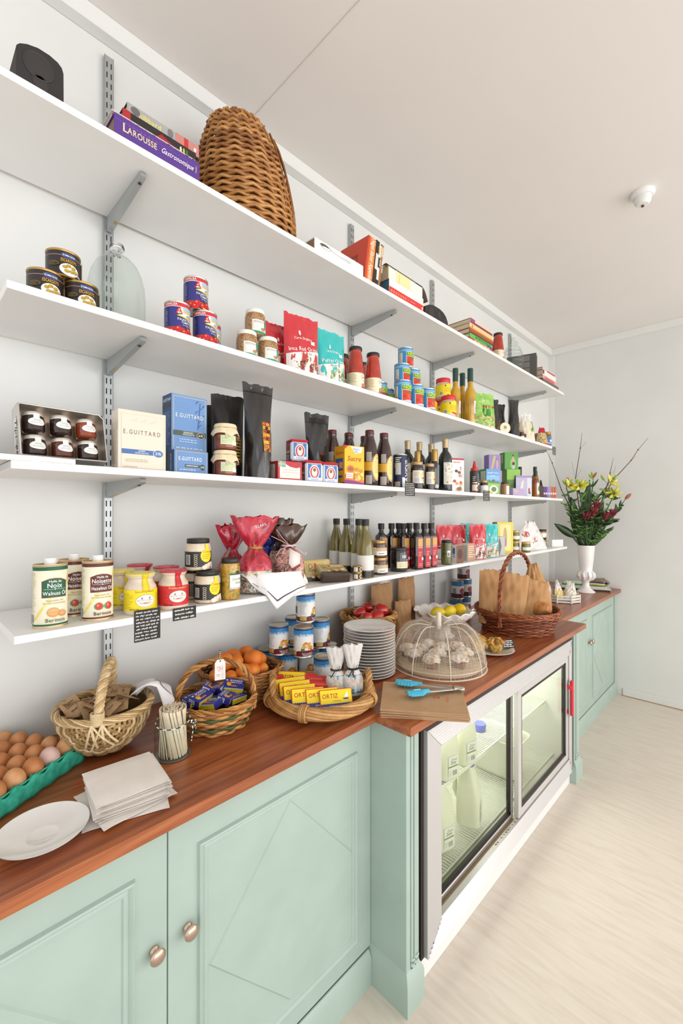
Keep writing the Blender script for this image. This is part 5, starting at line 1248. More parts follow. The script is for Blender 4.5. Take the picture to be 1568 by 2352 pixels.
thn.at('slim dark bottle with long gold cap in front of the dark wine-like bottles', 1.914, -.288, Z3, f(1.9, -.27, .5), 'gold capped slim bottles'); thn.at('slim bottle with gold cap behind the widest preserve jar', 1.862, -.222, Z3, f(1.9, -.2, .5), 'gold capped slim bottles', scale=(1, 1, .96))
def nb(p, w, h):
    p.rect(-w*.5, 0, w*.5, h, WHT); p.rect(-w*.5, h*.95, w*.5, h, M('#b5303a', .5)); p.lines(-w*.4, h*.84, w*.2, h*.92, 1, M('#c9857a', .5), .5)
    for a, b, c in ((-.15, .62, '#4a3a34'), (.1, .58, '#6a4a3a'), (.15, .48, '#c98a4a'), (-.3, .32, '#b5482c'), (-.1, .25, '#c99a5a'), (.0, .1, '#7a5a2a'), (.1, .09, '#8a2f24'), (.15, .12, '#5a6a2a')): p.ell(w*a, h*b, w*.14, h*.045, M(c, .4), 12)
    p.ell(w*.08, h*.08, w*.28, h*.06, M('#c9b48a', .4)); p.ell(w*.08, h*.09, w*.2, h*.045, M('#8a5a3a', .4))
def nbs(p, d, h): pass
t = carton_kind('biscuit_box', 'box', .078, .07, .18, {'front': nb}, WHT).at('tall white box with a large red letter n and food pictures', 2.128, -.274, Z3, rad(-22))
g = G(); p = Print(g, lambda u, v, l: (.039+l, u, v)); 
g2 = G(); p = Print(g2, front(-.035-.0006)); p.text('n', .017, .115, .030, M('#c9303a', .4), sx=.55); p.ell(.018, .045, .012, .012, M('#d9a05a', .4)); p.ell(.017, .052, .006, .008, M('#c2352c', .4)); p.lines(.004, .075, .034, .1, 2, M('#e0a8a0', .5), .4)
g2.build('side_print', t, smooth=False)
sq = bottle_kind('squeeze_bottle', 'bottle', [(0, 0), (.024, 0), (.0265, .003), (.0265, .125), (.0265, .128), (.0255, .131), (0, .131)], M('#35352f', .4), M('#cf2f33', .4), [(.0215, .131), (.0215, .146), (.012, .15), (.0085, .168), (.0045, .188), (0, .19)], lambda p, R: (p.rect(R*.1, .012, R*1.5, .115, M('#5a5c52', .4)), p.lines(-R*.9, .07, -R*.2, .10, 3, LGR, .5), p.rect(R*.65, .02, R*1.3, .105, M('#2a2926', .4)), p.lines(R*.7, .025, R*1.25, .1, 6, CREAM, .5), p.rect(R*.3, .05, R*.8, .06, WHT)), .0267)
sq.at('dark squeeze bottle with a pointed red nozzle', 2.362, -.272, Z3, f(2.36, -.27, .5))
sj2 = jar_kind('spice_jar', 'jar', .0155, .062, M('#8a3a22', .3), M('#c9c4b8', .3, .5), lambda p, R, h: (p.rect(-R*2, h*.2, R*2, h*.75, M('#d9d2c4', .5)), p.ell(R*.5, h*.45, R*.5, h*.14, M('#b5542c', .5))), lidh=.012)
sj2.at('small spice jar in front of the red-tipped squeeze bottle', 2.290, -.312, Z3, -.4)
carton_kind('small_blue_box', 'box', .05, .05, .155, {'front': lambda p, w, h: (p.rect(-w*.5, 0, w*.5, h, M('#2a5f9c', .4)), p.rect(-w*.2, h*.5, w*.3, h*.6, M('#c9d6e6', .4)))}, M('#2a5f9c', .4)).at('plain blue box half hidden beside the squeeze bottle', 2.555, -.190, Z3, rad(-20))
wj = jar_kind('white_label_jar', 'jar', .0245, .078, m_dj, M('#b59a6a', .35, .5), lambda p, R, h: p.rect(-R*2, h*.05, R*2, h*.62, WHT), lidh=.012, lidr=.95)
wj.at('small jar with white label and gold lid beside the green and blue lentil box', 2.425, -.298, Z3, 0)
def len_(p, w, h):
    p.rect(-w*.5, 0, w*.5, h, M('#8fbf4a', .4)); p.rect(-w*.5, h*.45, w*.5, h, M('#5f9ad0', .4)); p.rect(-w*.5, h*.55, w*.5, h*.75, M('#7fb3dc', .4)); p.poly([(-w*.5, h*.45), (w*.5, h*.42), (w*.5, h*.52), (0, h*.5), (-w*.25, h*.58), (-w*.5, h*.54)], M('#4f8a5a', .4)); p.ell(w*.05, h*.54, w*.12, h*.05, M('#5a5a6a', .4)); p.text('Lentille Verte', 0, h*.82, h*.07, WHT, maxw=w*.85); p.text('du Puy', 0, h*.70, h*.06, WHT); p.ell(w*.05, h*.19, w*.33, h*.17, WHT, 20); p.ell(w*.07, h*.2, w*.2, h*.1, M('#6a7a3a', .4)); p.ell(-w*.2, h*.06, w*.2, h*.06, M('#d0c84a', .4))
def lens(p, d, h): p.rect(-d*.5, 0, d*.5, h, M('#3f8a4f', .4)); p.rect(-d*.4, h*.45, d*.4, h*.92, M('#c9cdb8', .4)); p.lines(-d*.35, h*.5, d*.35, h*.88, 5, GRY, .3)
carton_kind('lentil_carton', 'box', .098, .055, .152, {'front': len_, 'left': lens}, M('#4f9a5f', .4)).at('blue and green lentil carton with a sky picture', 2.535, -.282, Z3, rad(-24))
def pur(p, w, h): p.rect(-w*.5, 0, w*.5, h, M('#9a86bc', .4)); p.poly([(-w*.35, 0), (-w*.2, 0), (w*.1, h*.9), (-w*.1, h*.95)], M('#c9bb6a', .4)); p.ell(w*.2, h*.4, w*.09, h*.3, M('#c9a8a8', .4)); p.ell(w*.2, h*.72, w*.05, h*.07, M('#a07a5a', .4))
def grn_(p, w, h): p.rect(-w*.5, 0, w*.5, h, M('#5f9f47', .4)); p.ell(w*.12, h*.35, w*.22, h*.33, M('#8abf6a', .4)); p.poly([(w*.05, h*.05), (w*.25, h*.05), (w*.15, h*.45)], M('#c9c9dc', .4)); p.ell(w*.12, h*.6, w*.08, h*.18, M('#d0a890', .4)); p.ell(w*.12, h*.82, w*.05, h*.06, M('#3a2a22', .4)); p.ell(w*.15, h*.35, w*.1, h*.1, M('#5a2a24', .4))
grb = carton_kind('tea_carton', 'box', .098, .07, .118, {'front': grn_, 'left': lambda p, d, h: (p.rect(-d*.5, 0, d*.5, h, M('#3f7a34', .4)), p.poly([(-d*.1, h*.4), (d*.1, h*.4), (d*.15, h*.95), (-d*.05, h*.9)], M('#c9bb5a', .4)))}, M('#4f8f3f', .4))
grb.at('green tea carton with a drawn figure, upper of the two green boxes', 2.985, -.205, Z3+.185, rad(-38), 'tea cartons')
gr2 = carton_kind('tea_carton', 'box', .098, .09, .185, {'front': lambda p, w, h: (p.rect(-w*.5, 0, w*.5, h, M('#54802f', .4)), p.rect(-w*.5, h*.62, w*.5, h, M('#8fbf4f', .4)), p.ell(w*.0, h*.4, w*.25, h*.1, M('#3f6424', .4)), p.ell(w*.15, h*.72, w*.2, h*.06, M('#b5d67a', .4)))}, M('#5f8f38', .4))
gr2.at('green tea carton standing under the other green carton', 2.985, -.215, Z3, rad(-38), 'tea cartons')
prp = carton_kind('tea_carton', 'box', .085, .06, .105, {'front': pur, 'left': lambda p, d, h: p.rect(-d*.5, 0, d*.5, h, M('#7d6aa4', .4))}, M('#8f7cb4', .4))
prp.at('pale purple tea carton stacked beside the green figure carton', 2.775, -.185, Z3+.165, rad(-34), 'tea cartons')
carton_kind('tea_carton', 'box', .085, .07, .165, {'front': lambda p, w, h: (p.rect(-w*.5, 0, w*.5, h, M('#a896c4', .4)), p.rect(-w*.3, h*.4, w*.3, h*.9, M('#c9c0d9', .4)))}, M('#9a88b8', .4)).at('purple carton behind the lentil carton, under the pale purple one', 2.775, -.190, Z3, rad(-34), 'tea cartons')
nj = jar_kind('nut_jar', 'jar', .026, .082, M('#a87a4a', .4, coat=.4), M('#4a3a30', .4), lambda p, R, h: p.rect(-R*.3, h*.05, R*2, h*.7, M('#e6ddd4', .5)), lidh=.01, lidr=.9)
nj.at('small jar of nuts with pale label beside the lentil carton', 2.705, -.300, Z3, -.5)
carton_kind('flat_carton', 'box', .115, .05, .048, {'front': lambda p, w, h: (p.rect(-w*.5, 0, w*.5, h, M('#b5a2c4', .4)), p.ell(-w*.2, h*.6, w*.15, h*.15, M('#c9c07a', .4)))}, M('#b8a6c8', .4)).at('low lilac box lying at the front edge by the nut jar', 2.85, -.307, Z3, rad(-14))
carton_kind('gift_carton', 'box', .118, .06, .142, {'front': lambda p, w, h: (p.rect(-w*.5, 0, w*.5, h, M('#b8b2cc', .4)), p.rect(-w*.5, h*.9, w*.5, h, M('#a48ab8', .4)), p.poly([(-w*.3, h*.05), (-w*.1, h*.05), (w*.0, h*.8), (-w*.15, h*.7)], M('#d9dccc', .4)), p.rect(w*.2, 0, w*.5, h*.9, M('#cfd0dc', .4)), p.ell(w*.33, h*.3, w*.06, h*.12, M('#c23a3a', .4)), p.ell(w*.35, h*.18, w*.08, h*.06, M('#4f6a4a', .4))), 'left': lambda p, d, h: p.rect(-d*.5, 0, d*.5, h, M('#4a4750', .4))}, M('#a9a2bc', .4)).at('grey-lilac carton with white flower pattern near the far end', 3.02, -.277, Z3, rad(-36))
# dark slim bottles and amber bottles at the far end
sb = bottle_kind('sauce_bottle', 'bottle', [(0, 0), (.022, 0), (.024, .003), (.024, .14), (.021, .16), (.012, .175), (.0105, .185), (.0105, .2)], m_dkg, M('#232c28', .35), [(.0122, .185), (.0124, .24), (.0118, .244), (0, .244)], None, .0242)
gq = 'dark slim bottles'; sb.at('dark slim bottle behind the grey-lilac carton, taller one', 3.385, -.120, Z3, 0, gq); sb.at('dark slim bottle behind the grey-lilac carton, shorter one', 3.245, -.165, Z3, 0, gq, scale=(1, 1, .8)); sb.at('dark slim bottle hidden behind the green cartons', 3.17, -.11, Z3, 0, gq, scale=(1, 1, .7))
ab = bottle_kind('amber_bottle', 'bottle', [(0, 0), (.023, 0), (.025, .003), (.025, .115), (.022, .13), (.013, .142), (.0115, .15), (.0115, .165)], NZ('amber_sauce', ['#7a3a10', '#a8601c', '#b8742a'], 12, .12, coat=.7), M('#2a3a30', .35), [(.0132, .148), (.0135, .182), (.0128, .186), (0, .186)], lambda p, R: (p.rect(-R*.1, .02, R*1.4, .1, M('#dfe2d0', .4)), p.ell(R*.6, .06, R*.35, .02, M('#4f7d3f', .4)), p.rect(R*1.4, .02, R*2.2, .1, M('#e6d8a8', .4)), p.rect(R*1.3, .085, R*2.1, .1, RED)), .0252)
gq = 'amber sauce bottles'; ab.at('amber sauce bottle in front, beside the striped chocolate holder', 3.205, -.303, Z3, f(3.2, -.3, .6), gq); ab.at('amber sauce bottle behind the front one, with taller black neck', 3.405, -.225, Z3, f(3.4, -.2, .6), gq, scale=(1, 1, 1.28))
def caddy():
    t = T('chocolate_holder', 'dark wooden carrier with handle holding a row of coloured chocolate packs at the far end', 'carrier', (3.50, -.265, Z3), rad(-30)); D = M('#3f2a22', .5)
    g = G(); g.box(-.10, -.055, -.05, .05, 0, .088, D, .001)
    for k in range(3): g.box(-.1012, -.1, -.045, .045, .014+k*.027, .018+k*.027, M('#2a1a14', .6)); g.box(-.098, -.057, -.0512, -.05, .014+k*.027, .018+k*.027, M('#5a4034', .6))
    g.tube([(-.085, -.045, .088), (-.04, 0, .138), (.01, .045, .09)], .005, M('#2f2824', .5), 4, flat=.4); g.build('carrier', t, sharp=30); return t
caddy()
cols = ['#5f2a72', '#6d3480', '#8a7ac0', '#9a90cc', '#a8642c', '#b06f34', '#c9323a']
nmz = ['first deep purple', 'second deep purple', 'first lilac', 'second lilac', 'first brown', 'second brown', 'red']
for i, c in enumerate(cols):
    a = rad(-30); lx = -.045+i*.0165
    q = Vector((3.50, -.265, Z3))+Matrix.Rotation(a, 3, 'Z') @ Vector((lx, 0, 0))
    g = G(); g.box(-.0078, .0078, -.045, .045, 0, .086, M(c, .4), .001)
    for k in range(4): g.box(-.006, .006, -.0455, -.045, .008+k*.02, .022+k*.02, M('#d9d0c4' if k == 1 else c, .4))
    o = g.build('chocolate_pack', loc=q, rot=(0, 0, a)); tag(o, '%s chocolate pack standing in the row beside the dark carrier' % nmz[i], 'chocolate pack', 'chocolate packs in the carrier')
price_tag('black chalk label on the edge of the third shelf, before the preserve jars', 1.588, 1.662, 1.627, 1.687, -.3432, 7, 5)
price_tag('black chalk label on the edge of the third shelf, before the lentil carton', 2.328, 2.404, 1.619, 1.677, -.3432, 6, 6)

# ================================================================ lowest shelf
def oil_tin(mainc, l1, l2, fruit, colh):
    def fn():
        t = T('oil_tin', 'x', 'tin can'); R = .0345; e = .74; h = .146; mc = M(mainc, .4); CR = M('#e9e3c9', .4)
        g = G(); g.lathe([(0, .001), (R-.002, .001), (R+.0006, 0), (R+.0006, .003), (R-.0005, .0042), (R-.0005, h-.004), (R+.0008, h-.003), (R+.0006, h), (R-.0015, h), (R-.002, h-.004), (0, h-.004)], GOLDL, 44, sy=e); g.build('tin', t, sharp=50)
        g = G(); g.lathe([(R-.0004, .0044), (R, .0046), (R, h-.0046), (R-.0004, h-.0044)], CR, 44, sy=e)
        p = Print(g, lambda u, v, l: ((R+l)*sin(u/R), -(R+l)*e*cos(u/R), v), .005)
        p.rect(-R*3.1, h*.905, R*3.1, h*.965, mc); p.rect(-R*3.1, .0048, R*3.1, h*.06, mc)
        Y2 = M('#e4d488', .4); p.poly([(-R*.9, h*.2), (-R*.75, h*.18), (R*.1, h*.48), (R*.0, h*.5)], Y2); p.poly([(-R*1.2, h*.12), (-R*1.0, h*.12), (-R*.4, h*.3), (-R*.5, h*.32)], M('#e0c860', .4)); p.poly([(R*.9, h*.6), (R*1.05, h*.6), (R*1.4, h*.8), (R*1.3, h*.85)], Y2)
        p.poly([(-R*.52, h*.475), (R*1.02, h*.475), (R*1.02, h*.735), (R*.6, h*.775), (R*.25, h*.785), (-R*.1, h*.775), (-R*.52, h*.735)], M('#8a3a2a', .4)); p.poly([(-R*.49, h*.485), (R*.99, h*.485), (R*.99, h*.73), (R*.6, h*.765), (R*.25, h*.775), (-R*.1, h*.765), (-R*.49, h*.73)], mc)
        p.text('Huile de', R*.27, h*.715, h*.036, WHT, maxw=R*.75); p.text(l1, R*.25, h*.632, h*.068, WHT, maxw=R*1.35); p.rect(-R*.4, h*.607, R*.9, h*.611, WHT); p.poly([(R*.2, h*.609), (R*.25, h*.622), (R*.3, h*.609), (R*.25, h*.596)], WHT); p.text(l2, R*.25, h*.515, h*.058, WHT, maxw=R*1.38)
        p.text('Vegetable Oil', R*.22, h*.415, h*.028, M('#b5a55a', .4), shear=.3, maxw=R*1.0); p.text('for salad and dressing', R*.22, h*.375, h*.028, M('#b5a55a', .4), shear=.3, maxw=R*1.35)
        if fruit == 'walnut':
            p.ell(R*.15, h*.24, R*.36, h*.075, M('#cf9558', .4), 22); p.ell(R*.15, h*.25, R*.30, h*.052, M('#dda86c', .4), 20); p.rect(-R*.2, h*.238, R*.5, h*.242, M('#a86a34', .4)); p.ell(R*.68, h*.215, R*.28, h*.05, M('#c98a4c', .4), 18); p.ell(R*.68, h*.225, R*.2, h*.032, M('#d9a064', .4), 18)
        else:
            for a in (.0, .62): p.ell(R*(a+.02), h*.235, R*.30, h*.06, M('#4f9a5a', .4), 9); p.ell(R*(a+.03), h*.24, R*.22, h*.062, M('#c23a2c', .4), 18); p.ell(R*(a-.04), h*.255, R*.08, h*.025, M('#e07a5a', .4), 10)
        p.text('Berinoix', R*.3, h*.09, h*.056, M(colh, .4), maxw=R*1.2); p.lines(-R*1.5, h*.25, -R*.9, h*.9, 24, M('#b5ad8a', .4), .35); p.rect(-R*1.45, h*.08, -R*1.15, h*.22, M('#8a8f98', .4))
        g.build('printed_wall', t, sharp=60)
        g = G(); g.lathe([(.0125, h-.004), (.0125, h+.012), (.0115, h+.0135), (0, h+.0135)], M('#ebe9e4', .4), 24); g.build('cap', t, sharp=45); return t
    return Kind(fn)
wal = oil_tin('#1f5a3c', 'Noix', 'Walnuss Öl', 'walnut', '#5a6a3a'); haz = oil_tin('#5f2c22', 'Noisette', 'Hazelnut Oil', 'haz', '#5a2a22')
wal.at('green and cream walnut oil tin nearest the shelf end', .262, -.287, Z4, face_cam(.26, -.28)*.9); haz.at('brown and cream hazelnut oil tin in front, beside the yellow mustard', .363, -.290, Z4, face_cam(.36, -.28)*.8, 'brown hazelnut oil tins'); haz.at('brown and cream hazelnut oil tin at the back, half hidden by the green tin', .333, -.200, Z4, face_cam(.33, -.2)*.8, 'brown hazelnut oil tins')
m_stone = NZ('stoneware', ['#d6c5ae', '#e0d1bc'], 50, .3, coat=.4)
def mustard(mc, wax, big_):
    def fn():
        t = T('mustard_jar', 'x', 'jar'); R = .0405; h = .108; g = G()
        g.lathe([(0, 0), (.037, 0), (.0395, .002), (R, .006), (R, .062), (.0385, .072), (.0335, .080), (.0305, .086), (.0305, .092), (.034, .096), (.0355, .099), (.0355, .102)], m_stone, 36); g.build('pot', t)
        W = NZ('wax_'+wax, [wax, wax], 9, .35); g = G(); g.lathe([(.0352, .1005), (.0368, .1015), (.0372, .1045), (.035, .1065), (.028, .107), (.022, .1055), (.0215, .1075), (0, .108)], W, 36); g.build('wax_lid', t, sharp=60)
        g = G(); p = Print(g, cylmap(R+.0004), .006); p.rect(-R*1.45, .012, R*1.45, .066, M(mc, .4)); p.text(big_, R*.25, .0585, .0055, M('#b5412c' if mc == '#efd61c' else '#e0c25a', .4), maxw=R*1.2); p.lines(-R*1.35, .016, -R*.45, .058, 11, M('#a89414' if mc == '#efd61c' else '#8a1f26', .4), .3); p.lines(R*1.0, .016, R*1.4, .056, 11, M('#a89414' if mc == '#efd61c' else '#8a1f26', .4), .3)
        p.ell(R*.28, .037, R*.60, .0165, M('#8a8478', .4), 24); p.ell(R*.28, .037, R*.58, .0155, M('#efeadc', .4), 24); p.text('MOUTARDE DE MEAUX', R*.28, .0365, .004, GRY, maxw=R*1.0); p.text('POMMERY', R*.28, .029, .0045, M('#c24a4a', .4), maxw=R*.7); p.ell(R*.05, .044, .003, .003, GRY, 10); p.ell(R*.52, .044, .003, .003, GRY, 10); p.text('NET WT 250g', -R*.4, .0135, .0035, INK, maxw=R*.6)
        g.build('label', t)
        g = G(); rr = lambda v: R if v < .064 else (.0385 if v < .074 else (.034 if v < .082 else (.031 if v < .094 else .0375)))
        pts = [(.0415, .062), (.0412, .068), (.039, .0745), (.035, .081), (.032, .087), (.032, .093), (.036, .0975), (.0385, .102), (.0375, .106)]
        vs = []
        for r, z in pts:
            for a in (.08, .30, .52): vs.append((r*sin(a), -r*cos(a), z))
        fs = [(k*3+i, k*3+i+1, k*3+i+4, k*3+i+3) for k in range(len(pts)-1) for i in (0, 1)]
        g.add(vs, fs, M('#e8cd26' if mc == '#efd61c' else '#c8323a', .4)); g.build('paper_seal', t, thick=.0006); return t
    return Kind(fn)
my = mustard('#efd61c', '#e2d069', 'Extra Strong Mustard'); mr = mustard('#cf2c31', '#c4404a', 'Fireman\'s Mustard')
my.at('cream pot of mustard with yellow label at the front', .4645, -.298, Z4, face_cam(.46, -.3)*.9, 'yellow mustard pots'); my.at('cream pot of mustard with yellow label, half hidden behind the front yellow one', .447, -.198, Z4, face_cam(.45, -.2)*.2, 'yellow mustard pots')
mr.at('cream pot of mustard with red label at the front', .5535, -.301, Z4, face_cam(.55, -.3)*.9, 'red mustard pots'); mr.at('red-lidded cream mustard pot showing behind the front red one', .575, -.205, Z4, face_cam(.57, -.2)*.6, 'red mustard pots'); mr.at('red-lidded mustard pot at the back above the yellow lids', .540, -.098, Z4, 0, 'red mustard pots')
m_aio = NZ('horseradish_sauce', ['#d2bfa2', '#e0d0b6'], 60, .3, coat=.5)
def aio(p, R, h):
    p.rect(-R*2.4, h*.12, R*2.4, h*.60, M('#2b2724', .4)); p.ell(R*.55, h*.47, R*.52, h*.21, YEL, 24); p.text('Colman', R*.55, h*.56, h*.075, M('#d0432c', .4), maxw=R*.65); p.lines(R*.2, h*.36, R*.9, h*.52, 3, M('#b5982a', .4), .4); p.rect(R*.42, h*.62, R*.70, h*.83, YEL)
    for a, b in ((.55, .14), (.8, .18), (1.05, .2), (.35, .1), (1.2, .12)): p.ell(R*a, h*b, R*.24, h*.075, M('#e3c9b4', .4), 14); p.ell(R*a+.001, h*b+.001, R*.17, h*.05, M('#efdccb', .4), 14)
    p.rect(-R*1.15, h*.2, -R*.75, h*.5, WHT); p.bars(-R*1.12, h*.21, -R*.78, h*.49, 8, INK)
    for i in range(6): p.ell(-R*.32, h*(.17+i*.066), R*.13, h*.03, CREAM, 12); p.ell(-R*.32, h*(.17+i*.066), R*.10, h*.022, INK, 12)
ai = jar_kind('sauce_jar', 'jar', .0375, .094, m_aio, M('#231f1d', .35), aio, lidh=.012, lidr=.88, neck=.80)
gq = 'black labelled sauce jars'; ai.at('cream sauce jar with black and yellow label, stacked on top', .648, -.262, Z4+.0945, face_cam(.64, -.26)*.7, gq); ai.at('cream sauce jar with black and yellow label, at the front beside the pickle jar', .661, -.294, Z4, face_cam(.66, -.29)*.75, gq); ai.at('cream sauce jar at the back, mostly hidden under the stacked one', .659, -.206, Z4, face_cam(.62, -.2)*.5, gq)
m_pick = NZ('zucchini_pickle', ['#8a5a14', '#b5801f', '#c99a34', '#6a7a2a', '#b5652a'], 55, .2, dist=1, coat=.6)
def pk(p, R, h): p.rect(-R*.25, h*.27, R*1.5, h*.66, M('#5fa03a', .4)); p.rect(-R*.18, h*.27, R*1.5, h*.64, M('#e6e5dc', .5)); p.ell(R*.72, h*.655, R*.3, h*.05, M('#3a3a34', .4)); p.rect(-R*.18, h*.605, R*1.5, h*.64, M('#4a4a44', .4)); p.text('Zucchini', R*.62, h*.48, h*.055, GRY, shear=.35, maxw=R*1.2); p.text('Pickle', R*.75, h*.39, h*.05, GRY, shear=.35, maxw=R*.9); p.lines(-R*.15, h*.285, R*1.4, h*.30, 1, INK, .5)
jar_kind('pickle_jar', 'jar', .0292, .126, m_pick, M('#2d2724', .3), pk, lidh=.013, lidr=.95, neck=.86).at('tall jar of golden pickle with black lid beside the metal tub', .7335, -.303, Z4, face_cam(.73, -.3)*.75)
# metal tub with gift bags
m_zinc = NZ('zinc', ['#8f8a80', '#a9a59c', '#b8b2a6'], 40, .42, metal=.6, dist=.6)
TX, TY, TR = .925, -.185, .148
t = T('metal_tub', 'round zinc tub filled with wrapped sweets, a white cloth over its edge', 'tub', (TX, TY, Z4))
g = G(); g.lathe([(0, .002), (TR-.008, .002), (TR-.004, 0), (TR-.002, .008), (TR+.001, .055), (TR+.004, .060), (TR+.004, .064), (TR, .064), (TR-.003, .058), (TR-.006, .006), (0, .005)], m_zinc, 56); g.build('tub', t, sharp=40)
g = G(); g.tube([(-TR-.002, -.03, .05), (-TR-.016, -.028, .075), (-TR-.006, -.02, .105), (-TR+.02, -.005, .135), (-TR+.03, .005, .145)], .0045, M('#9c998c', .35, .6), 8); g.build('handle', t)
g = G(); g.tube([(-.02, TR-.01, .06), (-.01, TR-.03, .2), (.03, TR-.035, .206), (.07, TR-.03, .2), (.08, TR-.02, .06)], .002, M('#8d8a7f', .35, .6), 6); g.build('bail_wire', t)
m_redf = NZ('red_foil', ['#8a1226', '#b81c34', '#cf3048'], 22, .18, coat=.8, dist=1.5, bump=.8, bdist=.01)
m_bluf = NZ('blue_foil', ['#182a7a', '#2338a0', '#3a54c0'], 22, .18, coat=.8, dist=1.5, bump=.8, bdist=.01)
m_brf = NZ('brown_foil', ['#2e1a12', '#4f3020', '#8a6238'], 10, .2, coat=.8, dist=1.2, pos=[.4, .6, .78], bump=.6, bdist=.01)
m_cand = NZ('foil_sweets', ['#6d6352', '#d8d2c2', '#3a332a', '#e9e4d6', '#b02a3a', '#c9a860'], 38, .2, metal=.2, dist=1.6, bump=.7, bdist=.008, pos=[.28, .38, .46, .55, .66, .76])
m_pinkf = NZ('pink_sweets', ['#8a5a48', '#c98a7c', '#e0b5a8', '#6a4034', '#d9b0a4'], 36, .3, dist=1.2, bump=.6, bdist=.008)
def gift(name, label, x, y, z, w, h, d, neck, bands, seed, rz=0, flare=1.3, body=1.0, lab=None, nw=.34):
    def wf(t): 
        if t < neck: return body*(1-(1-nw)*max(0, (t/neck-.55)/.45)**1.6)
        q = (t-neck)/(1-neck); return nw+(flare-nw)*q**.75
    def df(t):
        if t < neck: return 1-(.72)*max(0, (t/neck-.5)/.5)**1.5
        q = (t-neck)/(1-neck); return .28+.35*sin(pi*min(1, q*.9))
    return pouch_kind(name, 'wrapped sweets', lambda: Pouch(w, h, d, crumple=.010, seed=seed, wf=wf, df=df), bands, lab, extra=None).at(label, x, y, z, rz)
def vil(p, P): p.ell(P.w*.05, P.h*.22, P.w*.40, P.h*.055, M('#d9cba6', .4)); p.text('VILLON', P.w*.05, P.h*.20, P.h*.045, INK, maxw=P.w*.62); p.text('VILLARS', P.w*.05, P.h*.86, P.h*.035, WHT, rot=.25, maxw=P.w*.5)
b = gift('sweet_bag', 'red foil bag of sweets with flared top and gold tie, front left in the tub', .852, -.265, Z4+.008, .118, .245, .10, .58, [(0, .28, m_cand), (.28, 1, m_redf)], 61, rad(-18), 1.45, lab=vil)
g = G(); g.tube([(.021*cos(a*.4), -.004+.017*sin(a*.4), .142) for a in range(16)], .0045, M('#c9a24a', .3, .5), 6, closed=True); g.build('gold_tie', b)
b = gift('sweet_bag', 'blue foil bag of sweets behind the flared red bag in the tub', 1.000, -.135, Z4+.008, .11, .195, .08, .66, [(0, .5, m_cand), (.5, 1, m_bluf)], 62, rad(-10), 1.0)
b = gift('sweet_bag', 'dark red foil bag at the left back of the tub', .835, -.150, Z4+.008, .11, .215, .08, .60, [(0, 1, m_redf)], 63, rad(6), 1.3)
b = gift('sweet_bag', 'pink bag of sweets with brown foil top and pale ribbon, front right in the tub', .990, -.268, Z4+.008, .118, .215, .10, .66, [(0, .62, m_pinkf), (.62, 1, m_brf)], 64, rad(-22), 1.25, body=1.0)
g = G(); PK = M('#e6c9c9', .45)
g.tube([(.023*cos(a*.4), -.004+.017*sin(a*.4), .142) for a in range(16)], .004, PK, 6, closed=True)
for q in ([(0, -.02, .142), (-.03, -.035, .158), (-.07, -.03, .178)], [(0, -.02, .142), (-.04, -.035, .13), (-.055, -.04, .11)], [(0, -.02, .142), (.035, -.035, .155), (.06, -.03, .15)], [(0, -.02, .142), (.03, -.04, .125), (.05, -.04, .11), (.055, -.03, .118)], [(0, -.02, .142), (-.03, -.03, .17), (-.05, -.025, .20)]): g.tube(q, .0035, PK, 6, flat=.35)
g.build('ribbon', b)
g = G(); vs = [(-.012, -.062, .135), (.025, -.060, .115), (.022, -.066, .072), (-.006, -.068, .066), (-.018, -.066, .085)]; g.add(vs, [(0, 1, 2, 3, 4)], M('#eadfd9', .5)); g.add([(-.01, -.0685, .066), (.024, -.0668, .082), (.024, -.0668, .074), (-.006, -.0688, .058)], [(0, 1, 2, 3)], M('#8a3f44', .5)); o = g.build('gift_tag', b, thick=.0008)
b = gift('sweet_bag', 'brown foil topped bag standing right behind the pink bag', 1.020, -.185, Z4+.008, .10, .235, .07, .62, [(0, .5, m_cand), (.5, 1, m_brf)], 66, rad(-14), 1.1)
# cloth
rim = [(.790, 1.352), (.83, 1.353), (.875, 1.353), (.92, 1.353), (.965, 1.350), (1.01, 1.346), (1.06, 1.338)]
low = [(.797, 1.335), (.836, 1.286), (.875, 1.236), (.915, 1.256), (.958, 1.276), (1.01, 1.288), (1.075, 1.2875)]
def rimy(x): dx = x-TX; return TY-sqrt(max(0, (TR+.006)**2-dx*dx))
g = G(); vs = []; NU = 24; NV = 10
def lerp(c, s_):
    k = s_*(len(c)-1); i = min(int(k), len(c)-2); q = k-i; return (c[i][0]+(c[i+1][0]-c[i][0])*q, c[i][1]+(c[i+1][1]-c[i][1])*q)
def clothpt(s_, v):
    rx, rz_ = lerp(rim, s_); lx, lz = lerp(low, s_); ry = rimy(rx)-.001
    if v < .25:
        q = v/.25; x = rx+(TX-rx)*.25*(1-q); y = ry+(TY-ry)*.35*(1-q); z = rz_-.02*(1-q)+.006*sin(q*pi)
        return (x, y, z+.004*sin(9*s_))
    q = (v-.25)/.75; ly = -.3485 if lz < Z4+.002 else min(rimy(min(max(lx, TX-TR), TX+TR))-.012, -.30)
    if s_ > .8: ly = -.26+(-.33+.26)*0; ly = -.275
    x = rx+(lx-rx)*q; z = rz_+(lz-rz_)*q; y = ry-.003+(ly-ry)*min(1, q*1.3)-.006*sin(pi*q)*abs(sin(7*s_)); return (x, y, max(z, (Z4+.0015 if y > -.343 else 0)))
g.sheet(clothpt, NU, NV*2, NZ('white_linen', ['#e6e4e2', '#eeecea'], 200, .8))
def strip_pt(a, b): x, y, z = clothpt(.06+.90*a, .80-.02*0+.035*b); return (x, y-.0012, z)
g.sheet(strip_pt, 40, 1, M('#584d63', .7))
o = g.build('cloth_napkin', thick=.0008, sharp=80); tag(o, 'white cloth with a dark purple border line draped over the tub and shelf edge', 'cloth')
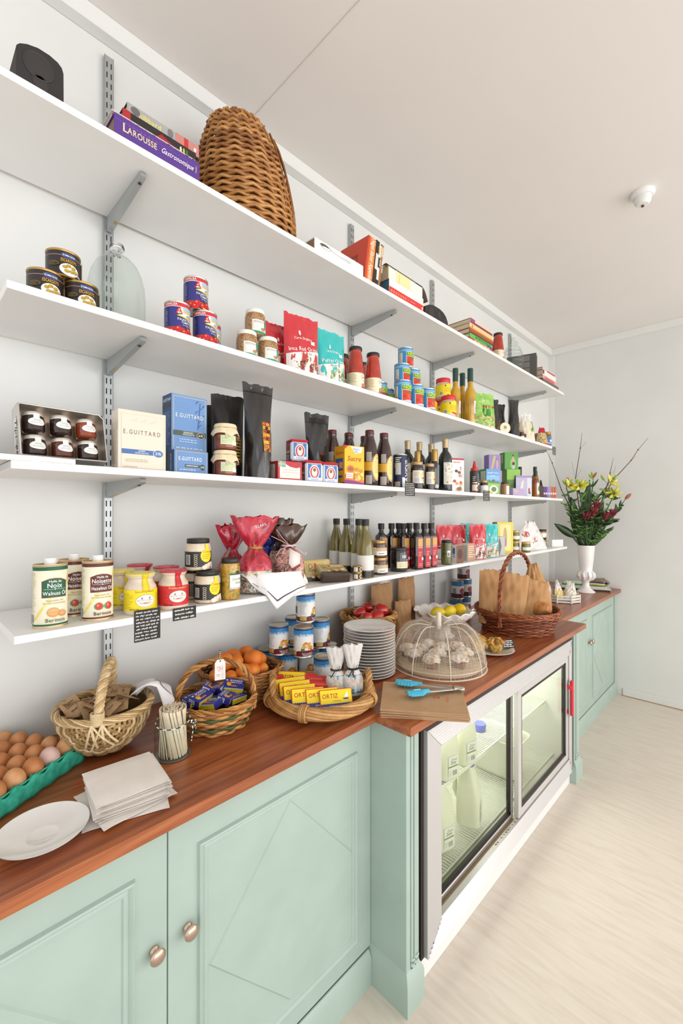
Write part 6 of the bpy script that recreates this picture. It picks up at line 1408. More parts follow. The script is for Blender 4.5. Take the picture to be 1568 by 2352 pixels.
# pumpernickel packs
def pump(t):
    g = G(); w, d, h = .118, .10, .038
    g.box(-w/2, w/2, -d/2, d/2, 0, h, NZ('pack_gold', ['#b59a5a', '#c9b070', '#d9c48a'], 14, .25, coat=.6, dist=.8), .006)
    g.box(-w/2-.0006, w/2+.0006, -d/2-.0006, -d/2+.032, -.0004, h+.0004, M('#3a2c22', .25, coat=.6), .006); g.build('pack', t)
    g = G(); p = Print(g, topside(h+.0006)); p.rect(-w*.36, -d*.08, w*.4, d*.40, M('#c9b274', .4)); p.text('Pumpernickel', w*.02, -d*.02, d*.12, INK, maxw=w*.70); p.text('Bread', w*.12, d*.18, d*.12, WHT, maxw=w*.4); p.rect(-w*.12, d*.16, -w*.03, d*.32, M('#d9502c', .4)); p.rect(w*.0, d*.11, w*.3, d*.14, M('#d9702c', .4)); p.ell(-w*.25, d*.2, w*.07, d*.1, INK); p.ell(-w*.25, d*.2, w*.055, d*.08, M('#c9b274', .4))
    for i, c in enumerate(['#e9dcc4', '#c9552c', '#5a7a2a', '#e0d0b0', '#b5402c', '#d98a3a']): p.ell(-w*.2+i*w*.09, -d*.24+(i % 2)*d*.05, w*.06, d*.05, M(c, .4), 10)
    p.rect(w*.24, -d*.16, w*.36, -d*.04, WHT); g.build('top_print', t, smooth=False)
    g = G()
    for sx in (-1, 1): g.sheet(lambda a, b: (sx*(w/2+.012*b), (-d/2+d*a), h*.5+(a-.5)*0+.012*sin(9*a)*b), 10, 2, FILM)
    g.build('film_ends', t)
t = T('bread_pack', 'gold wrapped dark bread pack lying at the front edge, sloping', 'bread pack', (1.205, -.270, Z4+.012), rot=(rad(17), rad(2), rad(-24)), group='dark bread packs'); pump(t)
t = T('bread_pack', 'gold wrapped dark bread pack leaning upright behind the sloping one', 'bread pack', (1.185, -.195, Z4+.022), rot=(rad(66), 0, rad(-22)), group='dark bread packs'); pump(t)
# wine vinegar bottles
m_olv = NZ('olive_glass', ['#5a4f12', '#786a1e', '#8a7626'], 8, .06, coat=1.0)
def wvl(p, R): p.rect(-R*1.5, .032, R*1.5, .092, M('#e3dfd6', .5)); p.rect(R*1.15, .034, R*1.5, .09, M('#c4b488', .5)); p.rect(-R*2.5, .004, R*2.5, .028, M('#2c2418', .1))
wv = bottle_kind('vinegar_bottle', 'bottle', [(0, 0), (.032, 0), (.035, .004), (.0353, .01), (.0353, .105), (.033, .125), (.0275, .15), (.0205, .175), (.0155, .193), (.0135, .21), (.0135, .225)], m_olv, M('#25211d', .4), [(.0152, .212), (.0155, .226), (.0158, .227), (.0158, .238), (.015, .24), (0, .24)], wvl, .0355)
gq = 'olive green vinegar bottles'
wv.at('olive green bottle with white label, nearest the front beside the mini tins', 1.373, -.298, Z4, f(1.37, -.3, .7), gq); wv.at('olive green bottle with white label, second one back in the slanting row', 1.425, -.215, Z4, f(1.4, -.2, .7), gq)
wv.at('olive green bottle third back in the slanting row behind the bread packs', 1.437, -.130, Z4, f(1.4, -.1, .7), gq); wv.at('olive green bottle at the back of the slanting row against the wall', 1.452, -.050, Z4, f(1.4, -.05, .7), gq)
mt = tin_can('mini_tin', 'tin can', .0182, .0275, lambda p, R, h: (p.rect(-R*1.2, h*.2, -R*.25, h*.8, WHT), p.ell(R*.6, h*.5, R*.45, h*.32, CREAM), p.ell(R*.6, h*.5, R*.28, h*.22, BRN), p.lines(-R*1.1, h*.3, -R*.3, h*.7, 3, GRY, .4)), M('#2a2523', .4), gold=True)
mt.at('miniature black and gold tin on top of its twin before the vinegar bottles', 1.3015, -.3185, Z4+.028, -.5, 'miniature tins'); mt.at('miniature black and gold tin at the bottom before the vinegar bottles', 1.3015, -.3185, Z4, -.5, 'miniature tins')
m_tap = NZ('dark_tapenade', ['#3a2016', '#5a3220', '#6d4028'], 60, .2, coat=.6, dist=1)
tp = jar_kind('relish_jar', 'jar', .036, .0735, m_tap, M('#b89860', .3, .6), lambda p, R, h: (p.rect(-R*1.5, h*.18, R*1.5, h*.58, M('#c9b083', .5)), p.rect(-R*.6, h*.14, R*1.5, h*.38, WHT), p.rect(-R*1.4, h*.16, -R*.65, h*.6, M('#dcd6c8', .5)), p.lines(-R*1.3, h*.2, -R*.7, h*.55, 5, GRY, .4), p.lines(-R*.3, h*.2, R*.4, h*.3, 1, INK, .4)), lidh=.011, lidr=.94, neck=.82)
tp.at('brown relish jar with gold lid stacked on another', 1.478, -.282, Z4+.074, f(1.48, -.28, .6), 'relish jars'); tp.at('brown relish jar with gold lid under the stacked one', 1.482, -.284, Z4, f(1.48, -.28, .6), 'relish jars')
jar_kind('black_jar', 'jar', .040, .108, M('#1c1816', .08, coat=.8), M('#292320', .25), lambda p, R, h: (p.rect(-R*.6, h*.16, R*1.3, h*.43, M('#e3d8b4', .5)), p.text('Quince', R*.9, h*.47, h*.055, WHT, maxw=R*.8), p.rect(R*.0, h*.58, R*.6, h*.70, M('#a8a8a8', .2)), p.lines(-R*.3, h*.2, R*1.0, h*.38, 2, M('#c9bd98', .5), .4)), lidh=.011, lidr=.98, neck=.86).at('squat black jar with cream label before the dark oil bottles', 1.622, -.283, Z4, f(1.62, -.28, .6))
def sqb(p, R): p.rect(R*-.45, .006, R*.93, .148, M('#b8222f', .4)); p.rect(-R*.35, .108, R*.83, .145, M('#c9a04c', .4)); p.text('BALSAMICO', R*.24, .1, .006, WHT, maxw=R*1.1); p.lines(-R*.2, .06, R*.7, .085, 3, M('#e0a0a0', .4), .4); p.ell(R*.75, .05, .005, .008, WHT); p.lines(-R*.2, .015, R*.7, .03, 2, M('#e0a0a0', .4), .4)
sqk = bottle_kind('balsamic_bottle', 'bottle', [(0, 0), (.0225, 0), (.024, .003), (.024, .15), (.0225, .158), (.016, .167), (.0115, .175), (.0115, .20)], M('#12100f', .1, coat=.8), M('#1d1a19', .4), [(.0118, .188), (.0150, .189), (.0152, .214), (.0145, .216), (0, .216)], sqb, .0226, square=.16)
gq = 'black square balsamic bottles'
sqk.at('black square bottle with red label, nearest of the front three', 1.742, -.298, Z4, rad(-18), gq); sqk.at('black square bottle with red label, middle of the front three', 1.803, -.300, Z4, rad(-18), gq); sqk.at('black square bottle with red label, farthest of the front three', 1.868, -.297, Z4, rad(-18), gq)
for lb, x, y in (('black square bottle at the near end of the back row', 1.640, -.165), ('black square bottle second in the back row, by the squat jar', 1.695, -.185), ('black square bottle third in the back row behind the squat jar', 1.745, -.190), ('black square bottle at the back between the squat jar and front three', 1.715, -.240), ('black square bottle in the back row behind the front three', 1.800, -.215), ('black square bottle at the far end of the back row', 1.862, -.212)): sqk.at(lb, x, y, Z4, rad(-18), gq)
m_cap2 = NZ('capers', ['#3a3a1c', '#5a5a2a', '#7a742f'], 80, .2, coat=.6, dist=1)
ck = jar_kind('caper_jar', 'jar', .0275, .126, m_cap2, M('#262220', .3), lambda p, R, h: (p.rect(-R*.4, h*.33, R*.25, h*.58, WHT), p.bars(-R*.35, h*.35, R*.2, h*.5, 6, INK), p.rect(R*.55, h*.2, R*1.5, h*.75, M('#3a3f38', .5)), p.lines(R*.6, h*.25, R*1.4, h*.7, 5, CREAM, .5)), lidh=.012, lidr=.95, neck=.88)
ck.at('tall jar of green capers with black lid at the front', 2.005, -.302, Z4, f(2, -.3, .5), 'caper jars'); ck.at('jar of capers behind the front caper jar', 2.005, -.215, Z4, f(2, -.3, .5), 'caper jars')
carton_kind('recipe_card', 'box', .06, .012, .14, {}, WHT).at('plain white card standing behind the caper jar', 2.06, -.12, Z4, rad(-20))
carton_kind('photo_carton', 'box', .055, .05, .092, {'front': lambda p, w, h: (p.rect(-w*.5, 0, w*.5, h, M('#7a4a34', .4)), p.ell(0, h*.5, w*.35, h*.3, M('#4a2a1e', .4))), 'left': lambda p, d, h: (p.rect(-d*.5, 0, d*.5, h, WHT), p.rect(-d*.3, h*.5, d*.3, h*.85, M('#5a68a8', .4)), p.text('103', 0, h*.3, h*.16, BLUE, maxw=d*.7))}, WHT).at('small white and brown carton beside the caper jar', 2.128, -.288, Z4, rad(-12))
carton_kind('spice_tin', 'tin', .058, .05, .098, {'front': lambda p, w, h: (p.rect(-w*.5, 0, w*.5, h, M('#b98f76', .4)), p.lines(-w*.4, h*.2, w*.4, h*.9, 6, CREAM, .4)), 'left': lambda p, d, h: p.rect(-d*.4, h*.03, d*.4, h*.9, M('#c9c4bc', .2, .7))}, M('#d6d0c6', .35)).at('square silver and brown tin before the red quinoa bags', 2.235, -.296, Z4, rad(-10))
red2 = quin('#c9303a', ['#7d4a3c', '#a06a5a', '#c9a890', '#5f382e'], 'quinoa_bag', .105, .20, 71)
red2.at('red grain bag at the front, leaning, on the lowest shelf', 2.375, -.285, Z4, rad(-34), 'grain bags on the lowest shelf'); red2.at('red grain bag at the back by the third upright, lowest shelf', 2.225, -.155, Z4, rad(-30), 'grain bags on the lowest shelf', scale=(1, 1, .98)); red2.at('red grain bag behind the silver tin on the lowest shelf', 2.325, -.185, Z4, rad(-32), 'grain bags on the lowest shelf', scale=(1, 1, .98))
teal2 = quin('#2fb9b6', ['#b5a86a', '#d6c89a', '#e6dcb8', '#c9763a'], 'grain_bag', .11, .20, 72)
teal2.at('teal grain bag at the front on the lowest shelf', 2.530, -.285, Z4, rad(-34), 'grain bags on the lowest shelf'); teal2.at('teal grain bag at the back between red ones on the lowest shelf', 2.56, -.125, Z4, rad(-30), 'grain bags on the lowest shelf')
carton_kind('dark_carton', 'box', .05, .04, .155, {}, M('#2f2a28', .45)).at('dark upright carton behind the brown paper box on the lowest shelf', 2.800, -.145, Z4, rad(-25))
carton_kind('foil_carton', 'box', .075, .06, .118, {'front': lambda p, w, h: (p.rect(-w*.5, 0, w*.5, h, M('#a8a29a', .3, .3)), p.poly([(0, 0), (w*.2, h*.5), (0, h), (-w*.2, h*.5)], M('#6d6862', .3))), 'left': lambda p, d, h: (p.rect(-d*.5, 0, d*.5, h, M('#6a4424', .4)), p.rect(-d*.3, h*.2, d*.3, h*.6, M('#a86a24', .4)))}, M('#7a5a3a', .4)).at('small brown and silver carton before the yellow carton', 2.655, -.270, Z4, rad(-32))
carton_kind('yellow_carton', 'box', .115, .06, .205, {'front': lambda p, w, h: (p.rect(-w*.5, 0, w*.5, h, M('#e6cf5a', .4)), p.rect(-w*.3, h*.08, w*.35, h*.92, M('#efe29a', .4)), p.ell(0, h*.55, w*.12, h*.28, M('#c9a87a', .4)), p.ell(w*.02, h*.35, w*.08, h*.15, M('#a88a94', .4))), 'left': lambda p, d, h: (p.rect(-d*.5, 0, d*.5, h, M('#8a7434', .4)), p.rect(-d*.3, h*.1, d*.3, h*.9, M('#5f4c24', .4)))}, M('#e6d066', .4)).at('tall yellow carton at the fourth upright on the lowest shelf', 2.865, -.215, Z4, rad(-36))
dk2 = jar_kind('deli_jar', 'jar', .028, .073, NZ('olives', ['#5a5a20', '#8a7a2a'], 60, .2, coat=.5), M('#c9b27a', .35, .4), lambda p, R, h: p.rect(-R*2, h*.2, R*2, h*.5, WHT), lidh=.012, lidr=.95)
gq = 'deli jars beside the yellow carton'
dk2.at('olive jar on top of the stack beside the yellow carton', 2.995, -.245, Z4+.0735, 0, gq); dk2.at('olive jar under the stacked one beside the yellow carton', 2.995, -.245, Z4, 0, gq); dk2.at('olive jar at the front behind the large basket handle', 3.02, -.308, Z4, 0, gq, scale=(1.05, 1.05, .95))
bj = jar_kind('relish_jar', 'jar', .0285, .066, M('#b88a3a', .3, coat=.4), M('#2b2624', .4), lambda p, R, h: p.rect(-R*2, h*.1, R*2, h*.6, WHT), lidh=.012, lidr=.95)
gq = 'black lidded relish jars at the far end'
bj.at('black-lidded jar on top of the nearer stack behind the white bag', 3.625, -.195, Z4+.0665, 0, gq); bj.at('black-lidded jar at the bottom of the nearer stack behind the white bag', 3.625, -.195, Z4, 0, gq); bj.at('black-lidded jar on top of the farther stack by the corner trim', 3.70, -.175, Z4+.0665, 0, gq); bj.at('black-lidded jar at the bottom of the farther stack by the corner trim', 3.70, -.175, Z4, 0, gq)
m_plas = NZ('white_plastic', ['#e6ddd8', '#efe8e4', '#e9cfc9'], 5, .35, dist=2, bump=.8, bscale=9, bdist=.03, pos=[.3, .55, .85])
def plb(p, P): 
    for a, b, r in ((-.18, .55, .09), (.1, .38, .07)): p.ell(P.w*a, P.h*b, r*P.w, r*P.w*.8, M('#d06a64', .5), 20); p.ell(P.w*a, P.h*b, r*P.w*.85, r*P.w*.66, M('#ecdfd9', .5), 20)
    p.text('Bread', P.w*.05, P.h*.25, .014, M('#d06a64', .5), shear=.3, rot=.4)
pouch_kind('plastic_bag', 'bag', lambda: Pouch(.30, .205, .10, crumple=.016, seed=81, wf=lambda t: 1.0-.75*t**1.3, df=lambda t: 1-.8*t), [(0, 1, m_plas)], plb).at('crumpled white plastic bag with red print near the far end of the lowest shelf', 3.275, -.235, Z4, rad(-30))
carton_kind('white_box', 'box', .12, .05, .055, {}, WHT).at('small plain white box at the very end of the lowest shelf', 3.685, -.275, Z4, rad(-22))
price_tag('large black chalk label with white handwriting hanging under the yellow mustard pot', .431, .498, 1.219, 1.300, -.3432, 9, 11)
price_tag('smaller black chalk label under the red mustard pot and sauce jar', .532, .599, 1.256, 1.290, -.3432, 3, 12)
# ================================================================ on the worktop
C0 = CT
# ---------- egg tray and eggs
m_pulp = NZ('teal_pulp', ['#1f8f78', '#2ca388', '#45b79c'], 60, .85, bump=.5, bscale=220, bdist=.001)
EA = rad(33); ex, ey = cos(EA), sin(EA)                 # tray's long visible edge runs along this direction
EO = Vector((.329, -.211, C0))                          # far right corner of the tray
def epos(i, j, z=0.0):                                  # i along the edge towards the camera's left, j inwards from the edge
    p = .047
    return Vector((EO.x-ex*(.012+i*p)-ey*(.012+j*p)*1.0, EO.y-ey*(.012+i*p)+ex*(.012+j*p)*1.0, C0+z))
NI, NJ = 6, 5
t = T('egg_tray', 'teal moulded pulp egg tray at the near left end of the worktop', 'egg tray', (0, 0, 0))
g = G(); S = 6; P_ = .047
def trayz(u, v):
    # u, v in units of one cell; sockets at integers, pyramids between
    fu, fv = abs(((u+.5) % 1)-.5)*2, abs(((v+.5) % 1)-.5)*2
    k = fu*fv; lo = .006; hi = .058
    h = lo+(hi-lo)*min(1, k**1.1*1.05)
    side = max(fu if fv < .35 else 0, fv if fu < .35 else 0)
    h = max(h, lo+.022*side**3)
    return h
n = 10
def traypt(a, b):
    u, v = -.62+a*(NI-1+1.24), -.62+b*(NJ-1+1.24)
    q = epos(u, v); edge = min(u+.62, NI-.38-u, v+.62, NJ-.38-v)
    z = trayz(u, v)
    if edge < .12: z = .046
    return (q.x, q.y, C0+z+.0015)
g.sheet(traypt, (NI)*n+4, (NJ)*n+4, m_pulp)
# flared wall down to the worktop along the visible sides
def wall_(a, b, s0):
    if s0 == 0: u, v = -.62+a*(NI+.24), -.62
    else: u, v = -.62, -.62+a*(NJ+.24)
    sc = .5-.5*cos(2*pi*((u if s0 == 0 else v)+.0)); zt = .046+.012*sc-.004; z = zt*(1-b)+.002*b
    ins = b*.10*(1.0-sc) - .12*(1-b)*(1-.0)*(.3)
    q = epos(u, v+ins) if s0 == 0 else epos(u+ins, v)
    return (q.x, q.y, C0+z)
g.sheet(lambda a, b: wall_(a, b, 0), NI*8, 5, m_pulp); g.sheet(lambda a, b: wall_(a, b, 1), NJ*8, 5, m_pulp)
g.build('tray', t, thick=.0012, sharp=60)
m_egg = [NZ('egg_brown', ['#b87846', '#c68a58'], 60, .5, bump=.08, bscale=500, bdist=.0003), NZ('egg_tan', ['#c08856', '#cf9a6a'], 60, .5), NZ('egg_deep', ['#ad6a38', '#bc7c48'], 60, .5), NZ('egg_pink', ['#c9a79c', '#d3b3a8'], 60, .5)]
def egg_mesh(m):
    g = G(); pr = []
    for i in range(17):
        a = pi*i/16; z = -.028*cos(a); r = .0218*sin(a)*(1-.13*cos(a)*-1*-1*(1 if z > 0 else .3)) ; pr.append((max(0, r*(1-.10*(z/.028))), z))
    g.lathe(pr, m, 24); return g
proto = {}
R_ = random.Random(12)
def put_egg(i, j, k, label):
    q = epos(i, j, .046)
    rot = (R_.uniform(-.15, .15), R_.uniform(-.15, .15), R_.uniform(0, 6))
    if k not in proto:
        o = egg_mesh(m_egg[k]).build('egg', loc=q, rot=rot); proto[k] = o
    else:
        o = proto[k].copy(); COL.objects.link(o); o.location = q; o.rotation_euler = rot
    s_ = R_.uniform(.95, 1.05); o.scale = (s_, s_, s_); tag(o, label, 'egg', 'eggs in the teal tray'); return o
ordw = ['first', 'second', 'third', 'fourth', 'fifth', 'sixth']
cols_ = {(0, 0): 1, (1, 0): 3, (2, 0): 2, (3, 0): 1, (0, 1): 1, (1, 1): 0, (2, 1): 0, (3, 1): 2, (0, 2): 0, (1, 2): 0, (2, 2): 2, (0, 3): 0, (1, 3): 2}
for j in range(NJ):
    for i in range(NI):
        k = cols_.get((i, j), (i*2+j) % 3)
        if i+j > 6: continue
        cn = ['brown', 'tan brown', 'deep brown', 'pale pinkish'][k]
        lb = '%s egg, %s from the corner by the round basket, %s row' % (cn, ordw[i], ordw[j])
        put_egg(i, j, k, lb)

# ---------- saucer
m_chi = NZ('white_china', ['#e6e2dd', '#eae7e2'], 6, .15, coat=.5)
g = G(); g.lathe([(0, .006), (.024, .006), (.026, .0075), (.030, .0078), (.046, .0095), (.066, .0165), (.079, .0215), (.081, .0225), (.0805, .0205), (.066, .0135), (.045, .005), (.04, .001), (.036, 0), (.034, .002), (0, .002)], m_chi, 56)
o = g.build('saucer', loc=(.212, -.462, C0), sharp=60); tag(o, 'white china saucer on the worktop in front of the eggs', 'saucer')

# ---------- napkins
m_nap = NZ('white_paper', ['#e3dcd3', '#e9e3db'], 30, .85)
ca = Vector((.378, -.447)); R_ = random.Random(4)
for k in range(9):
    th = .0056; w, d = .148, .155; a = rad(-8)+R_.uniform(-.05, .05); off = (R_.uniform(-.004, .004), R_.uniform(-.004, .004))
    if k == 1: a += rad(14); w, d = .158, .165
    if k == 0: a -= rad(8); w, d = .165, .165
    g = G(); n = 10
    def npt(x, y, z): return (x, y, z)
    top = []
    def sheet_(zz, droop):
        return lambda p, q: (-w/2+w*p, -d/2+d*q, zz-droop*((abs(p-.5)*2)**6+(abs(q-.5)*2)**6)*.003+.0006*sin(7*p+k)*sin(5*q+k))
    z0 = k*th
    g.sheet(sheet_(z0+th*.94, 1), n, n, m_nap)
    g.sheet(lambda p, q: (lambda r: (r[0], r[1], r[2]))(sheet_(z0+th*.08, -.2)(1-p, q)), n, n, m_nap)
    rim_t = [sheet_(z0+th*.94, 1)(i/n, 0) for i in range(n)]+[sheet_(z0+th*.94, 1)(1, i/n) for i in range(n)]+[sheet_(z0+th*.94, 1)(1-i/n, 1) for i in range(n)]+[sheet_(z0+th*.94, 1)(0, 1-i/n) for i in range(n)]
    rim_b = [sheet_(z0+th*.08, -.2)(i/n, 0) for i in range(n)]+[sheet_(z0+th*.08, -.2)(1, i/n) for i in range(n)]+[sheet_(z0+th*.08, -.2)(1-i/n, 1) for i in range(n)]+[sheet_(z0+th*.08, -.2)(0, 1-i/n) for i in range(n)]
    m_ = len(rim_t); bul = [((a_[0]+b_[0])/2*1.012, (a_[1]+b_[1])/2*1.012, (a_[2]+b_[2])/2) for a_, b_ in zip(rim_t, rim_b)]
    g.add(rim_t+bul+rim_b, [(i, (i+1) % m_, m_+(i+1) % m_, m_+i)[::-1] for i in range(m_)]+[(m_+i, m_+(i+1) % m_, 2*m_+(i+1) % m_, 2*m_+i)[::-1] for i in range(m_)], m_nap)
    o = g.build('paper_napkin', loc=(ca.x+off[0], ca.y+off[1], C0), rot=(0, 0, a), sharp=50)
    lb = 'topmost napkin of the white stack between saucer and stirrer jar' if k == 8 else ('bottom napkin of the white stack, its corners sticking out' if k == 0 else 'folded white paper napkin inside the stack')
    tag(o, lb, 'napkin', 'stack of white napkins')

# ---------- pale round basket
def pale_basket():
    cx, cy = .412, -.190; R, D = .113, .112; zr = 1.012
    t = T('wicker_basket', 'pale round wicker basket with thick wrapped handle, full of small paper packets', 'basket', (cx, cy, 0))
    e = Vector((.44, .898, 0)); s_ = Vector((.898, -.44, 0)); dn = Vector((0, 0, -1))
    R_ = random.Random(2); g = G()
    g2 = G()
    N = 46
    for i in range(N):
        tt = -0.965+1.93*i/(N-1); tt = sin(tt*1.38)/sin(1.38)*.98
        rho = R*(max(0, 1-tt*tt))**.5; dep = D*(max(0, 1-abs(tt)**2.6))**.55
        pts = []; n = 44; yb = R_.uniform(-.0015, .0015)
        for k in range(n+1):
            ph = pi*k/n; dd = .0042*cos(10*ph+pi*(i % 2))
            c_, sn = cos(ph), sin(ph); bul = 1.0+.10*sn*(1-abs(c_))
            p = e*(R*tt*.985+yb)+s_*((rho*bul+dd)*c_)+dn*(min(dep, D*.985)*sn*1.0+dd*sn*.8)
            pts.append((p.x, p.y, zr+.004*(c_*c_)-0+p.z))
        g.tube(pts, .0041*R_.uniform(.85, 1.2), R_.choice(W_PALE), 6)
    for j in range(1, 10):
        ph = pi*j/10; pts = []
        for k in range(21):
            tt = -.97+1.94*k/20; rho = R*(1-tt*tt)**.5; dep = D*(1-abs(tt)**2.6)**.55
            p = e*(R*tt)+s_*(rho*cos(ph))+dn*(dep*sin(ph)); pts.append((p.x, p.y, zr+p.z))
        g.tube(pts, .0035, W_PALE[2], 5)
    vs = []; gi = G()
    gi.sheet(lambda a, b: (lambda tt, ph: (lambda p: (p.x, p.y, zr+p.z))(e*(R*.93*tt)+s_*(R*.93*(1-tt*tt)**.5*cos(ph))+dn*(D*.93*(1-abs(tt)**2.6)**.55*sin(ph))))(-.99+1.98*a, pi*b), 20, 16, M('#8a6a42', .8))
    g.v and None
    b = len(g.v); g.add(gi.v, gi.f, M('#8a6a42', .8))
    # lift so that it stands on the worktop
    zmin = min(v[2] for v in g.v); dz = C0+.001-zmin
    g.v = [(x, y, z+dz) for x, y, z in g.v]
    g.build('basket_body', t, sharp=70)
    zr2 = zr+dz
    g = G(); pts = [tuple(e*(R*1.02*cos(a))+s_*(R*1.02*sin(a))+Vector((0, 0, zr2+.004))) for a in [2*pi*i/80 for i in range(80)]]
    g.tube(pts, .008, W_PALE[2], 8, closed=True); rope(g, pts, .0078, W_PALE, 9, .16, sr=.0030, closed=True, n=5); g.build('rim', t)
    g = G(); hp = []
    for i in range(41):
        a = pi*i/40; p = e*(-R*1.0*cos(a)) + s_*(.010*sin(a)); hp.append((p.x, p.y, zr2+.118*sin(a)**.85))
    g.tube(hp, .0085, W_PALE[0], 8); rope(g, hp, .0082, W_PALE[:2]+W_PALE[3:], 6, .05, sr=.0048, n=6)
    g.build('handle', t)
    g = G()
    for sgn in (-1,):
        ctr = e*(sgn*R*1.02)
        for k in range(7):
            z = zr2+.004+k*.004; q = [tuple(ctr+s_*(.0145*cos(a))+e*(.0125*sin(a))+Vector((0, 0, z+.001*sin(3*a)))) for a in [2*pi*i/18 for i in range(18)]]
            g.tube(q, .0024, W_PALE[3], 5, closed=True)
        for k, (lat, drop) in enumerate(((-.022, .06), (-.012, .07), (.0, .064), (.014, .058), (.030, .062), (.038, .056))):
            q = [tuple(ctr+s_*(lat*b_*1.2+(.012 if k % 2 else -.012)*(1-b_))+e*(sgn*(.010+.006*sin(pi*b_))+(-sgn)*.015*b_*b_)+Vector((0, 0, zr2+.004-drop*b_))) for b_ in [i/8 for i in range(9)]]
            g.tube(q, .0034, W_PALE[3], 6, flat=.7)
    g.build('wrapped_joint', t)
    return cx, cy, zr2, e, s_, R
PBX, PBY, PBZ, PBe, PBs, PBR = pale_basket()
m_kr = NZ('kraft_paper', ['#a4825c', '#b5946c'], 40, .8)
R_ = random.Random(9); sach = None
for i in range(30):
    a = R_.uniform(0, 6.28); r = .080*sqrt(R_.random()); lv_ = i//11
    x, y = PBX+r*cos(a), PBY+r*sin(a); z = PBZ-.004+lv_*.010+.012*(1-(r/.08)**2)+R_.uniform(0, .004)
    rot = (R_.uniform(-.6, .6), R_.uniform(-.6, .6), R_.uniform(0, 6.28))
    if sach is None:
        sach = T('sugar_packet', 'x', 'sugar packet'); g = G()
        g.sheet(lambda a, b: (-.022+.044*a, -.031+.062*b, .0035*sin(pi*a)*sin(pi*b)), 6, 6, m_kr); g.sheet(lambda a, b: (.022-.044*a, -.031+.062*b, -.0025*sin(pi*a)*sin(pi*b)), 6, 6, m_kr); g.build('packet', sach)
        g = G(); p = Print(g, lambda u, v, l: (u, v, .0042+l)); p.lines(-.012, .0, .012, .018, 3, M('#5a4430', .7), .4); p.lines(-.008, -.018, .008, -.01, 1, M('#5a4430', .7), .5); g.build('print', sach, smooth=False)
        o = sach; o.location = (x, y, z); o.rotation_euler = rot
    else: o = dup(sach, '', (x, y, z), rot=rot)
    o['label'] = 'small brown paper sugar packet heaped in the pale round basket'; o['group'] = 'sugar packets'
g = G()
def cl(a, b):
    # cloth tucked in the basket and hanging over its far right rim
    c = Vector((PBX, PBY, 0))+PBe*(.075-.085*a)+PBs*(.055+.02*sin(3*a))
    if b < .55:
        q = b/.55; p = c+PBs*(.07*q)+PBe*(.012*q); z = PBZ+.012+.030*sin(pi*min(1, q*.75))*(.55+.6*a)+.006*sin(9*a+3*b)
    else:
        q = (b-.55)/.45; p = c+PBs*(.07+.030*sin(q*1.6))+PBe*.012; z = PBZ+.028*(.55+.6*a)+.004*sin(9*a)-(.022+.075*a*a)*q
    return (p.x+.004*sin(11*a+7*b), p.y+.004*cos(8*a+6*b), z)
g.sheet(cl, 16, 18, NZ('white_linen2', ['#dcd8d8', '#e6e3e3'], 200, .85)); g.sheet(lambda a, b: (lambda r: (r[0], r[1], r[2]+.0012))(cl(.55+.06*a, .1+.7*b)), 3, 14, M('#5a4f63', .8))
o = g.build('cloth_napkin', thick=.0008, sharp=80); tag(o, 'white cloth with dark line hanging over the rim of the pale round basket', 'cloth')

# ---------- stirrer jar
SJ = (.530, -.350)
t = T('glass_jar', 'glass jar full of wooden stirrers with striped twine round its neck', 'jar', (SJ[0], SJ[1], C0))
g = G(); g.lathe([(0, .003), (.042, .003), (.0455, .006), (.047, .014), (.047, .072), (.045, .083), (.041, .09), (.041, .094), (.043, .096), (.043, .112), (.042, .114)], CLEAR, 40); g.build('glass', t)
g = G(); g.lathe([(0, 0), (.042, 0), (.0455, .002), (.042, .0026), (0, .0026)], M('#d9dcd4', .05, trans=.8), 40); g.build('base', t)
g = G(); pts = [(.0432*cos(a), .0432*sin(a), .0925-.006*cos(a-4.0)) for a in [2*pi*i/120 for i in range(120)]]
TW = [M('#e6e2da', .8), M('#35312f', .8)]
for k in range(24): g.tube(pts[k*5:k*5+6] if k < 23 else pts[115:]+pts[:1], .0014, TW[k % 2], 5)
for q in ([(.036, -.03, .09), (.045, -.038, .075), (.05, -.03, .06)], [(.036, -.03, .09), (.035, -.044, .07), (.03, -.047, .052), (.028, -.048, .04)], [(.036, -.03, .09), (.052, -.03, .085), (.055, -.022, .072), (.045, -.028, .085)]):
    for k in range(10):
        def at_(f): 
            f = f*(len(q)-1); i = min(int(f), len(q)-2); return Vector(q[i])*(1-(f-i))+Vector(q[i+1])*(f-i)
        g.tube([at_(k/10), at_((k+1)/10)], .0013, TW[k % 2], 5)
g.build('twine', t)
m_stick = NZ('birch', ['#d6c3a2', '#e3d4b8', '#dccaab'], 30, .7, stretch=(3, 3, .5))
R_ = random.Random(21); stick = None; N = 70; rings_ = [(.034, 26), (.024, 20), (.013, 14), (.005, 8)]
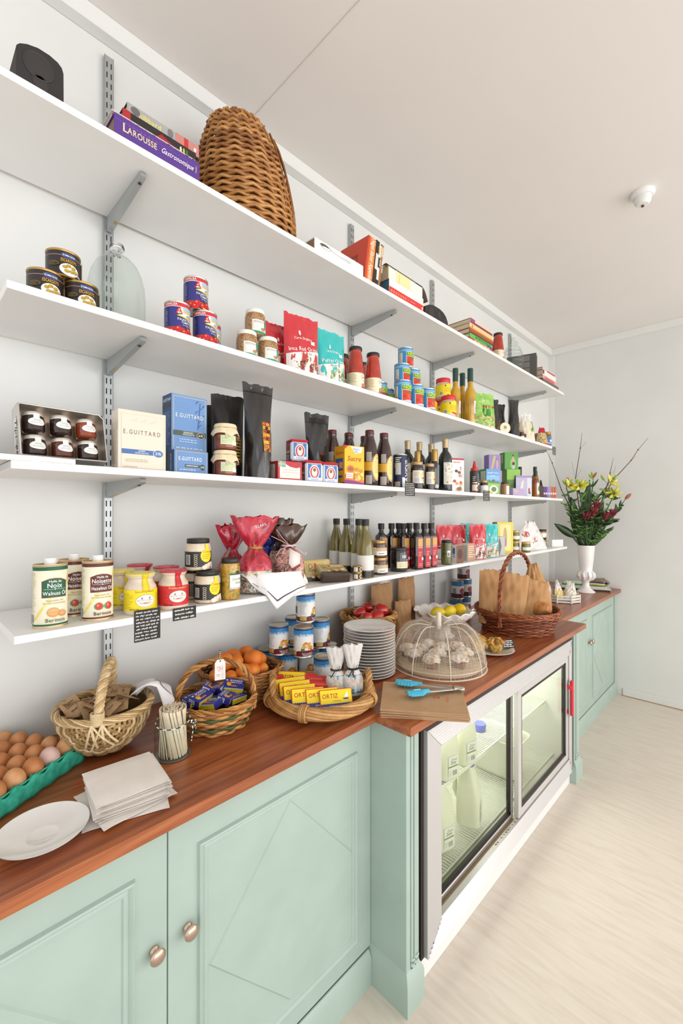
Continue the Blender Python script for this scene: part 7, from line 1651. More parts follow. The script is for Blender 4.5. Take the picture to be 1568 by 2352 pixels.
for rr, cnt in rings_:
    for k in range(cnt):
        a = 2*pi*k/cnt+R_.uniform(-.05, .05); tw = .75
        b = Vector((rr*1.02*cos(a+tw), rr*1.02*sin(a+tw), .004)); h_ = .125+R_.uniform(-.004, .006); tp = Vector((rr*.98*cos(a), rr*.98*sin(a), h_))
        d_ = (tp-b); q = Vector((0, 0, 1)).rotation_difference(d_.normalized())
        rz_ = Matrix.Rotation(a+pi/2+R_.uniform(-.3, .3), 4, 'Z')
        mt = Matrix.Translation(Vector((SJ[0], SJ[1], C0))+b) @ q.to_matrix().to_4x4() @ rz_
        if stick is None:
            g = G(); w = .0030; th = .0007; L0 = .126
            poly = [(-w, .003), (-w*.6, .0008), (0, 0), (w*.6, .0008), (w, .003), (w, L0-.003), (w*.6, L0-.0008), (0, L0), (-w*.6, L0-.0008), (-w, L0-.003)]
            g.prism(poly, -th, th, m_stick); o = g.build('wooden_stirrer', smooth=False); stick = o
        else: o = stick.copy(); COL.objects.link(o)
        o.matrix_world = mt; o.location = mt.to_translation(); o.rotation_euler = mt.to_euler()
        tag(o, 'flat pale wooden stirrer standing in the glass jar', 'stirrer', 'wooden stirrers')

# ---------- generic woven basket
def woven(label, loc, rz, prof, sy, rows, stakes, wr, amp, mats, rim_mats, rimr=.006, handle=None, greens=(), loops=(), dark='#5a3a1c', tops=3, seed=1, name='wicker_basket', sway=0.0):
    t = T(name, label, 'basket', loc, rz)
    def rf(z):
        for (a, ra), (b, rb) in zip(prof, prof[1:]):
            if z <= b: return ra+(rb-ra)*max(0, (z-a))/(b-a)
        return prof[-1][1]
    h = prof[-1][0]; fz = (lambda a, z: sway*cos(2*a)*(z/h)) if sway else None
    g = G(); zs = [wr*1.0+(h-wr*2)*i/(rows-1) for i in range(rows)]
    weave(g, rf, zs, sy, stakes, wr, mats, amp, seed, 4, greens, fz)
    stakes_(g, rf, .002, h, sy, stakes, wr*.75, mats[-1], fz)
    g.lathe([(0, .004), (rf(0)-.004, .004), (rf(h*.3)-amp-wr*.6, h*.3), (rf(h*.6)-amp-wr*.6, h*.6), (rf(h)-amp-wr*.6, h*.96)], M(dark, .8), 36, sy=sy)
    g.build('basket_body', t, sharp=70)
    g = G(); R0 = rf(h)
    for k in range(2):
        pts = ring((R0+.001), (R0+.001)*sy, h+rimr*.5+k*rimr*.55, 96, 0, (lambda a: sway*cos(2*a)) if sway else None)
        rope(g, pts, rimr*.72, rim_mats, 3, .075+.02*k, closed=True, sr=rimr*.52, n=5)
    g.build('rim', t)
    if handle:
        a0, span, hh, r, strands, pitch, kk = handle
        g = G(); pts = []
        for i in range(49):
            q = i/48; a = pi*q
            x = -R0*span*cos(a)*(1+.10*sin(a)); z = -h*.55+ (hh+h*.55)*sin(a)**kk+h
            pts.append((x*cos(a0)-.0*sin(a0), (x*sin(a0))*1.0, z))
        pts = [(x, y*(sy if abs(sin(a0)) > .5 else 1), z) for x, y, z in pts]
        rope(g, pts, r, rim_mats, strands, pitch, sr=r*.8, n=6); g.build('handle', t)
    for (ang_, lh, lw) in loops:
        g = G(); pts = []
        for i in range(21):
            q = i/20; b = (q-.5)*2; a = ang_+b*lw
            rr = R0*(1.0+.13*(1-b*b)); pts.append((rr*cos(a), rr*sy*sin(a), h-.006+lh*(1-b*b)-(.02 if abs(b) > .98 else 0)))
        rope(g, pts, .0032, mats[:2], 2, .05, sr=.003); g.build('handle', t)
    return t
BX, BY = .702, -.275
woven('honey brown basket with tall arched handle full of blue boxes', (BX, BY, C0), rad(-30), [(0, .088), (.02, .094), (.05, .106), (.078, .117)], .98, 9, 22, .0052, .0045, W_BROWN, W_BROWN[1:], .0062,
      handle=(0, .97, .115, .0058, 3, .07, .75), greens=(2, 6), seed=3)
# blue boxes in it
m_mb = M('#2b2f86', .4)
def mb_kind():
    t = T('blue_box', 'x', 'box'); w, d, h = .062, .042, .019; g = G(); g.box(-w/2, w/2, -d/2, d/2, 0, h, m_mb, .0006); g.build('box', t)
    g = G(); p = Print(g, topside(h)); p.text('BONGO', .008, .009, .0075, WHT, maxw=.04, rot=0); p.text('MATCH', .008, .0, .0065, M('#e8e4c8', .4), maxw=.036); p.ell(-.016, -.004, .007, .010, M('#e2b52c', .4)); p.ell(-.014, .004, .004, .004, M('#d9482c', .4)); p.ell(-.002, -.012, .012, .003, M('#d97a2c', .4)); p.ell(-.022, .012, .004, .003, M('#c9d6ea', .4)); g.build('top_print', t, smooth=False)
    g = G(); p = Print(g, front(-d/2)); p.rect(-w*.48, .002, w*.48, h-.002, M('#e6d31c', .4)); p.lines(-w*.44, .004, w*.44, h-.004, 3, M('#8a8a2c', .4), .4); p.rect(-w*.48, h-.004, w*.48, h-.001, M('#c9c4d9', .4)); g.build('front_print', t, smooth=False)
    g = G(); p = Print(g, leftside(-w/2)); p.rect(-d*.4, .003, d*.1, h-.003, WHT); p.bars(-d*.36, .004, d*.06, h-.004, 9, INK); g.build('end_print', t, smooth=False)
    return t
mb = Kind(mb_kind)
bxs = [(.655, -.262, .985, .25, -.1, .35, 'showing its yellow striker side, nearest the handle foot'), (.700, -.225, .990, .45, .15, .9, 'tilted up at the back under the hanging tag'), (.672, -.300, .972, .1, -.2, -1.2, 'with white barcode end at the front left'), (.718, -.300, .978, .3, .1, .7, 'lying diagonally at the front middle'),
       (.768, -.262, .990, .35, .2, -.5, 'tilted at the right side of the heap'), (.735, -.235, .985, -.3, .3, 1.8, 'standing on edge in the middle of the heap'), (.645, -.240, .975, .2, 0, .2, 'half buried at the left back'), (.748, -.305, .966, 0, .1, .2, 'half buried at the front right'), (.700, -.265, .958, 0, 0, .4, 'at the bottom in the gap between the others')]
for x, y, z, rx, ry, rz_, lb in bxs: mb.at('small blue box in the handled basket, '+lb, x, y, z-.004, group='blue boxes', rot=(rx, ry, rz_))
# hanging tag
tx, ty, tz = BX-.008, BY-.02, 1.118
t = T('gift_tag', 'white paper tag with red stamp hanging on twine from the arched basket handle', 'tag', (tx+.008, ty-.002, tz-.012), rz=rad(-20))
g = G(); poly = [(-.016, -.066), (.016, -.066), (.016, -.014), (.009, -.004), (-.009, -.004), (-.016, -.014)]; g.prism(poly, -.0006, .0006, M('#ece7e1', .7)); p = Print(g, front(-.0006)); p.ell(0, -.0095, .0022, .0022, M('#7a6a5a', .6))
R_ = random.Random(3)
for k in range(18): a = R_.uniform(0, 6.28); r_ = R_.uniform(.001, .009); p.rect(-.002+r_*cos(a), -.031+r_*sin(a), -.002+r_*cos(a)+.003, -.031+r_*sin(a)+.0012, M('#d97a6a', .6)); p.l -= p.inc*.9
p.lines(.005, -.062, .011, -.02, 9, M('#a8b0b4', .6), .3); p.lines(-.010, -.055, .0, -.046, 2, M('#d9a090', .6), .4); g.build('card', t, sharp=30)
g = G()
for k in range(12): g.tube([(.001*sin(k), .0015*cos(k*1.3), -.010+k*.0029), (.001*sin(k+1), .0015*cos(k*1.3+1.3), -.010+(k+1)*.0029)], .0014, TW[k % 2], 5)
g.build('twine', t)

# ---------- apricots
AX, AY = .868, -.150
woven('wide brown basket with side loop handles holding apricots, against the wall', (AX, AY, C0), rad(-38), [(0, .095), (.03, .108), (.06, .122), (.098, .136)], .86, 14, 26, .0044, .0036, W_BROWN, W_BROWN, .0052, loops=((0.0, .018, .34), (pi, .018, .34)), seed=8)
m_apr = NZ('apricot_skin', ['#c9621a', '#d9741f', '#e08a32', '#cf5a1c'], 14, .55, bump=.05, bscale=300)
def fruit(m, R, nm, seed=0, sq=.95, groove=True):
    g = G(); n = 24; k = 14; vs = []; fs = []
    def pt(a, b):
        th = pi*b; ph = 2*pi*a; r = R*(1-(.10*math.exp(-((ph-pi)**2)/.03) if groove else 0)*sin(th)); z = -cos(th)*R*sq
        z -= .12*R*math.exp(-((th-pi)/.35)**2) 
        return (r*sin(th)*cos(ph), r*sin(th)*sin(ph), z)
    g.sheet(pt, n, k, m, wrapu=True); return g
ap = None; R_ = random.Random(6)
apl = [(.800, -.150, 1.035, 1.25, 'largest apricot, at the upper left behind the hanging tag'), (.858, -.120, 1.032, 1.1, 'apricot at the back of the heap'), (.838, -.165, 1.030, 1.0, 'apricot in the middle of the heap behind the handle'), (.835, -.220, 1.012, .95, 'apricot at the front left of the heap beside the tag'), (.915, -.115, 1.035, .95, 'apricot at the back right of the heap'), (.905, -.175, 1.028, 1.22, 'large apricot at the right middle of the heap'),
       (.762, -.170, 1.005, .85, 'small apricot at the far left of the heap'), (.868, -.222, 1.006, 1.0, 'apricot at the front of the heap right of the tag'), (.950, -.150, 1.012, .95, 'apricot at the right end of the heap'), (.795, -.205, 1.000, .8, 'small apricot low at the front left'), (.915, -.215, 1.000, .8, 'small apricot low at the front right'), (.81, -.11, 1.008, .9, 'apricot at the back left of the heap')]
for x, y, z, s_, lb in apl:
    if ap is None: o = fruit(m_apr, .0285, 'apricot').build('apricot', sharp=180); ap = o
    else: o = ap.copy(); COL.objects.link(o)
    o.location = (x, y, z); o.scale = (s_,)*3; o.rotation_euler = (R_.uniform(-.6, .6), R_.uniform(-.6, .6), R_.uniform(0, 6)); tag(o, lb, 'apricot', 'apricots')

# ---------- tray basket
OX_, OY_ = 1.022, -.405; OR = .168
t = T('wicker_basket', 'round shallow tan tray basket with thick twisted rim and two handles, at the front edge', 'basket', (OX_, OY_, C0), rad(-43))
g = G(); R_ = random.Random(15)
weave(g, lambda z: .128+z*.9, [.006+i*.0075 for i in range(5)], .96, 22, .0045, W_TAN, .004, 4)
g.lathe([(0, .006), (.13, .006), (.150, .03), (.152, .034)], NZ('tray_floor', ['#8f6534', '#a87a44'], 80, .7, stretch=(1, 6, 1)), 40, sy=.96); g.build('basket_body', t, sharp=70)
g = G(); base = ring(OR, OR*.97, .038, 140)
rope(g, base, .0150, W_TAN, 11, .42, sr=.0062, closed=True, n=6); rope(g, [(x*.985, y*.985, z+.002) for x, y, z in base], .0085, W_TAN, 6, .30, sr=.006, closed=True, n=6); g.build('rim', t)
g = G()
for a in (rad(-108), rad(-20), rad(-165), rad(20), rad(140), rad(70)):
    c_ = Vector((OR*cos(a), OR*.97*sin(a), .038)); er = Vector((cos(a), sin(a), 0)); et = Vector((-sin(a), cos(a), 0))
    for k in range(4):
        pts = [tuple(c_+et*((k-1.5)*.0062)+er*(.0245*cos(b))+Vector((0, 0, .0235*sin(b)))) for b in [2*pi*i/20 for i in range(20)]]
        g.tube(pts, .0033, W_TAN[1 if k % 2 else 0], 6, closed=True)
g.build('binding', t)
for a, hh in ((rad(183), .062), (rad(3), .066)):
    g = G(); pts = []
    for i in range(25):
        q = i/24; b = a+(q-.5)*.80; r_ = OR*(1.0-.03*sin(pi*q)); pts.append((r_*cos(b), r_*.97*sin(b), .038+hh*sin(pi*q)**.7))
    rope(g, pts, .0068, W_TAN, 4, .06, sr=.0052, n=6); g.build('handle', t)
# yellow tins
def ortp(p, w, h):
    p.rect(-w*.5, 0, w*.5, h, M('#d2362a', .4)); p.rect(-w*.485, h*.03, w*.485, h*.97, M('#f2d416', .4)); p.rect(-w*.485, h*.03, w*.485, h*.26, M('#34388c', .4))
    for i in range(16): p.ell(-w*.46+i*w*.062, h*.26, w*.022, h*.025, M('#34388c', .4), 8); p.l -= p.inc*.95
    p.text('ORTIZ', -w*.18, h*.56, h*.22, M('#b03a24', .4), maxw=w*.5); p.text('ANCHOAS', -w*.05, h*.09, h*.09, WHT, maxw=w*.7)
    p.poly([(w*.2, h*.52), (w*.40, h*.52), (w*.36, h*.44), (w*.24, h*.44)], M('#5a3a84', .4)); p.poly([(w*.23, h*.56), (w*.38, h*.56), (w*.36, h*.86)], WHT); p.lines(-w*.1, h*.36, w*.15, h*.44, 1, M('#b5983a', .4), .5)
def ort_kind():
    t = T('anchovy_box', 'x', 'box'); w, d, h = .105, .020, .058; g = G(); g.box(-w/2, w/2, -d/2, d/2, 0, h, M('#efd118', .4), .0006); g.build('carton', t)
    g = G(); ortp(Print(g, front(-d/2)), w, h); g.build('front_print', t, smooth=False)
    g = G(); p = Print(g, leftside(-w/2)); p.rect(-d*.5, 0, d*.5, h, M('#d2362a', .4)); p.rect(-d*.4, h*.04, d*.4, h*.96, M('#e8b81c', .4)); p.text('ORTIZ', d*.15, h*.1, d*.45, M('#5a2a5a', .4), 'l', rot=1.5708, maxw=h*.7); g.build('side_print', t, smooth=False)
    g = G(); p = Print(g, topside(h)); p.rect(-w*.49, -d*.45, w*.49, d*.45, M('#f0d41a', .4)); p.rect(-w*.5, -d*.5, w*.5, -d*.42, M('#d2362a', .4)); g.build('top_print', t, smooth=False)
    return t
ok = Kind(ort_kind); fr = rad(-32)
oxs = [(.990, -.512, .930, -28, fr, 'front-most, full face showing'), (.962, -.478, .932, -28, fr, 'second from the front'), (.928, -.448, .934, -30, fr, 'third from the front'), (.925, -.412, .935, -32, fr+.05, 'fourth from the front, near the left handle'), (.935, -.378, .936, -34, fr+.1, 'fifth from the front'), (.945, -.345, .937, -36, fr+.15, 'sixth from the front'), (.962, -.305, .943, -38, fr-.35, 'back-most, lettering showing above the others')]
for x, y, z, tl, rz_, lb in oxs: ok.at('yellow and red anchovy box in the tray basket, '+lb, x, y, z-.004, group='yellow anchovy boxes', rot=(rad(tl), 0, rz_))
def sard():
    t = T('sardine_tin', 'x', 'tin'); g = G(); w, h, d, c = .098, .058, .022, .018
    poly = []
    for cx_, cy_, a0 in ((w/2-c, h/2-c, 0), (-w/2+c, h/2-c, 90), (-w/2+c, -h/2+c, 180), (w/2-c, -h/2+c, 270)):
        for k in range(6): a = rad(a0+k*18); poly.append((cx_+c*cos(a), cy_+c*sin(a)))
    RD = M('#c4262c', .28, .2)
    g.prism(poly, 0, d, RD, f=lambda u, v, q: (u, v, q)); g.prism([(u*1.02, v*1.03) for u, v in poly], d-.004, d-.001, M('#b03a34', .3, .4), f=lambda u, v, q: (u, v, q)); g.build('tin', t, sharp=40)
    g = G(); p = Print(g, topside(d)); p.poly([(u*.93, v*.9) for u, v in poly], M('#d8443c', .3)); p.poly([(u*.90, v*.86) for u, v in poly], M('#c6282d', .3)); p.text('SARDINES', 0, .012, .007, M('#d98a5a', .4), maxw=.06); p.rect(-.012, -.010, .035, .006, M('#2b2422', .4)); p.text('Good Catch', .011, -.006, .007, M('#e0b85a', .4), maxw=.04); p.ell(-.03, -.008, .012, .012, M('#d9a8a0', .3), 18); p.ell(-.03, -.008, .009, .009, M('#c6282d', .3), 18); p.lines(.0, -.022, .03, -.015, 1, M('#e0c0a0', .4), .5); g.build('lid_print', t, smooth=False); return t
sk = Kind(sard)
for x, y, z, rx, rz_, lb in ((.975, -.285, .945, 38, -.30, 'half hidden behind the back yellow box'), (1.020, -.320, .945, 40, -.45, 'at the back, its emblem showing'), (1.035, -.360, .943, 38, -.5, 'between two other red tins'), (1.020, -.402, .940, 38, -.52, 'in front of the other red tins')):
    sk.at('red sardine tin in the tray basket, '+lb, x, y, z, group='red sardine tins', rot=(rad(rx), rad(8), rz_))
# salt bags
m_salt = NZ('grey_salt', ['#c9c0b6', '#d8d1c8', '#e2dcd4'], 120, .7, bump=.3)
m_film2 = NZ('frosted_film', ['#cfc9c3', '#dcd8d3'], 12, .3, coat=.4, bump=.5, bdist=.006)
def saltl(p, P):
    W, h = P.w, P.h; p.rect(-W*.45, h*.05, W*.45, h*.40, M('#2f8fb5', .45)); p.text('Fleur de Sel', 0, h*.20, h*.05, WHT, maxw=W*.7); p.text('de Guerande', 0, h*.145, h*.045, WHT, maxw=W*.75); p.text('OCEANE', 0, h*.35, h*.035, WHT, maxw=W*.5); p.ell(0, h*.30, W*.09, h*.03, M('#e0b08a', .4)); p.lines(-W*.35, h*.08, W*.35, h*.12, 1, WHT, .4)
sb_ = pouch_kind('salt_bag', 'bag', lambda: Pouch(.070, .155, .05, crumple=.004, seed=91, wf=lambda t_: (1-.55*max(0, (t_/.5-.6)/.4)**1.5 if t_ < .5 else .45+.55*((t_-.5)/.5)**.8), df=lambda t_: (1-.6*max(0, (t_/.5-.5)/.5) if t_ < .5 else .4-.2*(t_-.5))), [(0, .5, m_salt), (.5, 1, m_film2)], saltl)
b1 = sb_.at('salt bag with blue label and frosted top, left of the pair in the tray basket', 1.068, -.432, .934, rad(-42), 'salt bags'); 
g = G(); g.tube([(.018*cos(a*.42), .014*sin(a*.42), .079) for a in range(15)], .003, M('#3a3430', .6), 6, closed=True); g.tube([(-.005, -.018, .08), (-.012, -.024, .07), (-.02, -.026, .06)], .0025, M('#3a3430', .6), 5, flat=.4); g.tube([(.003, -.018, .08), (.012, -.022, .095)], .0025, M('#3a3430', .6), 5, flat=.4); g.build('tie', b1)
b2 = sb_.at('salt bag with blue label and frosted top, right of the pair in the tray basket', 1.103, -.478, .934, rad(-38), 'salt bags', scale=(1, 1, 1.08))
g = G(); g.tube([(.018*cos(a*.42), .014*sin(a*.42), .079) for a in range(15)], .003, M('#3a3430', .6), 6, closed=True); g.tube([(-.002, -.018, .08), (-.004, -.024, .068), (.0, -.027, .058)], .003, M('#3a3430', .6), 5, flat=.4); g.build('tie', b2)

# ---------- bean tins
def bel(p, R, h):
    p.rect(-R*3.1, h*.90, R*3.1, h*.955, M('#27386a', .35)); p.rect(-R*3.1, h*.70, R*3.1, h*.90, M('#2f86c4', .35))
    R_ = random.Random(5)
    for i in range(9): p.ell(-R*2.6+i*R*.65, h*(.70+R_.uniform(-.015, .02)), R*.5, h*.055, M('#7fb9de', .35), 12); p.l -= p.inc*.9
    for i in range(9): p.ell(-R*2.7+i*R*.65, h*(.665+R_.uniform(-.01, .02)), R*.5, h*.05, M('#e6ebee', .35), 12); p.l -= p.inc*.9
    p.rect(-R*3.1, h*.2, R*3.1, h*.66, M('#ebeae6', .35)); p.rect(-R*3.1, .006, R*3.1, h*.20, M('#6e1f2a', .35)); p.ell(R*.3, h*.2, R*1.1, h*.05, M('#6e1f2a', .35)); p.ell(-R*2.6, h*.2, R*.6, h*.06, M('#6e1f2a', .35))
    p.text('Bella Nova', R*.25, h*.705, h*.10, WHT, maxw=R*1.25)
    for i in range(34): a = R_.uniform(0, 1); p.ell(R*(-.15+a*1.0), h*(.30+R_.uniform(0, .24)*(sin(pi*a)**.6)), R*.13, h*.035, M(R_.choice(['#d98f2c', '#e6a844', '#eebb5c', '#c97c22']), .35), 9); p.l -= p.inc*.95
    p.ell(-R*.12, h*.275, R*.2, h*.05, M('#2f7d3a', .35), 12); p.ell(R*.8, h*.25, R*.12, h*.04, M('#c2352c', .35), 10)
    p.text('Haricots Blancs', R*.4, h*.125, h*.048, WHT, maxw=R*1.2); p.text('White Beans', R*.4, h*.065, h*.048, WHT, maxw=R*1.0)
    p.lines(-R*1.5, h*.3, -R*.75, h*.85, 14, M('#9aa0a6', .5), .3); p.rect(-R*1.5, .01, -R*.8, h*.24, M('#c9b46a', .5)); p.lines(-R*1.45, .014, -R*.85, h*.2, 5, M('#8a7a4a', .5), .4); p.rect(-R*2.4, h*.3, -R*1.9, h*.55, M('#a8acb0', .5)); p.bars(-R*2.38, h*.31, -R*1.92, h*.54, 8, INK)
be = tin_can('bean_tin', 'tin can', .0365, .112, bel, M('#ebeae6', .35)); gq = 'white bean tins in the pyramid'
fc = lambda x, y, d=0: face_cam(x, y)*.8+d
for lb, x, y, k, d in (('bottom row, half hidden behind the apricot basket', 1.050, -.062, 0, 0), ('bottom row, second from the left', 1.082, -.152, 0, .05), ('bottom row, third from the left', 1.163, -.176, 0, -.05), ('bottom row, front one beside the salt bags', 1.140, -.292, 0, .45), ('bottom row, at the back right beside the plates', 1.258, -.195, 0, .3), ('bottom row, deepest at the back', 1.190, -.080, 0, .2),
                      ('middle row, left one', 1.041, -.148, 1, .15), ('middle row, front one with full picture showing', 1.088, -.238, 1, -.1), ('middle row, right one with barcode side showing', 1.210, -.200, 1, .9), ('middle row, back one between two others', 1.160, -.095, 1, .9), ('top, alone on the summit under the shelf', 1.140, -.190, 2, .75)):
    be.at('white bean tin in the pyramid, '+lb, x, y, C0+k*.1125, fc(x, y, d), gq)

# ---------- plates
pl = None
for k in range(17):
    if pl is None:
        g = G(); R = .104; g.lathe([(0, .004), (.06, .004), (.066, .006), (.085, .0125), (R, .0165), (R+.0008, .0175), (R, .0185), (.086, .0155), (.066, .0095), (.058, .0075), (0, .0075)][::1], m_chi, 56); pl = g.build('plate', sharp=60); o = pl
    else: o = pl.copy(); COL.objects.link(o)
    o.location = (1.352+.0008*sin(k*2.1), -.338+.0008*cos(k*1.7), C0-.003+k*.0113); lb = 'topmost white plate of the tall stack' if k == 16 else ('lowest white plate of the tall stack' if k == 0 else 'white plate inside the tall stack')
    tag(o, lb, 'plate', 'stack of white plates')

# ---------- tomatoes
woven('tan basket with thick rim holding tomatoes, behind the plate stack', (1.575, -.142, C0), 0, [(0, .085), (.06, .105), (.12, .118), (.160, .124)], 1.0, 18, 22, .0052, .004, W_TAN, W_TAN, .0115, seed=12)
m_tom = NZ('tomato_skin', ['#a81712', '#c4201a', '#cf3a24'], 8, .16, coat=.7)
tm = None
for x, y, z, s_, lb in ((1.520, -.135, 1.085, 1.0, 'tomato at the upper left of the tomato basket'), (1.505, -.190, 1.075, .95, 'tomato low at the front left of the tomato basket'), (1.560, -.205, 1.075, 1.1, 'tomato at the front middle of the tomato basket'), (1.625, -.175, 1.088, 1.2, 'largest tomato, at the right front of the tomato basket'), (1.605, -.115, 1.095, 1.05, 'tomato at the back with the green vine'), (1.55, -.15, 1.06, .9, 'orange tomato deep between the red ones')):
    if tm is None: o = fruit(m_tom, .032, 'tomato', sq=.85, groove=False).build('tomato', sharp=180); tm = o
    else: o = tm.copy(); COL.objects.link(o)
    o.location = (x, y, z); o.scale = (s_,)*3; o.rotation_euler = (R_.uniform(-.3, .3), R_.uniform(-.3, .3), R_.uniform(0, 6)); tag(o, lb, 'tomato', 'tomatoes')
g = G(); g.tube([(1.55, -.19, 1.108), (1.57, -.165, 1.118), (1.60, -.13, 1.128), (1.625, -.12, 1.13)], .0028, M('#4a5a2a', .6), 6)
for a in range(5): g.tube([(1.605, -.122, 1.128), (1.605+.02*cos(a*1.26), -.122+.02*sin(a*1.26), 1.124)], .0018, M('#4f6a2c', .6), 5)
o = g.build('tomato_vine'); tag(o, 'thin green vine stem lying over the tomatoes', 'vine')
# ---------- brown paper bags against the wall
m_kraft = NZ('kraft_bag', ['#936b45', '#a47a52', '#b08a60'], 9, .8, bump=.5, bscale=18, bdist=.006)
kb = pouch_kind('paper_bag', 'bag', lambda: Pouch(.155, .285, .07, crumple=.007, seed=101, wf=lambda t_: 1-.06*t_, df=lambda t_: (1-.25*t_) if t_ < .8 else max(.1, .8-3.4*(t_-.8))), [(0, 1, m_kraft)])
kb.at('tall brown paper bag behind the tomatoes, left one', 1.772, -.062, C0, rad(-8), 'brown paper bags by the wall'); kb.at('tall brown paper bag behind the mesh dome, right one', 1.985, -.062, C0, rad(-4), 'brown paper bags by the wall', scale=(.9, 1, 1.03)); kb.at('shorter creased brown paper bag between the two tall ones', 1.868, -.125, C0, rad(-14), 'brown paper bags by the wall', scale=(.72, .9, .68))
# ---------- lemon dish
LX, LY = 2.045, -.262
t = T('fluted_dish', 'white dish with a wavy rim holding lemons, behind the mesh dome', 'dish', (LX, LY, C0)); g = G()
def dish(a, b, off=0):
    ph = 2*pi*a; r0 = [.055, .05, .035, .03, .05, .10, .135, .152]; z0 = [0, .006, .015, .055, .072, .085, .110, .140]
    k = b*7; i = min(int(k), 6); q = k-i; r = r0[i]+(r0[i+1]-r0[i])*q; z = z0[i]+(z0[i+1]-z0[i])*q; w = max(0, (b-.6)/.4)
    return ((r-off)*(1+.06*w*sin(14*ph))*cos(ph), (r-off)*(1+.06*w*sin(14*ph))*sin(ph), z+.006*w*cos(14*ph)+off)
g.sheet(lambda a, b: dish(a, b), 112, 28, m_chi, wrapu=True); g.build('dish', t, thick=.004, sharp=80)
m_lem = NZ('lemon_skin', ['#d9b414', '#e6c81e', '#ead63a'], 12, .4, bump=.25, bscale=250, bdist=.001)
lm = None
for x, y, z, rz_, lb in ((1.985, -.262, 1.032, .5, 'lemon at the left of the fluted dish'), (2.040, -.300, 1.036, 1.2, 'lemon in the middle of the fluted dish behind the dome post'), (2.105, -.320, 1.040, -.3, 'lemon at the right of the fluted dish')):
    if lm is None:
        g = G(); pr = [(0, -.042), (.004, -.041), (.007, -.037), (.016, -.031), (.0265, -.018), (.031, 0), (.0265, .018), (.016, .031), (.007, .037), (.004, .041), (0, .042)]
        g.lathe(pr, m_lem, 24); lm = g.build('lemon', sharp=180); o = lm
    else: o = lm.copy(); COL.objects.link(o)
    o.location = (x, y, z); o.rotation_euler = (rad(82), .2, rz_); tag(o, lb, 'lemon', 'lemons')

# ---------- mesh dome with muffins
KX, KY, KR = 1.640, -.482, .196
m_bd = NZ('pale_board', ['#bfa684', '#cdb694'], 30, .6, stretch=(1, 8, 1))
g = G(); g.lathe([(0, 0), (.168, 0), (.172, .003), (.172, .012), (.168, .015), (0, .015)], m_bd, 56); o = g.build('round_board', loc=(KX, KY, C0), sharp=45); tag(o, 'round pale board under the muffins and mesh dome', 'board')
m_muf = NZ('muffin_crumb', ['#8f5a30', '#b07a48', '#c08d5a'], 70, .85, bump=.7, bscale=120, bdist=.004)
m_sug = NZ('sugared_top', ['#a8774a', '#d9cbb8', '#efe9e2', '#f2ede8'], 45, .9, detail=8, pos=[.34, .46, .55, .7], bump=.6, bscale=90, bdist=.004)
m_case = NZ('muffin_base', ['#6d3f22', '#8a5634'], 60, .8)
def muf():
    t = T('muffin', 'x', 'muffin'); g = G(); n = 40
    g.lathe([(0, 0), (.024, 0), (.026, .002), (.033, .034), (.033, .036)], m_case, n)
    for i, (x, y, z) in enumerate(g.v):
        pass
    g.v = [(x*(1+.03*sin(20*atan2(y, x))*(1 if z < .035 else 0)), y*(1+.03*sin(20*atan2(y, x))*(1 if z < .035 else 0)), z) for x, y, z in g.v]
    g.build('base', t)
    g = G(); R_ = random.Random(17)
    def pt(a, b):
        ph = 2*pi*a; th = b*pi/2*1.05; r = .044*cos(th)**.75 if b < .999 else 0; r = max(r, 0); w = 1+.06*sin(3*ph+1)+.05*sin(7*ph+2)*cos(th)+.04*sin(11*ph+5*b)
        z = .034+.030*sin(min(th, pi/2))+.0035*sin(5*ph+9*b)*(1-b)
        return (r*w*cos(ph), r*w*sin(ph), z)
    g.sheet(pt, 40, 12, m_sug, wrapu=True); g.sheet(lambda a, b: (lambda w: (w*(.032+.0125*b)*cos(2*pi*a), w*(.032+.0125*b)*sin(2*pi*a), .032+.002*b))(1+.05*b*sin(6*pi*a+1)), 40, 2, m_muf, wrapu=True); g.build('sugared_crown', t); return t
mf = Kind(muf); gq = 'sugar dusted muffins under the dome'
mfl = [(1.635, -.582, 'front-most, nearest the tongs'), (1.545, -.505, 'front left'), (1.725, -.555, 'front right'), (1.560, -.410, 'left, second row'), (1.632, -.478, 'in the middle'), (1.718, -.452, 'right of the middle'), (1.775, -.490, 'at the far right'), (1.635, -.385, 'back left of the middle'), (1.720, -.372, 'at the back'), (1.600, -.345, 'farthest at the back left')]
for i, (x, y, lb) in enumerate(mfl): mf.at('sugar-dusted muffin under the mesh dome, '+lb, x, y, C0+.0155, i*1.3, gq, scale=.93 if i == 0 else .86)
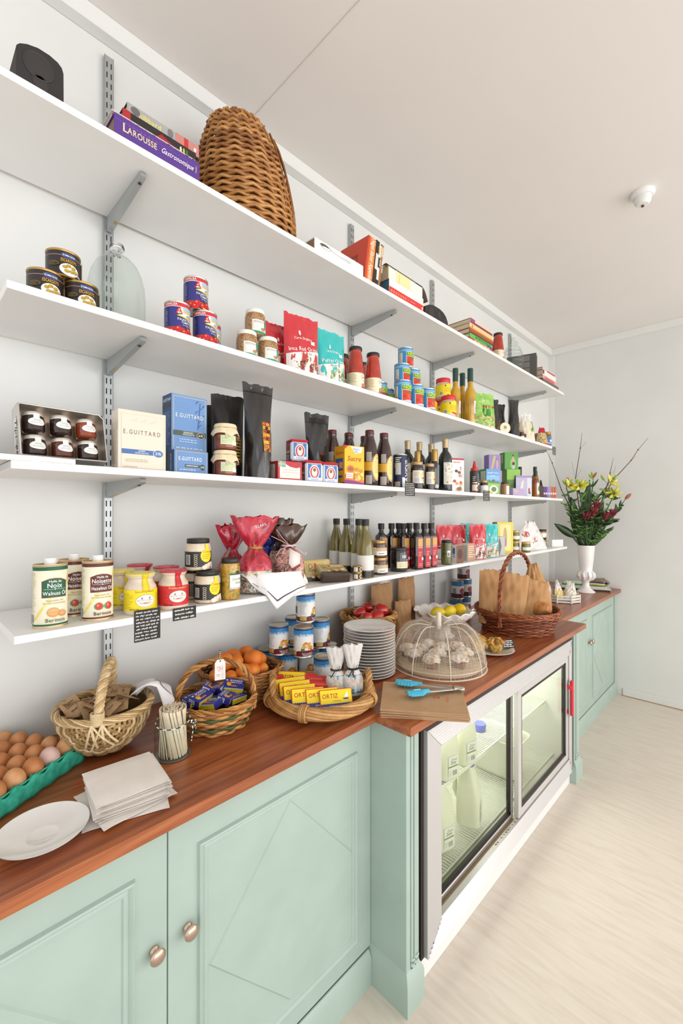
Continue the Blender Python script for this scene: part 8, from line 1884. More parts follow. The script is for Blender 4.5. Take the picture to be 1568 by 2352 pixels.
# mesh dome
def gauze(name):
    m = bpy.data.materials.new(name); m.use_nodes = True; nt = m.node_tree
    for n_ in list(nt.nodes): nt.nodes.remove(n_)
    out = nt.nodes.new('ShaderNodeOutputMaterial'); mx = nt.nodes.new('ShaderNodeMixShader'); tr = nt.nodes.new('ShaderNodeBsdfTransparent'); df = nt.nodes.new('ShaderNodeBsdfDiffuse'); df.inputs[0].default_value = lin('#e3d9c6')
    tl = nt.nodes.new('ShaderNodeBsdfTranslucent'); tl.inputs[0].default_value = lin('#e3d9c6'); m2 = nt.nodes.new('ShaderNodeMixShader'); m2.inputs[0].default_value = .35
    uv = nt.nodes.new('ShaderNodeUVMap'); outs = []
    for sc in ((260, 1, 1), (1, 150, 1)):
        mp = nt.nodes.new('ShaderNodeMapping'); mp.inputs['Scale'].default_value = sc; nt.links.new(uv.outputs[0], mp.inputs[0])
        nz = nt.nodes.new('ShaderNodeTexNoise'); nz.inputs['Scale'].default_value = 1.0; nz.inputs['Detail'].default_value = 3; nz.inputs['Roughness'].default_value = .75; nt.links.new(mp.outputs[0], nz.inputs['Vector'])
        cr = nt.nodes.new('ShaderNodeValToRGB'); cr.color_ramp.elements[0].position = .47; cr.color_ramp.elements[1].position = .58; nt.links.new(nz.outputs[0], cr.inputs[0]); outs.append(cr)
    ma = nt.nodes.new('ShaderNodeMath'); ma.operation = 'MAXIMUM'; nt.links.new(outs[0].outputs[0], ma.inputs[0]); nt.links.new(outs[1].outputs[0], ma.inputs[1])
    mb_ = nt.nodes.new('ShaderNodeMath'); mb_.operation = 'MULTIPLY_ADD'; mb_.inputs[1].default_value = .42; mb_.inputs[2].default_value = .06; nt.links.new(ma.outputs[0], mb_.inputs[0])
    nt.links.new(df.outputs[0], m2.inputs[1]); nt.links.new(tl.outputs[0], m2.inputs[2]); nt.links.new(mb_.outputs[0], mx.inputs[0]); nt.links.new(tr.outputs[0], mx.inputs[1]); nt.links.new(m2.outputs[0], mx.inputs[2]); nt.links.new(mx.outputs[0], out.inputs[0])
    return m
m_gz = gauze('woven_gauze'); m_cane = M('#ddd3bf', .5)
t = T('mesh_food_dome', 'pumpkin shaped dome of pale woven mesh covering the muffins', 'food cover', (KX, KY, C0))
def dome(a, b):
    ph = 2*pi*a; lobes = .5+.5*cos(8*ph); th = b*pi/2
    r = KR*(cos(th)**.62 if b < 1 else 0)*(1-.035*(lobes)*min(1, b*3)); z = .185*sin(th)**.9+.014*(1-lobes)*sin(2*th)-.020*math.exp(-((1-b)/.16)**2)
    return (r*cos(ph), r*sin(ph), z+.002)
g = G(); nu, nv = 96, 26; g.sheet(dome, nu, nv, m_gz)
me_o = g.build('mesh', t, sharp=180); me = me_o.data; uvl = me.uv_layers.new(name='UVMap')
for poly in me.polygons:
    for li in poly.loop_indices:
        vi = me.loops[li].vertex_index; uvl.data[li].uv = ((vi % (nu+1))/nu, (vi//(nu+1))/nv)
g = G()
for k in range(8):
    g.tube([tuple(Vector(dome(k/8, b))*1.003) for b in [i/22 for i in range(22)]], .0022, m_cane, 6)
g.tube([dome(i/96, 0) for i in range(96)], .003, m_cane, 6, closed=True); g.tube([dome(i/96, .06) for i in range(96)], .0016, m_cane, 5, closed=True); g.build('cane_ribs', t)
g = G(); zt = .165; g.tube([(0, 0, zt-.01), (-.001, 0, zt+.02), (-.003, .0, zt+.055), (-.004, 0, zt+.062)], .009, m_cane, 12)
for k in range(14): g.tube(ring(.0098, .0098, zt-.004+k*.0046, 16), .0018, M('#e9e0cf', .6), 5, closed=True)
g.build('stalk_knob', t)

# ---------- paper bags stack and tongs
m_kp = NZ('kraft_flat', ['#b8936b', '#c4a07a'], 14, .75)
BA = rad(-54); BXc, BYc = 1.262, -.655
for k in range(7):
    w, d, th = .275, .235, .0036; a = BA+rad([1.5, -1.2, .8, -.6, 1.0, -.9, .3][k]); g = G(); g.box(-w/2, w/2, -d/2, d/2, 0, th, m_kp, .0007); g.box(-w/2+.004, w/2-.004, -d/2-.0002, -d/2+.02, th*.4, th*.55, M('#7a5a3c', .8))
    if k == 6:
        p = Print(g, topside(th)); R_ = random.Random(8)
        for i in range(26): aa = R_.uniform(0, 6.28); r_ = R_.uniform(.002, .014); p.rect(.045+r_*cos(aa), -.005+r_*sin(aa), .045+r_*cos(aa)+.005, -.005+r_*sin(aa)+.002, M('#c9604a', .7)); p.l -= p.inc*.95
        p.poly([(.075, -.035), (.081, -.035), (.088, .005), (.082, .005)], M('#d97a5e', .7))
    o = g.build('flat_paper_bag', loc=(BXc+.002*sin(k*3), BYc+.002*cos(k*2), C0+k*.0037), rot=(0, 0, a), sharp=40)
    tag(o, 'topmost flat brown paper bag with red stamp, under the tongs' if k == 6 else 'flat brown paper bag inside the pile under the tongs', 'paper bag', 'pile of flat paper bags')
t = T('tongs', 'steel tongs with turquoise scalloped tips on the pile of brown paper bags', 'tongs', (1.370, -.716, C0+.027))
m_st = M('#b9b2aa', .2, .95); m_tq = M('#4cb6d4', .4)
hinge = Vector((0, 0, .012)); e1 = Vector((1.274-1.370, -.536+.716, .014)); e2 = Vector((1.212-1.370, -.628+.716, .016))
for nm, e_ in (('arm', e1), ('arm', e2)):
    d_ = e_-hinge; L0 = d_.length; u_ = d_.normalized(); s_ = Vector((-u_.y, u_.x, 0)); g = G()
    def strip_(a, b): 
        w = .0075+.003*sin(pi*a); x = (a*.74-.12)*L0; return tuple(hinge+u_*x+s_*(w*(b*2-1))+Vector((0, 0, .004*(1-(b*2-1)**2))))
    g.sheet(strip_, 16, 6, m_st); arm = g.build('arm', t, thick=.0012, sharp=80)
    g = G(); pts = []; n = 34
    def tip(a, b):
        x = (.56+.46*a)*L0; prof_ = (.008 if a < .16 else .008+.017*min(1, (a-.16)/.25)*(1 if a < .75 else max(.15, 1-((a-.75)/.25)**2)**.5)); sc_ = 1+(.07*sin(a*52) if a > .22 else 0)
        v_ = b*2-1; return tuple(hinge+u_*x+s_*(prof_*sc_*v_)+Vector((0, 0, .008*(1-v_*v_)*(1 if a > .15 else 1.0)-.002*abs(v_))))
    g.sheet(tip, 44, 8, m_tq); tp_ = g.build('silicone_tip', t, thick=.003, sharp=80)
    g = G(); rib = lambda q: tip(.40+.30*q, .5); g.tube([tuple(Vector(rib(q/6))+Vector((0, 0, .0022))) for q in range(7)], .002, M('#7fd0e4', .35), 6); g.build('raised_rib', tp_)
g = G(); u_ = ((e1+e2)/2-hinge).normalized(); s_ = Vector((-u_.y, u_.x, 0)); g.tube([tuple(hinge-u_*.03), tuple(hinge+u_*.004)], .0085, m_st, 14); pts = [tuple(hinge+u_*.006+s_*(.013*cos(a))+Vector((0, 0, .011*sin(a)))) for a in [2*pi*i/20 for i in range(20)]]; g.tube(pts, .0012, M('#a8927a', .3, .8), 5, closed=True); g.build('hinge', t)

# ---------- scones on a plate and the little sign
PX, PY = 1.960, -.560
g = G(); g.lathe([(0, .004), (.07, .004), (.078, .006), (.105, .016), (.108, .018), (.107, .0195), (.1, .017), (.078, .0085), (0, .007)], M('#e6ddcf', .2, coat=.4), 48); o = g.build('cake_plate', loc=(PX, PY, C0), sharp=60); tag(o, 'cream plate with savoury muffins, partly behind the mesh dome', 'plate')
m_sav = NZ('savoury_muffin', ['#8a5a24', '#c08838', '#d9ac5a', '#6f6a2a', '#b5743a'], 55, .8, detail=6, bump=.9, bscale=70, bdist=.006, dist=.6)
def sav():
    t = T('muffin', 'x', 'muffin'); g = G()
    g.lathe([(0, 0), (.027, 0), (.029, .003), (.036, .04)], m_sav, 32); g.build('base', t)
    g = G(); g.sheet(lambda a, b: (lambda ph, th, w: (.044*cos(th)**.7*w*cos(ph), .044*cos(th)**.7*w*sin(ph), .036+.022*sin(th)+.006*sin(4*ph+3)*cos(th)+.005*sin(9*ph)))(2*pi*a, b*pi/2*.999, 1+.12*sin(3*2*pi*a+.6)+.06*sin(7*2*pi*a)), 44, 10, m_sav, wrapu=True); g.build('crown', t)
    g = G()
    for x, y, z, r_ in ((-.018, -.036, .045, .006), (.02, -.035, .05, .005), (-.03, -.01, .052, .005)): g.lathe([(0, -r_), (r_*.8, -r_*.6), (r_, 0), (r_*.8, r_*.6), (0, r_)], M('#b5303a', .3), 12, c=(x, y), xf=Matrix.Translation((0, 0, z)))
    g.build('red_berries', t); return t
sv = Kind(sav); sv.at('golden muffin with red pieces beside the small black sign', 1.958, -.585, C0+.0085, .2, 'savoury muffins'); sv.at('golden muffin behind the front one on the cream plate', 1.945, -.500, C0+.0085, 2.0, 'savoury muffins'); sv.at('golden muffin mostly hidden behind the mesh dome rim', 1.893, -.530, C0+.0085, 3.3, 'savoury muffins')
t = T('tent_sign', 'small black folded sign with white writing at the edge of the cream plate', 'sign', (2.030, -.612, C0+.018), rad(-38)); g = G(); w, h, dp = .058, .036, .016
g.prism([(-dp, 0), (0, h), (dp, 0), (dp-.0015, 0), (0, h-.003), (-dp+.0015, 0)], -w/2, w/2, SLATE, f=lambda u, v, q: (q, u, v)); g.build('card', t, sharp=20)
g = G(); sl_ = sqrt(dp*dp+h*h); p = Print(g, lambda u, v, l: (u, -dp+dp*v/sl_-l*h/sl_, h*v/sl_+l*dp/sl_)); p.scribble(-w*.44, .003, w*.44, sl_-.003, 4, CHK, 8, t=.0016); g.build('writing', t, smooth=False)

# ---------- big bread basket
QX, QY = 2.450, -.482
t = woven('large chestnut wicker basket with tall arched handle holding brown bread bags', (QX, QY, C0), 0, [(0, .178), (.03, .186), (.07, .202), (.112, .220)], 1.0, 13, 30, .0052, .0048, W_DARK, W_DARK[:2], .0075,
      handle=(0, .985, .315, .0075, 3, .10, .62), dark='#3a1c10', seed=22)
m_br = NZ('bread_bag_paper', ['#a87a4c', '#b88a5a', '#c69b6c'], 7, .78, bump=.55, bscale=16, bdist=.008)
bb = pouch_kind('bread_bag', 'bag', lambda: Pouch(.165, .29, .085, crumple=.010, seed=111, wf=lambda t_: 1-.08*t_, df=lambda t_: (1-.35*t_) if t_ < .75 else max(.06, .74-2.7*(t_-.75))), [(0, 1, m_br)])
bb2 = pouch_kind('bread_bag', 'bag', lambda: Pouch(.165, .33, .095, crumple=.011, seed=113, wf=lambda t_: 1-.12*t_ if t_ < .5 else max(.3, .94-1.3*(t_-.5)), df=lambda t_: (1-.3*t_) if t_ < .5 else max(.25, .85-1.3*(t_-.5))), [(0, 1, m_br)])
gq = 'brown bread bags in the large basket'
bb.at('square-topped brown bread bag at the back left of the large basket', 2.335, -.395, C0+.045, gq and rad(-40), gq, rot=None)
bb.at('brown bread bag second from the left, handle passing in front', 2.345, -.475, C0+.03, rad(-52), gq, rot=(rad(-6), rad(10), rad(-52)))
bb.at('brown bread bag in the middle with open edge and visible loaf', 2.435, -.535, C0+.02, 0, gq, rot=(rad(-8), rad(16), rad(-55)), scale=(.9, .9, .92))
bb2.at('twisted-neck brown bread bag at the right, leaning on the handle', 2.535, -.565, C0+.035, 0, gq, rot=(0, rad(-4), rad(-62)))
bb.at('brown bread bag at the back right of the large basket', 2.520, -.400, C0+.03, rad(-50), gq, scale=(.9, .9, .9))
m_loaf = NZ('loaf_crust', ['#a86a34', '#c98a4e', '#d9a468'], 25, .6, bump=.3)
g = G(); g.lathe([(0, -.06), (.02, -.057), (.038, -.035), (.042, 0), (.038, .035), (.02, .057), (0, .06)], m_loaf, 24); o = g.build('bread_loaf', loc=(2.475, -.600, C0+.125), rot=(rad(80), rad(20), rad(-20))); tag(o, 'small round-ended loaf in clear wrap between the bread bags', 'bread')
for x, y, z, rz_, lb in ((2.300, -.440, 1.215, -48, 'white printed label on the left bread bag'), ):
    g = G(); g.box(-.035, .035, -.0006, .0006, 0, .03, WHT); p = Print(g, front(-.0006)); p.lines(-.03, .004, .03, .026, 3, GRY, .4); o = g.build('paper_label', loc=(2.385, -.395, 1.190), rot=(rad(-10), 0, rad(-45))); tag(o, 'white printed label sticking up between the bread bags', 'label')

# ---------- dark tins behind the basket
dkb = tin_can('plum_tin', 'tin can', .0385, .112, lambda p, R, h: (p.rect(-R*3.1, h*.72, R*3.1, h*.96, M('#3a6f9c', .4)), p.rect(-R*3.1, h*.3, R*3.1, h*.72, M('#d0ccc4', .4)), p.rect(-R*3.1, .006, R*3.1, h*.3, M('#4a1f2a', .4)), p.ell(R*.5, h*.45, R*.5, h*.16, M('#8a2a3a', .4)), p.rect(-R*1.2, h*.3, -R*.6, h*.6, M('#8a8a8a', .4))), M('#cfcbc3', .4))
gq = 'plum tins behind the large basket'
for lb, x, y, k in (('bottom of the near column', 2.480, -.085, 0), ('second up in the near column', 2.500, -.085, 1), ('bottom of the far column', 2.590, -.085, 0), ('second up in the far column', 2.600, -.085, 1), ('top of the far column, just under the shelf', 2.575, -.085, 2)): dkb.at('blue topped fruit tin behind the large basket, '+lb, x, y, C0+k*.1125, -.7, gq)

# ---------- white slatted tray with cheese packs
WX, WY = 3.470, -.395; RX = .118
t = T('slatted_tray', 'white slatted eight-sided tray of wrapped cheese on the far worktop', 'tray', (WX, WY, C0), rad(-20)); m_wp = M('#e6e2da', .5)
g = G(); n = 8; g.lathe([(0, .003), (RX, .003), (RX, .007), (0, .007)], m_wp, n, a0=pi/8)
for k in range(n):
    a0, a1 = pi/8+2*pi*k/n, pi/8+2*pi*(k+1)/n
    for z in (.004, .024, .044):
        A, B = Vector((RX*cos(a0), RX*sin(a0), z)), Vector((RX*cos(a1), RX*sin(a1), z)); o_ = (A+B).normalized()*.003; o_.z = 0
        g.add([tuple(A), tuple(B), tuple(B+Vector((0, 0, .013))), tuple(A+Vector((0, 0, .013))), tuple(A+o_), tuple(B+o_), tuple(B+o_+Vector((0, 0, .013))), tuple(A+o_+Vector((0, 0, .013)))], [(3, 2, 1, 0), (4, 5, 6, 7), (0, 1, 5, 4), (2, 3, 7, 6)], m_wp)
    g.tube([(RX*1.02*cos(a0), RX*1.02*sin(a0), 0), (RX*1.02*cos(a0), RX*1.02*sin(a0), .060)], .0055, m_wp, 6)
g.build('slats', t, sharp=30)
m_ch = NZ('yellow_cheese', ['#dcb84a', '#e6cc74', '#ecdca4'], 20, .35, coat=.5)
m_ch2 = NZ('wrapped_white', ['#ddd6c2', '#e9e2cf'], 14, .3, coat=.5)
chk_ = [pouch_kind('cheese_pack', 'cheese', lambda s=s, m=m: Pouch(.075, .135, .045, crumple=.006, seed=s, wf=lambda t_: 1-.75*max(0, t_-.45)/.55, df=lambda t_: 1-.85*t_), [(0, .55, m), (.55, 1, M('#e6e3da', .25))], lambda p, P: p.ell(P.w*.0, P.h*.62, .006, .006, M('#c9303a', .4))) for s, m in ((121, m_ch), (122, m_ch2))]
for i, (x, y, lb) in enumerate(((3.455, -.455, 'front left in the slatted tray'), (3.515, -.430, 'front right in the slatted tray'), (3.420, -.395, 'at the left in the slatted tray'), (3.485, -.380, 'in the middle of the slatted tray'), (3.545, -.365, 'at the right back in the slatted tray'), (3.44, -.335, 'at the back in the slatted tray'))): chk_[i % 2 if i else 1].at(('pale' if (i % 2 if i else 1) else 'yellow')+' wrapped cheese wedge with a red dot, '+lb, x, y, C0+.009, rad(-60+20*i), 'wrapped cheeses', rot=(rad(-12), rad(10-4*i), rad(-60+15*i)))

# ---------- vase and flowers
VX, VY = 3.985, -.415
m_vase = NZ('white_glaze', ['#e9e6e3', '#eeebe8'], 5, .18, coat=.5)
t = T('vase', 'tall white urn vase on the far end of the worktop', 'vase', (VX, VY, C0)); g = G()
pr = [(0, 0), (.068, 0), (.070, .004), (.066, .010), (.050, .022), (.034, .040), (.026, .058), (.024, .075), (.027, .09), (.040, .102), (.054, .118), (.060, .138), (.058, .158), (.049, .172), (.047, .185), (.052, .225), (.058, .28), (.063, .34), (.066, .378), (.068, .384), (.066, .386), (.062, .378), (.058, .30), (.05, .22), (0, .2)]
g.lathe(pr, m_vase, 40); g.build('body', t, sharp=70)
g = G()
for k in range(10):
    a = 2*pi*k/10; g.tube([(.050*cos(a), .050*sin(a), .108), (.064*cos(a+.05), .064*sin(a+.05), .135), (.062*cos(a-.05), .062*sin(a-.05), .156), (.052*cos(a), .052*sin(a), .172)], lambda q: .008*sin(pi*min(1, q+.15))+.002, m_vase, 8)
g.build('relief_leaves', t)
VR = Vector((.698, -.716, 0)); VF = Vector((-.716, -.698, 0)); VO = Vector((VX, VY, C0+.38))
def vp(sx, up, fw_=0.0): return VO+VR*sx+Vector((0, 0, up))+VF*fw_
def leaf(g, base, tip_, w, mat, curl=.0, nseg=10, droop=0.0):
    d_ = tip_-base; L0 = d_.length; u_ = d_.normalized(); s_ = u_.cross(VF*-1+Vector((.2, .1, .1))); s_.normalize(); n_ = s_.cross(u_)
    vs = []; fs = []
    for i in range(nseg+1):
        q = i/nseg; ww = w*sin(pi*q**.8)**.8 if 0 < q < 1 else .0008
        c = base+u_*(L0*q)+n_*(curl*sin(pi*q))+Vector((0, 0, -droop*q*q))
        vs += [tuple(c-s_*ww+n_*ww*.25), tuple(c), tuple(c+s_*ww+n_*ww*.25)]
    for i in range(nseg): fs += [(3*i, 3*i+1, 3*i+4, 3*i+3), (3*i+1, 3*i+2, 3*i+5, 3*i+4)]
    g.add(vs, fs, mat)
LG = [NZ('leaf_dark', ['#1f3318', '#2c4420'], 20, .35), NZ('leaf_mid', ['#2f4f20', '#40662b'], 20, .4), NZ('leaf_bright', ['#4f7a2a', '#6f9a38'], 20, .4)]
YLW = [M('#c9c83a', .45), M('#e0dc7a', .45), M('#d6d24a', .45)]; BUD = M('#8fae3a', .45); RDB = NZ('protea', ['#4a1c22', '#7a2430', '#a03a3c'], 30, .5)
fg = 'flowers and branches in the white vase'
R_ = random.Random(77)
# broad leaves
for k, (b_, e_, w, lb) in enumerate((((-.02, .0, .02), (-.28, .245, .02), .028, 'broad dark leaf reaching out to the lower left of the bouquet'), ((-.015, 0, .03), (-.15, .40, .06), .050, 'broad dark leaf rising at the left of the bouquet'), ((.02, 0, .03), (.12, .36, .05), .045, 'broad dark leaf at the right front of the bouquet'), ((.0, .0, -.02), (.05, .55, -.03), .050, 'broad upright leaf at the back of the bouquet'), ((.02, 0, .01), (.22, .16, .02), .028, 'long low leaf at the lower right of the bouquet'), ((0, 0, .04), (-.04, .36, .08), .038, 'broad dark leaf in the middle front of the bouquet'))):
    g = G(); B_ = vp(b_[0], -.02, b_[2]); E_ = vp(e_[0], e_[1] if k else .14, e_[2]) if k else vp(-.27, .185, .02)
    if k == 0: leaf(g, vp(-.02, -.02), vp(-.14, .10, .02), .010, LG[0]); leaf(g, vp(-.09, .07, .02), E_, .032, LG[0], droop=.0)
    else: leaf(g, B_, E_, w, LG[0] if k != 3 else LG[1], curl=.02)
    o = g.build('broad_leaf', thick=.0012, sharp=80); tag(o, lb, 'leaf', fg)
# lilies: stem, buds, petals, small leaves
def lily(label, sx, up, fw_, open_=True, buds=3, seed=1):
    R2 = random.Random(seed); base = vp(sx*.12, -.02, fw_*.3); top = vp(sx, up, fw_)
    t = T('lily_stem', label, 'flower', tuple(base), group=fg); off = base
    def lc(v): return tuple(v-off)
    g = G(); mid = base.lerp(top, .5)+Vector((0, 0, .02)); g.tube([lc(base), lc(mid), lc(top)], .004, LG[1], 6); g.build('stem', t)
    g = G()
    for i in range(16):
        q = .3+.65*R2.random(); c = base.lerp(top, q); d_ = VR*R2.uniform(-1, 1)*.07+Vector((0, 0, R2.uniform(-.01, .07)))+VF*R2.uniform(-.03, .05); leaf(g, c-off, c+d_-off, .009, R2.choice(LG))
    g.build('leaves', t, thick=.0006, sharp=80)
    g = G()
    for i in range(buds):
        d_ = (VR*R2.uniform(-.9, .9)+Vector((0, 0, R2.uniform(.5, 1.1)))+VF*R2.uniform(-.2, .4)).normalized(); c = top+VR*R2.uniform(-.02, .02)
        g.tube([lc(top), lc(c+d_*.03)], .002, LG[2], 5); b0 = c+d_*.03; g.tube([lc(b0+d_*(.055*q/8)) for q in range(9)], lambda q: .0015+.0085*sin(pi*min(.98, q*.9+.06)), BUD if R2.random() < .75 else M('#a8604a', .5), 8)
    g.build('buds', t)
    if open_:
        g = G(); d_ = (VF*.7+VR*R2.uniform(-.5, .6)+Vector((0, 0, .5))).normalized(); c = top+d_*.02; a_ = d_.cross(Vector((0, 0, 1))).normalized(); b_ = d_.cross(a_)
        for i in range(6):
            an = i*pi/3; r_ = a_*cos(an)+b_*sin(an); leaf(g, c-off, c+r_*.065+d_*.035-off, .015, R2.choice(YLW), curl=-.008)
        for i in range(5): an = i*1.26; g.tube([lc(c), lc(c+d_*.045+(a_*cos(an)+b_*sin(an))*.012)], .0012, M('#8a6a2a', .5), 4)
        g.build('petals', t, thick=.0008, sharp=80)
lily('pale yellow lily at the upper left of the bouquet, several green buds', -.185, .475, .05, True, 5, 1); lily('pale yellow lily left of the middle, dark spiky leaf beside it', -.085, .47, .06, True, 4, 2); lily('yellow open lily at the upper right of the bouquet', .150, .51, .05, True, 4, 3); lily('yellow lily with pink bud at the far right', .205, .41, .04, True, 3, 4); lily('green budded lily stem rising at the top middle', .06, .53, .0, False, 3, 5); lily('long budded stem reaching out at the right', .29, .36, .03, False, 3, 6)
# dark red protea heads
for k, (sx, up, fw_, lb) in enumerate(((.035, .30, .09, 'dark red flower head high in the middle of the bouquet'), (-.055, .22, .10, 'dark red flower head at the lower left of the bouquet'), (.095, .22, .10, 'dark red flower head at the lower right of the bouquet'), (-.005, .25, .11, 'dark red flower head in the centre of the bouquet'), (.16, .24, .08, 'dark red flower head at the right edge of the foliage'))):
    base = vp(sx*.15, -.02, .03); top = vp(sx, up, fw_); t = T('red_flower', lb, 'flower', tuple(base), group=fg); g = G(); g.tube([(0, 0, 0), tuple((top-base)*.5+Vector((0, 0, .01))), tuple(top-base)], .004, LG[1], 6); g.build('stem', t)
    g = G(); c = top-base; d_ = (Vector((0, 0, 1))+VF*.5+VR*sx).normalized(); a_ = d_.cross(VR).normalized(); b_ = d_.cross(a_)
    for i in range(22): an = i*2.4; r_ = a_*cos(an)+b_*sin(an); leaf(g, c+r_*.006, c+r_*(.018+.016*R_.random())+d_*(.03+.045*R_.random()), .0085, RDB, curl=.004, nseg=5)
    g.build('petals', t, thick=.0008, sharp=80)
    g = G()
    for i in range(7): an = i*.9; r_ = a_*cos(an)+b_*sin(an); leaf(g, c-d_*.05, c-d_*.05+r_*.07+d_*.05, .011, LG[i % 2], nseg=6)
    g.build('leaves', t, thick=.0006, sharp=80)
# fern fill
for k, (sx, up, fw_, lb) in enumerate(((-.17, .36, .03, 'feathery green sprig at the left of the bouquet'), (.19, .30, .05, 'feathery green sprig at the right of the bouquet'), (.09, .43, .02, 'feathery green sprig at the upper middle'), (-.10, .30, .08, 'feathery green sprig at the left front'), (.13, .13, .09, 'feathery green sprig low at the right front'))):
    g = G(); base = vp(sx*.12, -.02, .02); top = vp(sx, up, fw_); g.tube([tuple(base), tuple(base.lerp(top, .5)+Vector((0, 0, .015))), tuple(top)], .0025, LG[1], 5); R2 = random.Random(k)
    for i in range(34):
        q = .2+.8*i/34; c = base.lerp(top, q)+Vector((0, 0, .03*q*(1-q))); sd = 1 if i % 2 else -1; leaf(g, c, c+VR*sd*R2.uniform(.03, .07)+Vector((0, 0, R2.uniform(.0, .05)))+VF*R2.uniform(-.03, .04), .006, LG[i % 3], nseg=4)
    o = g.build('green_sprig', thick=.0006, sharp=80); tag(o, lb, 'foliage', fg)
# twigs
TWG = M('#5a3a30', .6)
for lb, pts, sub in (('bare twig leaning out to the left over the shelves', [(-.02, 0), (-.13, .30), (-.20, .46), (-.285, .68), (-.325, .79)], [(2, -.02, .05), (1, .03, .06)]), ('tall bare twig rising left of the middle', [(0, 0), (-.07, .35), (-.085, .55), (-.055, .80), (-.03, .93)], [(2, .05, .08), (2, -.03, .14), (3, .05, .05)]), ('long bare twig leaning out to the right', [(.01, 0), (.13, .40), (.225, .54), (.36, .70), (.43, .79), (.50, .885)], [(2, .02, .12), (3, .04, .03)]), ('short bare twig inside the right long twig', [(.02, .3), (.17, .5), (.20, .60), (.215, .72)], [(1, .05, .12)])):
    g = G(); P3 = [vp(x, y, .02*(i % 2)) for i, (x, y) in enumerate(pts)]; g.tube([tuple(p) for p in P3], lambda q: .0042*(1-q)+.0011, TWG, 6)
    for i, dx, dz in sub: g.tube([tuple(P3[i]), tuple(P3[i]+VR*dx+Vector((0, 0, dz)))], .0010, M('#8a7a6a', .6), 4)
    for p in P3[1:-1]: g.tube([tuple(p-Vector((0, 0, .004))), tuple(p+Vector((0, 0, .006)))], .0048, TWG, 6)
    o = g.build('bare_twig'); tag(o, lb, 'twig', fg)
# ---------- papers and tray behind the vase
t = T('serving_tray', 'shallow white tray of newspapers behind the vase', 'tray', (4.175, -.330, C0), rad(-72)); g = G(); g.box(-.21, .21, -.12, .12, .012, .018, M('#e2ddd6', .4), .003); g.box(-.20, .20, -.11, .11, 0, .012, M('#3a3430', .5)); g.build('tray', t, sharp=40)
for lb, dx, dy, rz_, c1, c2, h_ in (('folded magazine with green cover behind the vase, left part', -.085, .0, .15, '#4f9a3a', '#c9d6d0', .012), ('rolled newspaper with yellow-green edge right of the vase foot', .10, -.01, -.1, '#9aa83a', '#4a3a34', .016)):
    q = Vector((4.175, -.330, C0+.0185))+Matrix.Rotation(rad(-72), 3, 'Z') @ Vector((dx, dy, 0)); g = G(); g.box(-.085, .085, -.08, .08, 0, h_, M('#d9d4cc', .6), .002); p = Print(g, topside(h_)); p.rect(-.06, -.07, .05, .07, M(c1, .5)); p.rect(-.02, -.05, .03, .02, M(c2, .5)); p.rect(.05, -.07, .08, .07, WHT)
    for i in range(3): g.tube([(-.08+.012*i, -.078+.001*i, h_+.012+.009*i), (.0, -.078, h_+.016+.008*i), (.08-.008*i, -.076, h_+.011+.010*i)], .009, M([c1, '#d6d0c6', c2][i], .6), 8)
    o = g.build('magazine', loc=q, rot=(0, 0, rad(-72)+rz_), sharp=40); tag(o, lb, 'magazine', 'papers behind the vase')
q = Vector((4.175, -.330, C0+.0185))+Matrix.Rotation(rad(-72), 3, 'Z') @ Vector((.14, .0, .03)); g = G()
for k in range(5): g.tube([(-.06, .02*k-.04, 0), (-.02, .02*k-.04, .028), (.03, .02*k-.04, .034), (.06, .02*k-.04, .012), (.04, .02*k-.04, -.006), (0, .02*k-.04, .0)], .010, M(['#8a7a6a', '#b0a494', '#6a5a4c', '#a09080', '#5a4a40'][k], .7), 8)
o = g.build('rolled_papers', loc=q, rot=(0, 0, rad(-72))); tag(o, 'loosely rolled grey-brown papers at the right end of the white tray', 'paper roll', 'papers behind the vase')

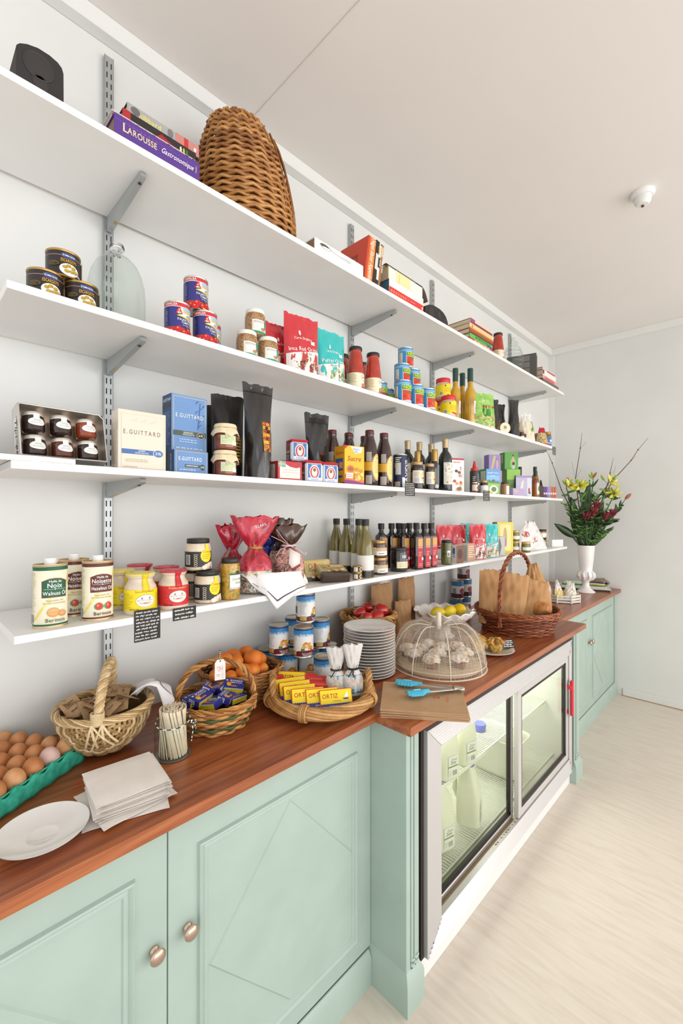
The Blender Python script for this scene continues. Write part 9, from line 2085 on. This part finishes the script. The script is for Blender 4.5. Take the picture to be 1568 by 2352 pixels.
# ---------- things inside the fridge
m_milk = NZ('milk_bottle', ['#dfe2c6', '#e8ead2'], 6, .35)
def milk():
    t = T('milk_bottle', 'x', 'milk bottle'); g = G(); n = 32; vs = []; fs = []
    pr = [(0, 0), (.045, 0), (.052, .004), (.054, .012), (.054, .10), (.053, .13), (.051, .165), (.045, .195), (.034, .222), (.024, .238), (.0205, .245), (.0205, .252)]
    g.lathe(pr, m_milk, n); out = []
    for x, y, z in g.v:
        r = sqrt(x*x+y*y)
        if r > 1e-6 and z < .2: a = atan2(y, x); k = 1/max(abs(cos(a)), abs(sin(a))); k = 1+(min(k, 1.22)-1)*.8; x, y = x*k*.94, y*k*.94
        if z > .12 and y < 0: y *= 1-.22*min(1, (z-.12)/.06)
        out.append((x, y, z))
    g.v = out; g.build('bottle', t, sharp=70)
    g = G(); pts = [(0, .048, .10), (0, .062, .13), (0, .060, .18), (0, .042, .215)]; g.tube(pts, .010, m_milk, 10); g.build('handle', t)
    g = G(); g.lathe([(.0215, .248), (.023, .249), (.023, .268), (.0215, .27), (0, .27)], M('#6a66b0', .45), 24); g.build('cap', t, sharp=45)
    g = G(); p = Print(g, lambda u, v, l: (u, -.0518-l-.0012*0, v)); p.rect(-.026, .018, .026, .10, M('#e9ebdc', .5)); p.rect(-.026, .055, .026, .061, M('#5f8f3f', .5)); p.text('Zany', 0, .068, .010, INK, shear=.3); p.text('Zeus', .004, .080, .010, GRY, shear=.3); p.bars(-.004, .022, .02, .042, 9, GRY); p.lines(-.022, .022, -.008, .045, 4, LGR, .4); g.build('label', t, smooth=False)
    return t
mk_ = Kind(milk); gq = 'milk bottles in the fridge'; w1, w2 = .478, .1955
for lb, x, y, z, rz_ in (('upper shelf, nearest the left frame', 1.430, -.530, w1, -.2), ('upper shelf, second from the left frame', 1.585, -.540, w1, -.25), ('upper shelf, third from the left frame', 1.735, -.540, w1, -.25), ('upper shelf, behind the front ones', 1.520, -.410, w1, -.2), ('lower shelf, nearest the left frame', 1.440, -.530, w2, -.2), ('lower shelf, second from the left frame', 1.570, -.530, w2, -.25), ('lower shelf, behind the second one', 1.690, -.400, w2, -.2), ('lower shelf, with visible violet cap', 1.775, -.550, w2, .35)):
    mk_.at('milk bottle behind the left glass door, '+lb, x, y, z, rz_, gq)
t = T('plastic_tub', 'open white plastic tub on the lower shelf behind the right glass door', 'tub', (2.245, -.470, w2)); g = G(); mt_ = M('#dcdccb', .45)
def tub(a, b):
    k = (b); w = .065+.028*k; d_ = .105+.028*k; an = 2*pi*a; ex_ = .35; cx_ = abs(cos(an))**ex_*(1 if cos(an) >= 0 else -1); sx_ = abs(sin(an))**ex_*(1 if sin(an) >= 0 else -1); lip = .006 if b > .97 else 0
    return ((w+lip)*cx_, (d_+lip)*sx_, .20*k)
g.sheet(tub, 64, 12, mt_, wrapu=True); g.add([tub(i/64, 0.02) for i in range(64)], [tuple(range(64))], mt_); g.build('tub', t, thick=.003, sharp=60)
g = G(); g.lathe([(0, 0), (.03, 0), (.032, .03), (.03, .035), (0, .035)], M('#5a66b8', .45), 20); o = g.build('blue_pot', loc=(2.03, -.47, w1), sharp=45); tag(o, 'small blue lidded pot on the upper shelf behind the right glass door', 'pot')
